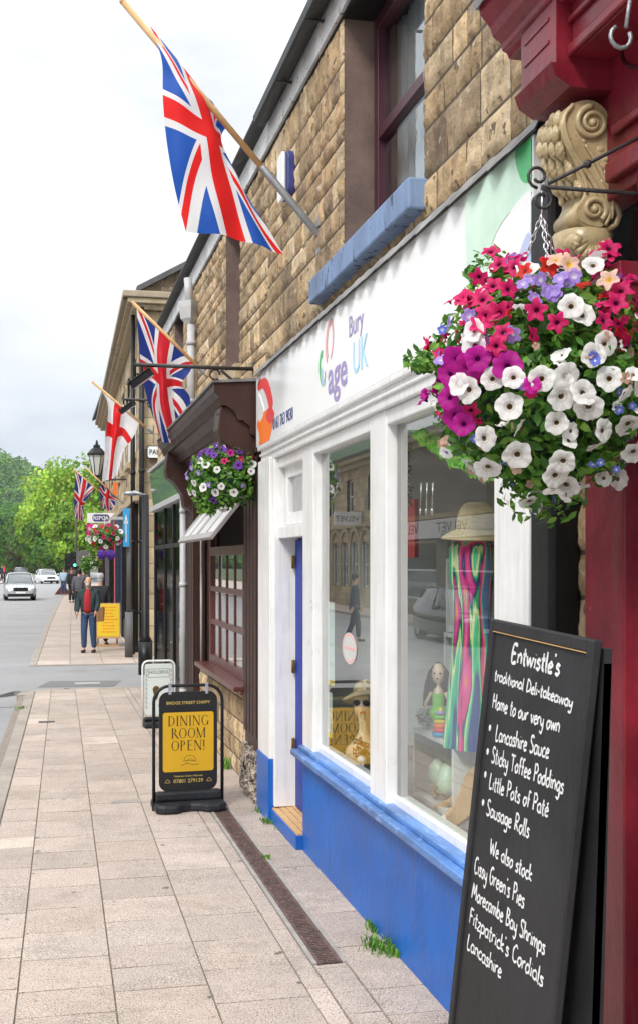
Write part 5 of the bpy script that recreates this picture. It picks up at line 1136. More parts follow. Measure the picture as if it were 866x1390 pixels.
# middle basket, on the brown shop
def basket(C, rad, nleaf, kinds, nf, label, seed, leafs=.02, chainz=.45, fs=1., bias=None, bowl=True):
    rg = random.Random(seed); t = thing('hanging_basket', C-Vector((0, 0, rad[2])), label, 'hanging basket', 'hanging flower baskets')
    g = MB(); g.lathe((C.x, C.y, C.z-rad[2]*.75), [(.02, 0), (rad[0]*.35, .02), (rad[0]*.55, rad[2]*.4), (rad[0]*.62, rad[2]*.75), (rad[0]*.55, rad[2]*.6)], 18); g.build('basket_bowl', M['tealplastic'], t)
    g = MB()
    for a in (20, 140, 260): chain(g, C+Vector((0, 0, chainz)), C+Vector((rad[0]*.55*math.cos(R(a)), rad[0]*.55*math.sin(R(a)), 0)), 14, .009, .0028)
    g.build('chain', M['chrome'], t); g = MB(); leaves(g, C, rad, nleaf, leafs, GREEN[1:], rg, .35, shp); leaves(g, C+Vector((-rad[0]*.45, 0, -rad[2]*.75)), (rad[0]*.4, rad[1]*.5, rad[2]*.55), nleaf//6, leafs, GREEN[2:5], rg, .1); g.build('foliage', M['leaf'], t)
    for k in range(nf):
        z = 1-2*(k+.5)/nf; a = k*2.39996+seed; r = math.sqrt(1-z*z); d = Vector((r*math.cos(a), r*math.sin(a), z)); kd = kinds(d, rg)
        if kd: place_flower(t, C+Vector((d.x*rad[0], d.y*rad[1], d.z*rad[2]))*rg.uniform(.95, 1.1)-Vector((0, 0, .06*rg.random() if d.z < 0 else 0)), d+Vector((rg.gauss(-.2, .3), -.35, rg.gauss(0, .3))), kd, fs*rg.uniform(.8, 1.1), rg)
    return t
def kmid(d, rg):
    if d.z > .35: return rg.choice(['purple', 'purple', 'white', 'magenta', 'pink']) if d.x < .4 else rg.choice(['pink', 'white', 'pink'])
    if d.z < -.45: return rg.choice([None, 'white', None, 'purple', None, None])
    return rg.choice(['white', 'speckled', 'white', 'white', 'speckled', 'purple', None, 'blue'])
mc = P(306, 648, Y=9.75); basket(mc, (.31, .28, .25), 3000, kmid, 97, 'hanging basket of violet and white petunias against the brown shop', 5, .026, .47, 1.0)
b_ = thing('basket_bracket', (1.7, 9.75, mc.z+.5), 'black bracket carrying the violet and white flower basket', 'bracket', 'wrought iron basket brackets')
g = MB(); z = mc.z+.5; g.tube(smoothline([(1.72, 9.75, z), (mc.x+.1, 9.75, z+.05), (mc.x, 9.75, z+.02), (mc.x-.02, 9.75, z-.05)], 6), .010, 8); g.tube(smoothline([(1.72, 9.75, z-.3), (1.6, 9.75, z-.12), (1.4, 9.75, z+.03)], 5), .008); g.build('scrollwork', M['iron'], b_)
fcx = P(143, 727, Y=25); basket(Vector((fcx.x, 25, fcx.z)), (.36, .32, .24), 800, lambda d, rg: rg.choice(['white', 'pink', 'white', 'pink', None, 'red']), 60, 'distant hanging basket of pink and white flowers before the signs', 8, .04, .4, 1.5)
b2 = P(122, 764, Y=48); basket(Vector((b2.x, 48, b2.z)), (.38, .34, .3), 600, lambda d, rg: rg.choice([None, 'white', 'peach', None, None]), 30, 'smallest hanging basket, leafy and pale, beyond the pompoms', 9, .06, .4, 1.8)
for i, px in enumerate((139, 151)):
    c = P(px, 753, Y=24.2+i*.3); g = MB(); rg2 = random.Random(i)
    g.ball(c, .085, n=14)
    for k in range(250): d = Vector((rg2.gauss(0, 1), rg2.gauss(0, 1), rg2.gauss(0, 1))).normalized(); g.tube([c+d*.07, c+d*.1], [.01, .006], 4)
    solo(g, 'pompom', M['purpleball'], ['left one of the two violet paper balls under the pink and white basket', 'right one of the two violet paper balls under the pink and white basket'][i], 'paper ball', 'violet paper balls')
# grass tufts
def tuft(p, n, h, spread, label):
    mb = MB(); r2 = random.Random(int(p.x*1000+p.y*77))
    for _ in range(n):
        a = r2.uniform(0, 6.28); o = Vector((r2.gauss(0, spread), r2.gauss(0, spread*1.6), 0)); b = p+o; b.x = min(b.x, 1.738 if p.x > 1.2 else 99); d = Vector((math.cos(a), math.sin(a), 0)); L = h*r2.uniform(.4, 1.1); w = Vector((-d.y, d.x, 0))*.0035; l = r2.uniform(.2, .9); c = r2.choice(GREEN[1:5])
        m_ = b+d*L*l*.4+Vector((0, 0, L*.7)); e = b+d*L*l+Vector((0, 0, L*.9))
        mb.quad([b-w, b+w, m_+w, m_-w], 0, c); mb.face([mb.vert(q) for q in (m_-w, m_+w, e)], 0, c)
    solo(mb, 'weed_tuft', M['leaf'], label, 'weed', 'weeds growing in the pavement joints')
for (px, py, n, h, s, l) in ((362, 1117, 60, .05, .03, 'small green weed tuft nearest the blue column foot'), (386, 1126, 40, .04, .025, 'tiny weed tuft at the corner of the blue doorstep'), (361, 1165, 30, .035, .015, 'tiny weed tuft right beside the drain edge'), (514, 1288, 110, .07, .04, 'largest grass tuft at the foot of the long blue wall'), (507, 1262, 60, .05, .02, 'weed just beyond the largest grass tuft'), (532, 1297, 40, .05, .02, 'weed just in front of the largest grass tuft'), (308, 1043, 60, .12, .03, 'tall weed at the stone plinth beside the black sign'), (351, 1102, 40, .04, .02, 'low weed under the broken pilaster base'), (296, 1096, 30, .05, .015, 'weed at the far end of the drain'), (28, 962, 60, .04, .05, 'thin line of green weed along the kerb')):
    tuft(P(px, py, Z=0.001), n, h, s, l)
# ------------------------------------------------------------------ shop window display
FL = .70
def box_shelf(x0, x1, y0, y1, z0, z1, label, tk=.025):
    g = MB(); g.box(x0, x1, y0, y1, z0, z0+tk); g.box(x0, x1, y0, y1, z1-tk, z1); g.box(x0, x1, y0, y0+tk, z0+tk, z1-tk); g.box(x0, x1, y1-tk, y1, z0+tk, z1-tk); g.box(x1-.01, x1, y0+tk, y1-tk, z0+tk, z1-tk)
    solo(g, 'display_cube', M['white'], label, 'display shelf', 'white display cubes in the shop window', bevel=.002)
# far window: bust with hat;  near window: cubes, toys, dresses
x_ = 2.25
a = P(545, 1045, X=2.0); 
box_shelf(2.0, 2.42, 5.62, 6.28, .70, 1.08, 'lowest white display cube, holding the mint green eggs')
box_shelf(2.22, 2.52, 6.0, 6.4, 1.085, 1.60, 'white display cube standing on the egg cube, behind the doll')
box_shelf(2.22, 2.55, 5.98, 6.36, 1.605, 2.02, 'topmost white display cube under the red fabric')
g = MB(); r2 = random.Random(4)
for k in range(150): a = r2.uniform(0, 6.28); r = r2.uniform(.06, .15); b = a+r2.uniform(.3, 1); g.tube([(2.12+r*.6*math.cos(a), 6.02+r*1.2*math.sin(a), .735+r2.uniform(0, .05)), (2.12+r*.7*math.cos(b), 6.02+r*1.2*math.sin(b), .735+r2.uniform(0, .06))], .003, 4)
solo(g, 'straw_nest', M['straw'], 'pale straw nest inside the lowest display cube', 'nest')
for i, (dx, dy) in enumerate(((0, .13), (.02, .0), (-.03, -.13))):
    g = MB(); g.lathe((2.1+dx, 6.02+dy*.9, .765), [(.001, 0), (.045, .02), (.06, .06), (.052, .11), (.03, .15), (.001, .165)], 16); solo(g, 'egg', M['mint'], ['mint green egg in the straw nest, farthest of the three', 'middle mint green egg in the straw nest', 'nearest mint green egg in the straw nest'][i], 'egg', 'mint green eggs')
g = MB(); rgs = random.Random(2); leaves(g, Vector((2.06, 6.22, 1.14)), (.05, .05, .05), 120, .014, GREEN[3:], rgs, .1); leaves(g, Vector((2.06, 6.22, 1.14)), (.06, .06, .06), 330, .012, [(.8, .8, .75)], rgs, .4); g.build if False else solo(g, 'posy', M['leaf'], 'little white flower posy on the egg cube', 'flowers')
# doll
dp = Vector((0, 0, 0)); DC = (2.08, 6.08, 1.083); t = thing('doll', (0, 0, 0), 'rag doll with long brown hair and lime green dress in the shop window', 'doll')
g = MB(); g.lathe(dp, [(.03, 0), (.035, .06), (.05, .12), (.045, .16), (.035, .2), (.05, .25), (.04, .29), (.016, .31), (.018, .33), (.045, .35), (.058, .39), (.054, .43), (.03, .465), (.001, .475)], 16, sy=.8)
for s in (-1, 1): g.tube([dp+Vector((0, s*.05, .27)), dp+Vector((-.02, s*.085, .2)), dp+Vector((-.03, s*.09, .13))], [.014, .012, .01], 8)
g.build('body', M['mann'], t)
g = MB(); g.lathe(dp, [(.04, 0), (.05, .08), (.085, .13), (.07, .15), (.048, .18), (.052, .25), (.05, .265)], 18, sy=.85); g.build('dress', M['limegreen'], t)
g = MB(); r2 = random.Random(6)
for k in range(90): a = r2.uniform(-1.9, 1.9); q = dp+Vector((.055*math.cos(a), .062*math.sin(a), .42)); g.tube(smoothline([dp+Vector((0, 0, .478)), q, q+Vector((.02*math.cos(a), .035*math.sin(a), -.12)), q+Vector((.01, .045*math.sin(a), -.25))], 3), .0055, 5)
g.build('hair', M['hairb'], t)
g = MB(); [g.ball(dp+Vector((-.05, s*.02, .405)), .008, n=8) for s in (-1, 1)]; g.build('eye', M['blacktxt'], t)
g = MB(); g.ball(dp+Vector((-.053, 0, .37)), .004, .012, .005, n=8); g.build('mouth', M['lipred'], t); t.location = DC; t.scale = (.78,)*3; t.rotation_euler = (0, 0, R(62))
t = thing('ring_stacker', (2.03, 5.9, 1.083), 'stack of rainbow toy rings beside the doll', 'toy')
for k, m in enumerate(('bluesign', 'red', 'orange', 'yellowb', 'limegreen', 'purple')):
    g = MB(); c = Vector((2.03, 5.9, 1.095+k*.022)); r = .036-.004*k; g.tube([c+Vector((r*math.cos(a/12*6.283), r*math.sin(a/12*6.283), 0)) for a in range(12)], .0115, 8, closed=True); g.build('ring', M[m], t)
g = MB(); g.tube([(2.03, 5.9, 1.084), (2.03, 5.9, 1.235)], .01); g.build('peg', M['yellowb'], t)
# printed cloth material
def printmat():
    m, nt, out = newmat('striped_dress_cloth'); co = coords(nt, (2.2, 2.2, .13)); nz = N(nt, 'ShaderNodeTexNoise', {0: co, 'Scale': 5, 'Detail': 3, 'Distortion': .25})
    w = N(nt, 'ShaderNodeTexNoise', {0: coords(nt, (2.5, 2.5, .3)), 'Scale': 4.5, 'Detail': 2, 'Distortion': .3}); a = N(nt, 'ShaderNodeMath', {0: nz.outputs[0], 1: w.outputs[0]}, operation='ADD')
    s = N(nt, 'ShaderNodeMath', {0: a.outputs[0], 1: .5}, operation='MULTIPLY')
    st = [(.0, (.02, .04, .2)), (.38, (.02, .05, .22)), (.41, (.02, .42, .25)), (.445, (.1, .6, .3)), (.465, (.85, .8, .45)), (.48, (.03, .4, .12)), (.50, (.015, .03, .15)), (.52, (.75, .03, .25)), (.55, (.8, .1, .35)), (.565, (.9, .25, .05)), (.58, (.05, .5, .4)), (.62, (.1, .15, .4))]
    c = ramp(nt, s.outputs[0], st); nt.nodes[-1]
    for n in nt.nodes:
        if n.type == 'VALTORGB': n.color_ramp.interpolation = 'CONSTANT' if False else 'EASE'
    p = N(nt, 'ShaderNodeBsdfPrincipled', {'Base Color': c, 'Roughness': .7, 'Specular IOR Level': .2}); nt.links.new(p.outputs[0], out.inputs[0]); return m
M['print'] = printmat()
def torso(base, z0, h, w, label, mat, skirt, stand='wood', hatm=None):
    t = thing('dress_form', (base[0], base[1], FL), label, 'dressed mannequin'); x, y = base
    g = MB(); g.lathe((x, y, z0), [(.02, 0), (w*.3, .02), (w*.3, .2), (w*.25, .38), (w*.34, .58), (w*.36, .68), (w*.26, .745), (.045, .78), (.04, .84), (.001, .85)], 22, sy=1.0, sx=.7); g.build('torso', M['mann'], t)
    g = MB(); pr = []; n = 60; rows = []
    for k in range(26):
        f = k/25; z = z0+.76-f*(.76+skirt)
        bw = w*(.22+.30*math.sin(min(1, f/.1)*math.pi*.5)) if f < .18 else (w*(.52-.10*math.sin((f-.18)/.25*math.pi*.5)) if f < .43 else w*(.42+.22*((f-.43)/.57)))
        rows.append([(x+(bw*.72*(1+.0))*math.cos(a/n*6.283)*(1+.09*f*math.sin(a*.9)), y+bw*math.sin(a/n*6.283)*(1+.08*f*math.sin(a*.9+1)), z) for a in range(n+1)])
    g.grid(rows[::-1]); g.build('dress', M[mat], t)
    g = MB(); g.tube([(x, y, FL+.02), (x, y, z0+.02)], .015)
    for a in (0, 90, 180, 270):
        c, s = math.cos(R(a+30)), math.sin(R(a+30)); pts = [Vector((x+c*r, y+s*r, FL+z)) for r, z in ((.0, .34), (.03, .3), (.06, .2), (.12, .08), (.24, .01))]; pl = smoothline(pts, 4); g.tube(pl, .018, 8)
    g.build('stand', M[stand], t); return t
dm = P(640, 850, X=2.12)
torso((2.12, dm.y), 1.40, .7, .30, 'dress form wearing a bright green and pink striped sleeveless dress', 'print', .34)
ym = P(697, 850, X=2.25); torso((2.28, ym.y-.06), 1.50, .7, .34, 'dress form wearing a pale yellow dress, beside the striped one', 'yellowdress', .4)
hc = P(645, 704, X=2.12); t = thing('straw_hat', (2.12, hc.y, hc.z), 'wide brimmed straw hat on top of the striped dress form', 'hat')
g = MB(); z = hc.z-.06; c = (2.12, hc.y, z)
fr_ = Fr(c, Vector((1, 0, -.12)), Vector((.12, .1, 1))); fr_ = Fr(c, fr_.x, fr_.x.cross(Vector((0, -1, -.12))).normalized()*1) if False else Fr(c, Vector((1, 0, .0)), Vector((0, -.06, 1)))
prf = []
for k in range(30): f = k/29; prf.append((.175-.085*f+.0015*(k % 2), -.045+.055*f**.7))
g.lathe(c, prf, 36, ax=fr_); g.build('brim', M['straw'], t)
g = MB(); prf = []
for k in range(34): f = k/33; a = f*math.pi/2; prf.append((max(.001, .098*math.cos(a)**.6)+.0014*(k % 2), .01+.135*math.sin(a)))
g.lathe(c, prf, 32, ax=fr_); g.build('crown', M['straw'], t)
# mannequin head with hat, far window
mh = P(493, 1030, X=2.02); t = thing('mannequin_head', (0, 0, 0), 'pale mannequin bust with red lips wearing a straw sun hat', 'mannequin head')
b = Vector((0, 0, 0)); bw = Vector((2.02, mh.y, FL)); g = MB(); g.lathe(b, [(.12, 0), (.16, .03), (.15, .1), (.085, .16), (.042, .22), (.04, .3), (.05, .33), (.072, .37), (.085, .43), (.082, .49), (.05, .54), (.001, .555)], 22, sy=.85, sx=1)
g.lathe(b+Vector((-.075, -.01, .40)), [(.001, -.01), (.012, 0), (.009, .03), (.003, .05)], 8); g.build('bust', M['mann'], t)
g = MB(); g.ball(b+Vector((-.072, -.012, .375)), .014, .022, .009, n=10); g.build('lips', M['lipred'], t)
g = MB()
for s in (-1, 1): g.ball(b+Vector((-.08, s*.034-.01, .445)), .008, .03, .022, n=12)
g.build('eye', M['blacktxt'], t); t.location = bw; t.rotation_euler = (0, 0, R(58)); t.scale = (.88,)*3; b = bw
g = MB(); g.tube([b+Vector((.075*math.cos(a/20*6.283)-.02, .09*math.sin(a/20*6.283), .14-.03*math.cos(a/20*6.283))) for a in range(20)], .006, 6, closed=True); solo(g, 'necklace', M['brass'], 'dark bead necklace on the mannequin bust', 'necklace')
g = MB(); q = b+Vector((.02, .03, .44)); fh = Fr(q, (1, 0, 0), (.1, .35, 1)); g.lathe(q, [(.15-.07*k/19+.001*(k % 2), -.04+.05*(k/19)**.6) for k in range(20)], 32, ax=fh); g.lathe(q, [(.082, .01), (.08, .04), (.06, .075), (.03, .09), (.001, .092)], 24, ax=fh); solo(g, 'straw_hat', M['straw'], 'pale straw sun hat on the mannequin bust with red lips', 'hat')
g = MB(); q = Vector((1.93, mh.y-.28, FL)); g.ball(q+Vector((0, 0, .06)), .03, .045, .03); g.ball(q+Vector((0, .05, .1)), .018); [g.tube([q+Vector((0, s, .05)), q+Vector((0, s*1.2, 0))], .008) for s in (-.03, .03)]; solo(g, 'ornament', M['white'], 'small white animal ornament beside the mannequin bust', 'ornament')
g = MB(); r2 = random.Random(1); leaves(g, Vector((1.95, mh.y-.2, FL+.11)), (.06, .06, .08), 120, .018, [(.5, .12, .05), (.6, .4, .2), (.3, .1, .1)], r2, .2); solo(g, 'dried_posy', M['leaf'], 'dried orange flower posy beside the mannequin bust', 'flowers')
# wooden shoe-shaped foot and daisies
g = MB(); a = P(600, 1122, X=1.93); f0 = street(1.9); q = [onX(*pp, 1.9) for pp in ((596, 1124), (610, 1108), (620, 1085), (630, 1055), (645, 1040), (660, 1045), (655, 1075), (642, 1100), (625, 1116), (610, 1124))]; pl = smoothline([Vector((a_, b_, 0)) for a_, b_ in q], 4, True); g.poly(f0, [(v.x, max(FL+.001, v.y)) for v in pl], -.025, 0, smooth=True); solo(g, 'plywood_stand', M['wood'], 'curved light plywood foot in the window corner, beside the daisies', 'stand foot')
for k, (dy, dz, l) in enumerate(((.24, .07, 'upper artificial daisy in the window corner'), (.22, .04, 'lower artificial daisy in the window corner'))):
    g = MB(); c = Vector((1.86, a.y-dy, FL+dz)); fd = street(c.x)
    for j in range(12): an = j/12*6.283; g.quad([c+Vector((0, .006*math.cos(an+1.57), .006*math.sin(an+1.57))), c+Vector((-.006, .03*math.cos(an+.15), .03*math.sin(an+.15))), c+Vector((-.006, .03*math.cos(an-.15), .03*math.sin(an-.15))), c+Vector((0, .006*math.cos(an-1.57), .006*math.sin(an-1.57)))], 0)
    g.ball(c+Vector((-.004, 0, 0)), .007, .011, .011, m=1); g.tube([c, Vector((1.87, c.y, FL))], .002, m=2); solo(g, 'daisy', [M['white'], M['yellowb'], M['limegreen']], l, 'flower', 'artificial daisies')
# leaf garland and hanging ivy
g = MB(); r2 = random.Random(12); pts = smoothline([P(566, 585, X=1.87), P(590, 605, X=1.87), P(625, 625, X=1.88), P(660, 642, X=1.9), P(700, 640, X=1.93)], 14)
for p in pts:
    for k in range(9): leaves(g, p, (.03, .045, .035), 1, .03, [(.3, .75, .08), (.4, .85, .14)], r2, .2)
g.tube(pts, .003, 5, c=(.1, .3, .05)); solo(g, 'leaf_garland', M['leaf'], 'bright green leaf garland draped across the top of the near window', 'garland')
g = MB(); pts = [P(551, y, X=1.95) for y in range(600, 690, 5)]
for p in pts: leaves(g, p, (.03, .03, .03), 9, .018, GREEN, r2, .2); leaves(g, p+Vector((0, -.03, 0)), (.03, .04, .03), 4, .014, [(.75, .78, .75)], r2, .3)
g.tube(pts, .003, 5, c=(.1, .3, .05)); solo(g, 'ivy_strand', M['leaf'], 'dark ivy strand with white blossoms hanging by the white mullion', 'garland')
g = MB()
for k in range(3):
    a = P(571+k*8, 655, X=1.9); b = P(570+k*8, 692, X=1.9); g.tube([a, b], .0035, 6); g.ball(b-Vector((0, 0, .01)), .01, .012, .02, n=8)
    for s in (-.008, .008): g.tube([a+Vector((0, s, 0)), a.lerp(b, .4)+Vector((0, s, 0))], .002, 5)
    g.tube([a.lerp(b, .4)+Vector((0, -.008, 0)), a.lerp(b, .4)+Vector((0, .008, 0))], .002, 5)
solo(g, 'wire_forks', M['chrome'], 'three slim metal fork ornaments hanging in the near window', 'ornament')
g = MB(); rows = []
y0 = P(545, 760, X=2.3).y; 
for z in (2.03, 2.4): rows.append([(2.3+.02*math.sin(i*1.3), y0-.01*i-.0, z) for i in range(34)])
g.grid(rows); solo(g, 'red_fabric', M['red'], 'folded red fabric hanging above the topmost display cube', 'fabric')
g = MB(); c = P(509, 700, X=1.9); g.ball(c, .03, .06, .1, n=14); solo(g, 'yellow_lantern', M['yellowdress'], 'pale yellow oval ornament hanging beside the white mullion', 'ornament')
# ------------------------------------------------------------------ people
def skin(name, pts, edges, mat, par, sub=2, root=0):
    me = bpy.data.meshes.new(name); me.from_pydata([p[0] for p in pts], edges, []); o = bpy.data.objects.new(name, me); COL.objects.link(o)
    s = o.modifiers.new('s', 'SKIN'); s.use_smooth_shade = True; ss = o.modifiers.new('d', 'SUBSURF'); ss.levels = sub; ss.render_levels = sub
    for i, p in enumerate(pts):
        r = p[1]; me.skin_vertices[0].data[i].radius = (r, r) if not isinstance(r, tuple) else r
        me.skin_vertices[0].data[i].use_root = i == root
    bpy.context.view_layer.update(); dg = bpy.context.evaluated_depsgraph_get(); m2 = bpy.data.meshes.new_from_object(o.evaluated_get(dg)); m2.name = name
    bpy.data.objects.remove(o); bpy.data.meshes.remove(me); m2.materials.clear(); m2.materials.append(mat)
    for f in m2.polygons: f.use_smooth = True
    o = bpy.data.objects.new(name, m2); COL.objects.link(o); o.parent = par; ORG[o] = Vector((0, 0, 0)); return o
def person(x, y, face, h, label, coat, legs, hair, stride=0., arms=(.0, .0), z=0, bald=False, inner=None, bag=None, shoe='shoe', elbow=(.15, .15), longhair=False, group=None, fingers=True, lean=0):
    """face: the heading in degrees, 0 looks back along the street at the camera; arms: forward swing of each"""
    k = h/1.75; t = thing('person', (x, y, z), label, 'person', group); t.rotation_euler = (0, 0, R(face)); t.scale = (k, k, k)
    V = Vector; hip = V((0, 0, .95)); ch = V((0, -.0-lean*.1, 1.32)); nk = V((0, -.01-lean*.16, 1.50)); hd = V((0, -.03-lean*.2, 1.62)); L = {}
    for s, sw in ((-1, stride), (1, -stride)):
        L[s] = [V((s*.09, 0, .9)), V((s*.10, -.02-sw*.5, .5)), V((s*.11, .03-sw*(.9 if sw > 0 else 1.15), .10))]
    A = {}
    for i, s in enumerate((-1, 1)):
        a = arms[i]; sh = V((s*.19, -lean*.12, 1.42)); el = sh+V((s*.05, -math.sin(a)*.28, -math.cos(a)*.28)); b = a+elbow[i]; wr = el+V((s*.0-s*.02*b, -math.sin(b)*.25, -math.cos(b)*.25)); A[s] = (sh, el, wr, b)
    # continuous body
    pts = [(hip, .1), (V((0, 0, 1.12)), .1), (ch, .11), (nk, .055), (hd, .078), (hd+V((0, .01, .085)), .085), (hd+V((0, .01, .15)), .05), (hd+V((0, -.095, .03)), .012)]
    ed = [(0, 1), (1, 2), (2, 3), (3, 4), (4, 5), (5, 6), (4, 7)]
    for s in (-1, 1):
        n = len(pts); a, b_, c = L[s]; pts += [(a, .075), (b_, .05), (c, .035), (c+V((0, -.12, -.06)), .03)]; ed += [(0, n), (n, n+1), (n+1, n+2), (n+2, n+3)]
        n = len(pts); sh, el, wr, b = A[s]; d = V((0, -math.sin(b), -math.cos(b))); pts += [(sh, .045), (el, .035), (wr, .026), (wr+d*.07, .03)]; ed += [(2, n), (n, n+1), (n+1, n+2), (n+2, n+3)]
        if fingers:
            for j in range(4): q = wr+d*.09+V((0, -.027+.018*j, 0)); m_ = len(pts); ln = (.06, .075, .07, .055)[j]; pts += [(q, .0085), (q+d*ln*.6, .008), (q+d*ln+V((-s*.012, 0, 0)), .007)]; ed += [(n+3, m_), (m_, m_+1), (m_+1, m_+2)]
            q = wr+d*.03+V((0, -.03, 0)); m_ = len(pts); pts += [(q+V((0, -.012, -.01)), .009), (q+d*.05+V((0, -.022, 0)), .008)]; ed += [(n+2, m_), (m_, m_+1)]
    skin('body', pts, ed, M['skin'], t, 1)
    # clothes
    pts = [(hip+V((0, 0, -.05)), (.19, .15)), (V((0, 0, 1.1)), (.185, .14)), (ch+V((0, 0, .02)), (.2, .14)), (V((0, -.01-lean*.14, 1.47)), .075)]; ed = [(0, 1), (1, 2), (2, 3)]
    for s in (-1, 1): n = len(pts); sh, el, wr, b = A[s]; pts += [(sh, .078), (el, .066), (wr, .05)]; ed += [(2, n), (n, n+1), (n+1, n+2)]
    skin('jacket', pts, ed, M[coat], t, 2)
    pts = [(hip+V((0, 0, .04)), (.14, .11))]; ed = []
    for s in (-1, 1): n = len(pts); a, b_, c = L[s]; pts += [(a, .105), (b_, .08), (c+V((0, .01, .0)), .066)]; ed += [(0, n), (n, n+1), (n+1, n+2)]
    skin('trousers', pts, ed, M[legs], t, 2)
    for s in (-1, 1): c = L[s][2]; skin('shoe', [(V((c.x, c.y+.04, .04)), .045), (V((c.x, c.y-.07, .04)), .047), (V((c.x, c.y-.17, .033)), .036)], [(0, 1), (1, 2)], M[shoe], t, 2)
    g = MB()
    if not bald:
        g.lathe(hd+V((0, .012, .02)), [(.083, 0), (.094, .05), (.09, .1), (.06, .145), (.001, .16)], 16)
        g.ball(hd+V((0, .045, .02)), .078, .05, .09, n=14)
    else: g.tube([hd+V((.085*math.sin(a), .02+.08*math.cos(a), .03)) for a in [R(q) for q in range(-100, 101, 20)]], .022, 8)
    if longhair: g.ball(hd+V((0, .06, -.08)), .09, .045, .15, n=12)
    if bald: g.ball(hd+V((0, -.075, -.035)), .05, .03, .045, n=12)
    o = g.build('hair', M[hair], None); o.parent = t; o.location = (0, 0, 0) if False else o.location
    g = MB(); [g.ball(hd+V((s*.03, -.083, .065)), .009, .006, .006, n=8) for s in (-1, 1)]; o = g.build('eye', M['blacktxt'], None); o.parent = t
    g = MB(); g.ball(hd+V((0, -.083, -.002)), .022, .006, .005, n=8); o = g.build('mouth', M['lipred'], None); o.parent = t
    if inner: g = MB(); g.lathe(V((0, -.055, .95)), [(.08, 0), (.10, .05), (.105, .25), (.09, .4), (.05, .52)], 16, sy=1.05); o = g.build('jumper', M[inner], None); o.parent = t
    return t
mp = P(121, 886, Z=0)
person(mp.x, mp.y, -18, 1.66, 'elderly bearded man in dark green jacket, red jumper and jeans on the pavement', 'tealcoat', 'denim', 'hairg', stride=.04, arms=(.1, .15), bald=True, inner='redknit', elbow=(.5, .6))
mp = P(131, 877, Z=0); person(mp.x+.1, mp.y, 160, 1.7, 'person in black walking just behind the man in the red jumper', 'clothk', 'clothk', 'hairg', stride=.14)
g = MB(); q = P(134, 830, Y=mp.y-.25); g.box(q.x-.05, q.x+.14, q.y-.06, q.y+.06, q.z-.25, q.z+.12); solo(g, 'shoulder_bag', M['tan'], 'tan leather shoulder bag carried beside the man in the red jumper', 'bag', bevel=.03)
mp = P(98, 818, Z=0); person(mp.x, mp.y, 10, 1.68, 'person with reddish hair in black clothes walking toward the man in the red jumper', 'clothk', 'clothk', 'hairb', stride=.16, arms=(.3, -.2), longhair=True, fingers=False)
g = MB(); q = P(102, 803, Y=mp.y-.1); g.box(q.x-.16, q.x+.16, q.y-.06, q.y+.06, q.z-.2, q.z+.15); solo(g, 'hand_bag', M['clothk'], 'black bag carried by the red haired person in black', 'bag', bevel=.04)
mp = P(108, 834, Z=0); person(mp.x, mp.y, 170, 1.72, 'person in a dark grey coat partly hidden behind the bearded man', 'clothg', 'clothk', 'hairk', stride=.1, fingers=False)
mp = P(114, 824, Z=0); person(mp.x, mp.y, 175, 1.7, 'person in a grey coat on the pavement near the doors, behind the dark coated one', 'clothg', 'clothn', 'hairg', fingers=False)
mp = P(87, 808, Z=0); person(mp.x, mp.y, 0, 1.62, 'distant person in a pale blue shirt beside the dark folding board', 'clothw', 'denim', 'hairb', fingers=False)
mp = P(3, 789, Z=0); person(mp.x, mp.y, 90, 1.7, 'tiny figure in navy on the far left pavement', 'clothn', 'clothk', 'hairb', stride=.1, fingers=False)
mp = P(6.5, 786, Z=0); person(mp.x, mp.y, 90, 1.6, 'tiny figure in a red top on the far left pavement', 'red', 'denim', 'hairb', stride=.1, fingers=False)
person(-4.35, 30.0, -80, 1.78, 'bearded man in dark jacket and trousers crossing the road, mirrored in the shop glass', 'clothn', 'clothn', 'hairk', stride=.16, arms=(.2, -.25), z=-.1)
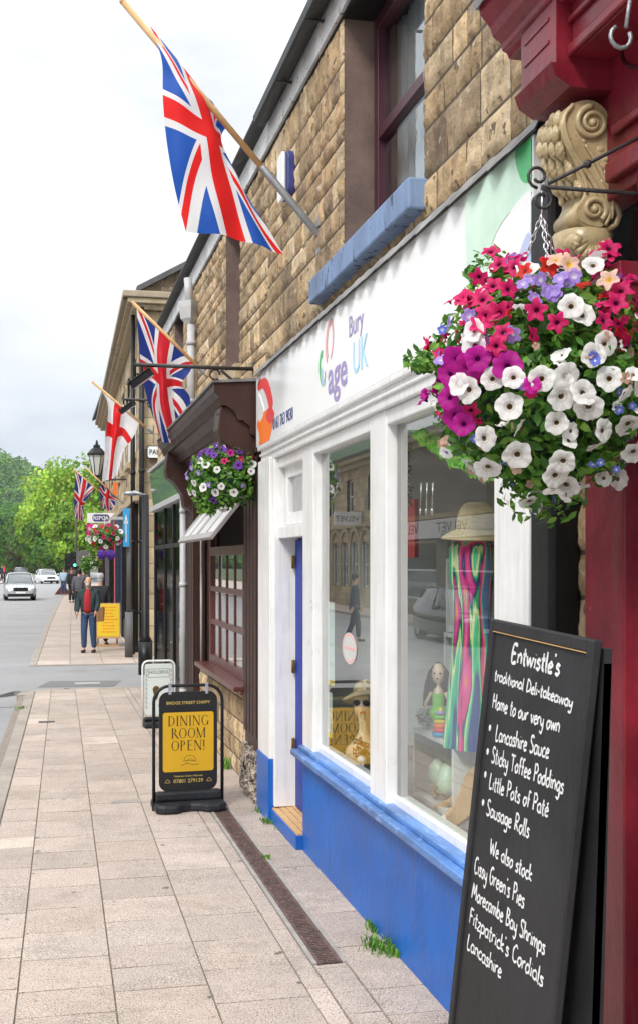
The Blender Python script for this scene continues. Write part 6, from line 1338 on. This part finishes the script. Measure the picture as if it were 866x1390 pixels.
# ------------------------------------------------------------------ cars
def car(loc, face, label, paintm, h=1.45, w=1.75, L=4.2, suv=False, plate='white', name='parked_car', kind='car', group=None):
    t = thing(name, loc, label, kind, group); t.rotation_euler = (0, 0, R(face))
    def add(mb, nm, mt, par=None, **k):
        o = mb.build(nm, M[mt], None, **k); o.parent = par or t
        if par: o.location = o.location-par.location
        return o
    hw = w/2; zb = .22 if suv else .17; bel = h*.60
    # side outline stations: y (front negative), bottom, top of body, half width
    st = [(-.5, zb+.12, bel*.62, .72), (-.485, zb+.02, bel*.78, .86), (-.44, zb, bel*.86, .95), (-.36, zb, bel*.93, .99), (-.22, zb, bel, 1), (0, zb, bel*1.01, 1), (.25, zb, bel*1.03, 1), (.42, zb, bel*1.04, .97), (.485, zb+.03, bel, .88), (.5, zb+.12, bel*.8, .8)]
    g = MB(); rows = []
    for y, a, b, s in st:
        q = hw*s; rows.append([(-q*.86, y*L, a), (-q, y*L, a+.12), (-q*1.0, y*L, a+(b-a)*.6), (-q*.94, y*L, b-.05), (-q*.8, y*L, b), (0, y*L, b+.025), (q*.8, y*L, b), (q*.94, y*L, b-.05), (q, y*L, a+(b-a)*.6), (q, y*L, a+.12), (q*.86, y*L, a)])
    g.grid(rows); g.face([g.vert(p) for p in rows[0]]); g.face([g.vert(p) for p in rows[-1]][::-1]); g.quad([rows[0][0], rows[0][-1], rows[-1][-1], rows[-1][0]])
    body = add(g, 'body', paintm)
    g = MB(); cab = [(-.22, bel-.02, .90), (-.08, h-.05, .72), (.02, h, .72), (.28, h-.01, .70), (.40, h*.93, .68), (.47, bel, .82)]
    rows = [[(-hw*.92, y*L, bel-.06), (-hw*s, y*L, z-.04), (-hw*s*.85, y*L, z), (0, y*L, z+.015), (hw*s*.85, y*L, z), (hw*s, y*L, z-.04), (hw*.92, y*L, bel-.06)] for y, z, s in cab]
    g.grid(rows); add(g, 'window', 'carglass')
    g = MB(); rows = [[(-hw*s-.004, y*L, z-.03), (-hw*s*.85, y*L, z+.012), (0, y*L, z+.03), (hw*s*.85, y*L, z+.012), (hw*s+.004, y*L, z-.03)] for y, z, s in cab[1:5]]; g.grid(rows)
    for s in (-1, 1):
        for (y0, z0, s0), (y1, z1, s1) in ((cab[0], cab[1]), (cab[5], cab[4])): g.tube([(s*hw*s0*.98, y0*L, z0), (s*hw*s1*1.0, y1*L, z1-.02)], .03, 6)
        g.tube([(s*hw*.9, .06*L, bel), (s*hw*.72, .06*L, h-.05)], .025, 6)
    add(g, 'roof', paintm)
    for s in (-1, 1):
        for y in (-.32, .32):
            fr = Fr((s*(hw-.2 if s > 0 else hw-.2), y*L, .31), (0, 1, 0), (1, 0, 0)); g = MB(); r = .32; g.lathe((s*(hw-.12), y*L, r), [(r*.6, -.1), (r, -.09), (r, .09), (r*.6, .1)], 20, ax=Fr((s*(hw-.12), y*L, r), (0, 1, 0), (1, 0, 0)))
            wo = add(g, 'wheel', 'tyre'); g = MB(); g.lathe((0, 0, 0), [(.001, -.105), (r*.58, -.1), (r*.58, .1), (.001, .105)], 14, ax=Fr((s*(hw-.12), y*L, r), (0, 1, 0), (1, 0, 0))); add(g, 'rim', 'chrome', wo)
        g = MB(); g.ball((s*hw*.68, -.478*L, bel*.74), .17, .07, .065); add(g, 'headlight', 'lens')
        g = MB(); g.ball((s*hw*.8, .485*L, bel*.8), .1, .04, .08); add(g, 'tail_light', 'red')
        g = MB(); g.ball((s*(hw+.1), -.15*L, bel+.07), .1, .06, .07); add(g, 'mirror', paintm)
    g = MB(); g.box(-hw*.45, hw*.45, -.502*L, -.49*L, bel*.58, bel*.80)
    if suv:
        for s in (-1, 1): g.tube([(s*.08, -.505*L, bel*.62), (s*.22, -.495*L, bel*.82)], .02, 6)
    g.box(-hw*.8, hw*.8, -.505*L, -.47*L, zb, zb+.16); add(g, 'grille', 'black')
    g = MB(); g.box(-.26, .26, -.512*L, -.503*L, zb+.17, zb+.28); add(g, 'number_plate', plate)
    g = MB(); g.box(-.26, .26, .5*L, .508*L, bel*.62, bel*.62+.11); add(g, 'number_plate', 'yellowb')
    return t
cp = P(27, 814, Z=-.1); car(cp, 3, 'silver compact off-roader driving toward us on the road', 'carsilver', 1.5, 1.72, 4.1, True, name='moving_car')
cp = P(64, 792, Z=-.1); car(cp, 12, 'distant white car on the right side of the road', 'carwhite', 1.4, name='moving_car')
cp = P(28.5, 788, Z=-.1); car(cp, 185, 'dark car just behind the silver off-roader, seen above its roof', 'cardark', 1.5, name='moving_car')
car((-7.2, 29.5, -.1), 0, 'dark parked car by the far kerb, mirrored in the near window', 'cardark', group='cars parked across the road')
car((-7.2, 23.2, -.1), 180, 'parked dark off-roader ahead of the mirrored car, by the far kerb', 'cardark', 1.7, 1.85, 4.5, True, group='cars parked across the road')
# ------------------------------------------------------------------ street furniture up the road
def lamp_post(p, h, label, arm=-.9, r=.06, mat='signgrey', base=.9):
    t = thing('street_lamp', p, label, 'street lamp', 'street lamps'); g = MB(); g.tube([p, p+Vector((0, 0, base))], r*1.7, 12); g.tube([p+Vector((0, 0, base)), p+Vector((0, 0, base+.1)), p+Vector((0, 0, h))], [r*1.7, r, r*.8], 12); g.build('post', M[mat], t)
    g = MB(); g.tube([p+Vector((0, 0, h-.02)), p+Vector((arm, 0, h+.05))], r*.45, 8); g.build('arm', M['galv'], t)
    g = MB(); hs = min(1, abs(arm)+.15); q = p+Vector((arm-.1*hs, 0, h+.02)); g.ball(q, .36*hs, .14*hs, .12*hs); g.build('lamp_head', M['galv'], t); return t
p = P(198, 914, Z=0); lamp_post(Vector((p.x, p.y, -.05)), P(198, 668, Y=p.y).z, 'black street lamp post with short grey arm at the side street mouth', arm=-.22, r=.075, mat='black', base=.62)
p = P(7, 775, Z=0); lamp_post(Vector((p.x, p.y, 0)), 10.5, 'tall pale street lamp among the trees at far left', arm=1.6, mat='galv')
p = P(51.5, 772, Z=0); t = thing('mast', p, 'bare pale pole standing in front of the distant trees', 'pole'); g = MB(); g.tube([p, P(51.5, 717, Y=p.y)], .12); g.build('pole', M['galv'], t)
p = P(104, 800, Z=0); g = MB(); g.tube([p, P(104, 690, Y=p.y)], [.11, .08]); solo(g, 'utility_pole', M['bark'], 'slim dark brown pole rising behind the traffic light', 'pole')
def tlight(px, py, Y, label, lit):
    t = thing('traffic_light', P(px, py+50, Y=Y), label, 'traffic light', 'traffic lights'); c = P(px, py, Y=Y); g = MB(); g.tube([(c.x, Y, 0), (c.x, Y, c.z+.4)], .06); g.build('post', M['signgrey'], t)
    g = MB(); g.box(c.x-.32, c.x+.32, Y-.08, Y-.06, c.z-.62, c.z+.62); g.box(c.x-.15, c.x+.15, Y-.26, Y-.08, c.z-.5, c.z+.5); g.build('signal_head', M['black'], t, bevel=.02)
    for k, m in enumerate(('greenlamp' if lit else 'black', 'black', 'black')): g = MB(); g.lathe((c.x, Y-.26, c.z-.33+.33*k), [(.001, .03), (.08, .02), (.1, 0)], 14, ax=Fr((c.x, Y-.26, c.z-.33+.33*k), (1, 0, 0), (0, -1, 0))); g.build('lamp', M[m], t)
tlight(102, 761, 88, 'traffic light showing green beyond the walkers', True); tlight(94.5, 762, 92, 'unlit traffic light head left of the green one', False)
g = MB(); c = P(113, 758, Y=85); g.box(c.x-.45, c.x+.45, 85, 85.05, c.z-.55, c.z+.55); g.tube([(c.x, 85.1, 0), (c.x, 85.1, c.z+.5)], .05); solo(g, 'road_sign', M['signgrey'], 'grey back of a square road sign right of the traffic lights', 'road sign')
g = MB(); q = P(86, 807, Z=0); g.poly(Fr(q, (1, 0, 0)), [(-.5, 0), (.5, 0), (.06, .62), (-.06, .62)], -.2, .2); solo(g, 'folding_board', M['brownw'], 'dark red brown folding board standing on the distant pavement', 'pavement sign')
for k in range(5):
    q = P(7+k*3.2, 791-k*1.6, Z=0); g = MB(); g.lathe(q, [(.12, 0), (.12, .15), (.09, .2), (.09, .8), (.11, .85), (.1, 1.0), (.03, 1.06)], 12); solo(g, 'bollard', M['black'], ['nearest of the five black bollards at far left', 'second of the five black bollards at far left', 'middle of the five black bollards at far left', 'fourth of the five black bollards at far left', 'farthest of the five black bollards at far left'][k], 'bollard', 'bollards at the far left pavement edge')
# lantern
c = P(132, 645, Y=31.5); t = thing('wall_lantern', (1.9, 31.5, c.z), 'black Victorian lantern on a bracket high on the stone building', 'lantern')
g = MB(); g.lathe(c, [(.09, 0), (.2, .52), (.001, .53)], 6, smooth=False); g.build('glazing', M['frost'], t)
g = MB(); g.lathe(c+Vector((0, 0, .53)), [(.25, 0), (.25, .03), (.13, .17), (.09, .19), (.09, .25), (.04, .28), (.02, .38), (.001, .4)], 6, smooth=False); g.lathe(c-Vector((0, 0, .07)), [(.03, 0), (.1, .04), (.1, .07)], 6)
for k in range(6): a = k/6*6.283; g.tube([c+Vector((.092*math.cos(a), .092*math.sin(a), 0)), c+Vector((.205*math.cos(a), .205*math.sin(a), .53))], .012, 5)
g.build('lantern_frame', M['black'], t)
g = MB(); g.tube(smoothline([c-Vector((0, 0, .05)), c+Vector((.05, 0, -.18)), c+Vector((.3, 0, -.12)), Vector((2.15, 31.5, c.z-.1))], 6), .022, 8); g.tube([(2.14, 31.5, c.z-.3), (2.14, 31.5, c.z+.1)], .025); g.build('bracket', M['iron'], t)
# projecting signs
def sign_front(px0, py0, px1, py1, Y, th=.1, m='white'):
    a = P(px0, py1, Y=Y); b = P(px1, py0, Y=Y); return Fr((a.x, Y, a.z), (1, 0, 0)), b.x-a.x, b.z-a.z
fr, w, h = sign_front(119, 696.5, 154, 709.5, 39); t = thing('projecting_sign', fr(w, 0, 0), 'white projecting sign with a navy RSPCA lozenge', 'sign'); g = MB(); g.fbox(fr, 0, w+.35, 0, h, -.12, 0); g.build('panel', M['board'], t)
g = MB(); g.poly(fr, rrect(w*.66, h*.72, .09, x=w*.53, y=h*.5), .001, .01, 0); g.text(fr, 'RSPCA', h*.56, w*.53, h*.31, .011, 'CENTER', 1, bold=.004, sx=.95); g.build('lettering', [M['navy'], M['white']], t)
fr, w, h = sign_front(118.5, 711.5, 146, 725, 39.6); t = thing('projecting_sign', fr(w, 0, 0), 'magenta sign below the white RSPCA one', 'sign'); g = MB(); g.fbox(fr, 0, w, 0, h, -.1, 0); g.build('panel', M['pinkp'], t); g = MB(); g.text(fr, 'Charity', h*.5, w*.3, h*.3, .002); g.poly(fr, [(w*.15+.05*math.cos(k), h*.55+.07*math.sin(k)) for k in range(6)], .001, .004); g.build('lettering', M['white'], t)
fr, w, h = sign_front(119, 726, 135, 734, 40); g = MB(); g.fbox(fr, 0, w, 0, h, -.08, 0); solo(g, 'projecting_sign', M['frost'], 'plain grey sign under the magenta one', 'sign')
fr, w, h = sign_front(167.5, 690, 176, 742, 24.9); t = thing('post_sign', fr(w/2, 0, 0), 'tall sky blue sign with a white arrow on a dark post', 'sign'); g = MB(); g.fbox(fr, 0, w, 0, h, -.02, 0); g.build('panel', M['bluesign'], t); g = MB(); g.fbox(fr, w*.44, w*.56, h*.12, h*.7, .001, .004); g.poly(fr, [(w*.2, h*.6), (w*.8, h*.6), (w*.5, h*.85)], .001, .004); g.build('arrow', M['white'], t)
g = MB(); q = P(172, 888, Z=0); g.tube([(q.x, 25.05, 0), (q.x, 25.05, .95)], .085, 12); g.tube([(q.x, 25.05, .95), (q.x, 25.05, P(172, 690, Y=25.05).z)], .05, 12); g.build('post', M['signgrey'], t)
fr, w, h = sign_front(152, 701.5, 176, 707, 26); g = MB(); g.fbox(fr, 0, w, .03, h, -.3, 0); solo(g, 'wall_light', M['pipew'], 'pale flat lamp arm above the distant pink and white basket', 'lamp')
fr, w, h = sign_front(154, 655, 160, 672, 33); g = MB(); g.fbox(fr, 0, w, 0, h, -.05, 0); solo(g, 'projecting_sign', M['orange'], 'small orange sign next to the lantern bracket', 'sign')
# yellow A board
q = P(148, 866, Z=0); t = thing('pavement_sign', (q.x, 28.2, 0), 'bright yellow printed board standing on the far pavement behind the men', 'pavement sign')
fr, w, h = sign_front(133, 819.5, 163, 864, 28.2); fr = Fr(fr.o, (1, 0, 0), (0, .12, 1)); g = MB(); g.fbox(fr, -.02, w+.02, -.05, h+.02, -.03, 0); g.build('frame', M['wood'], t); g = MB(); g.fbox(fr, .01, w-.01, .0, h-.01, .001, .005); g.build('poster', M['yellowb'], t)
g = MB()
for k in range(9):
    ww = w*(.75, .6, .4, .5, .8, .45, .6, .5, .65)[k]; z = h*.9-k*h*.095; x = w/2-ww/2
    while x < w/2+ww/2: l = rnd.uniform(.02, .06); g.fbox(fr, x, min(x+l, w/2+ww/2), z-.012, z+.012, .006, .008); x += l+.015
g.build('print', M['orange'], t); g = MB(); g.box(fr.o.x, fr.o.x+w, 28.3, 28.75, 0, .04); g.tube([(fr.o.x+.03, 28.75, 0), (fr.o.x+.03, 28.33, h)], .02); g.tube([(fr.o.x+w-.03, 28.75, 0), (fr.o.x+w-.03, 28.33, h)], .02); g.build('rear_leg', M['wood'], t)
# ------------------------------------------------------------------ fence, trees, hill
t = thing('wooden_fence', (-5, 236, -.1), 'long brown boarded fence at the end of the road', 'fence'); a = P(6, 775, Y=236); b = P(112, 775, Y=225); g = MB(); n = 110
for k in range(n):
    p = a.lerp(b, k/n); q = a.lerp(b, (k+.93)/n); hh = 2.05+.1*math.sin(k*.5); g.hexa([(p.x, p.y, -.25), (q.x, q.y, -.25), (q.x, q.y+.05, -.25), (p.x, p.y+.05, -.25), (p.x, p.y, hh), (q.x, q.y, hh), (q.x, q.y+.05, hh), (p.x, p.y+.05, hh)])
g.build('boards', M['fence'], t)
TL_ = {'lime': [(.24, .4, .035), (.18, .33, .03), (.3, .46, .05)], 'mid': [(.1, .22, .035), (.14, .27, .04), (.07, .17, .03)], 'dark': [(.045, .12, .035), (.06, .15, .04), (.035, .1, .03)], 'rust': [(.13, .12, .05), (.09, .12, .04), (.15, .12, .06)]}
def tree(x, y, h, rad, tone, label, seed):
    rg = random.Random(seed); t = thing('tree', (x, y, -.2), label, 'tree', 'trees beyond the road end'); g = MB(); pts = [Vector((x, y, -.3)), Vector((x+rg.uniform(-.4, .4), y, h*.3)), Vector((x+rg.uniform(-.6, .6), y, h*.75))]; g.tube(smoothline(pts, 3), [.45-.05*k for k in range(7)], 8)
    cl = []
    for k in range(40):
        d = Vector((rg.gauss(0, 1), rg.gauss(0, 1), rg.gauss(0, 1))).normalized(); f = rg.uniform(.45, .95); c = Vector((x+d.x*rad*f, y+d.y*rad*f, h*.52+d.z*h*.42*f)); cl.append((c, rad*rg.uniform(.2, .42)))
        if k % 4 == 0: g.tube([Vector((x, y, h*.35)), c], [.16, .04], 5)
    g.build('trunk', M['bark'], t); g = MB(); tn = TL_[tone]
    for c, r in cl:
        cc = rg.choice(tn); kk = rg.uniform(.7, 1.25); cc = tuple(q*kk for q in cc)
        for j in range(230):
            d = Vector((rg.gauss(0, 1), rg.gauss(0, 1), rg.gauss(0, 1))).normalized(); p = c+d*r*rg.uniform(.6, 1.08); s = rg.uniform(.13, .32); n = (d+Vector((rg.gauss(0, .5), rg.gauss(0, .5), rg.gauss(0, .5)))).normalized(); u = n.orthogonal().normalized()*s; v = n.cross(u).normalized()*s*.7
            g.quad([p-u, p+v, p+u, p-v], 0, tuple(q*rg.uniform(.8, 1.2) for q in cc))
    g.build('crown', M['treeleaf'], t)
TR_ = [(118, 606, 140, 6.0, 'lime', 'bright lime green tree, tallest, beside the far shops'), (92, 622, 158, 5.5, 'lime', 'lime green tree left of the tallest one'), (74, 640, 172, 5.0, 'lime', 'rounded lime tree standing over the green traffic light'), (140, 640, 150, 5.0, 'mid', 'mid green tree mostly hidden behind the far shops'),
 (56, 668, 190, 5.0, 'mid', 'mid green tree above the bare pale pole'), (42, 662, 250, 6, 'mid', 'dark round tree on the slope left of centre'), (24, 672, 270, 6.5, 'mid', 'mid green tree at the foot of the wooded hill'), (4, 684, 262, 6.5, 'mid', 'mid green tree at the left picture edge'), (14, 690, 232, 5.5, 'dark', 'dark tree behind the tall pale street lamp'),
 (32, 700, 226, 5, 'mid', 'low green tree between the lamp and the bare pole'), (49, 706, 215, 4.6, 'rust', 'brownish green tree behind the bare pale pole'), (68, 712, 205, 4.5, 'lime', 'low yellow green tree over the fence'), (24, 728, 230, 4, 'lime', 'small yellow green tree over the fence at left'), (84, 690, 190, 5, 'mid', 'mid green tree just left of the slim brown pole'),
 (98, 665, 150, 5, 'mid', 'mid green tree behind the slim brown pole'), (110, 680, 128, 4, 'lime', 'loose lime green tree right of the slim brown pole'), (3, 722, 240, 5, 'dark', 'low dark tree at the left edge over the road'), (92, 720, 170, 4, 'dark', 'low dark tree behind the unlit traffic light')]
for i, (px, ty, d, rad, tn, lb) in enumerate(TR_):
    c = P(px, 763, Y=d); tree(c.x, d, P(px, ty, Y=d).z-.5, rad, tn, lb, 300+i)
g = MB(); g.world = True; rg = random.Random(77); rows = []
def hz(x, y):
    e = (y-380)/330; e = max(0, min(1, e)); e = e*e*(3-2*e); a = x+95
    prof_ = 88-max(0, a)*.42-max(0, -a)*.04
    return -1+max(0, prof_)*e*(1+.06*noise.noise(Vector((x*.01, y*.01, 0))))
for j in range(60): rows.append([(x, 380+j*11, hz(x, 380+j*11)+2.5*noise.noise(Vector((x*.07, j*.8, 1)))) for x in range(-700, 500, 12)])
g.grid(rows, 0, (.045, .1, .03)); struct(g, 'hill', M['treeleaf'])
g = MB(); g.world = True
for k in range(1500):       # tree crowns on the slope
    y = rg.uniform(385, 740); x = rg.uniform(-.16*y-20, .03*y); z = hz(x, y); r = rg.uniform(4, 8); cc = rg.choice(TL_['mid']+TL_['dark']+TL_['mid']+[TL_['lime'][1]]); kk = rg.uniform(.75, 1.35)
    for j in range(80):
        d = Vector((rg.gauss(0, 1), rg.gauss(0, 1), abs(rg.gauss(0, 1)))).normalized(); p = Vector((x, y, z+r*.3))+d*r*rg.uniform(.7, 1.05); s = rg.uniform(.45, 1.1); n = (d+Vector((rg.gauss(0, .5), rg.gauss(0, .5), rg.gauss(0, .5)))).normalized(); u = n.orthogonal().normalized()*s; v = n.cross(u).normalized()*s*.8
        g.quad([p-u, p+v, p+u, p-v], 0, tuple(q*kk*rg.uniform(.85, 1.15) for q in cc))
tag(g.build('woodland', M['treeleaf']), 'green wooded hillside filling the horizon at far left', 'woodland', kind='stuff')
# ------------------------------------------------------------------ sky and light
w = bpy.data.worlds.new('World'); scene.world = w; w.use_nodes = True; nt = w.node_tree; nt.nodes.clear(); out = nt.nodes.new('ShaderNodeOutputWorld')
EL, AZ = 44, 218
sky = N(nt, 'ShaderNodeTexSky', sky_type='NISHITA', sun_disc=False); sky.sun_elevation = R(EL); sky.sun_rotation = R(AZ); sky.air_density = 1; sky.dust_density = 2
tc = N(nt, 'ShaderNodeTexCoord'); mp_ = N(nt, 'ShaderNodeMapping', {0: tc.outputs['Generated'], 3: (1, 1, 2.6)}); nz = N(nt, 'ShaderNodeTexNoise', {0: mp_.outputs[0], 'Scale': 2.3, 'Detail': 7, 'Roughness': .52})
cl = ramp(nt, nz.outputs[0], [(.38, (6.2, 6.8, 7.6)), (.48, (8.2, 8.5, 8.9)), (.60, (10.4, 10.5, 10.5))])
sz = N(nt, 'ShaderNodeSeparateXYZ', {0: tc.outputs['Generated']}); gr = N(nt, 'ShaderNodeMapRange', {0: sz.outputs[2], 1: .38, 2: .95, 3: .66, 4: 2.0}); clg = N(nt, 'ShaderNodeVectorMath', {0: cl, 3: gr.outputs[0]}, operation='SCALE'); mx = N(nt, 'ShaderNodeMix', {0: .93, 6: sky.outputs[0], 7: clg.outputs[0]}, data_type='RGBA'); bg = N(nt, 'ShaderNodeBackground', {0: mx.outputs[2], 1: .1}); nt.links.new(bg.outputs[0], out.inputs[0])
sl = bpy.data.lights.new('sun', 'SUN'); sl.energy = 1.5; sl.angle = R(14); sl.color = (1, .95, .88); so = bpy.data.objects.new('sun', sl); COL.objects.link(so)
sd = Vector((math.cos(R(EL))*math.sin(R(AZ)), math.cos(R(EL))*math.cos(R(AZ)), math.sin(R(EL)))); so.rotation_euler = sd.to_track_quat('Z', 'Y').to_euler(); so.location = (0, -10, 30)
scene.render.engine = 'CYCLES'; scene.cycles.max_bounces = 6; scene.cycles.volume_bounces = 0; scene.cycles.transparent_max_bounces = 12
hb = MB(); hb.world = True; hb.box(-1500, 1500, -600, 1500, -1.3, 130); hz_ = hb.build('haze', None)
hz_.data.materials.clear(); hm, hnt, hout = newmat('pale_air'); pv = N(hnt, 'ShaderNodeVolumePrincipled', {'Color': (.82, .88, .95, 1), 'Density': .0002, 'Anisotropy': .3}); hnt.links.new(pv.outputs[0], hout.inputs['Volume']); hz_.data.materials.append(hm); tag(hz_, 'thin pale air over the distant wooded hill', 'haze', kind='stuff')
vs = scene.view_settings; vs.view_transform = 'Standard'; vs.look = 'None'; vs.gamma = 1; vs.exposure = .82; vs.use_curve_mapping = False
scene.render.resolution_x = 637; scene.render.resolution_y = 1024
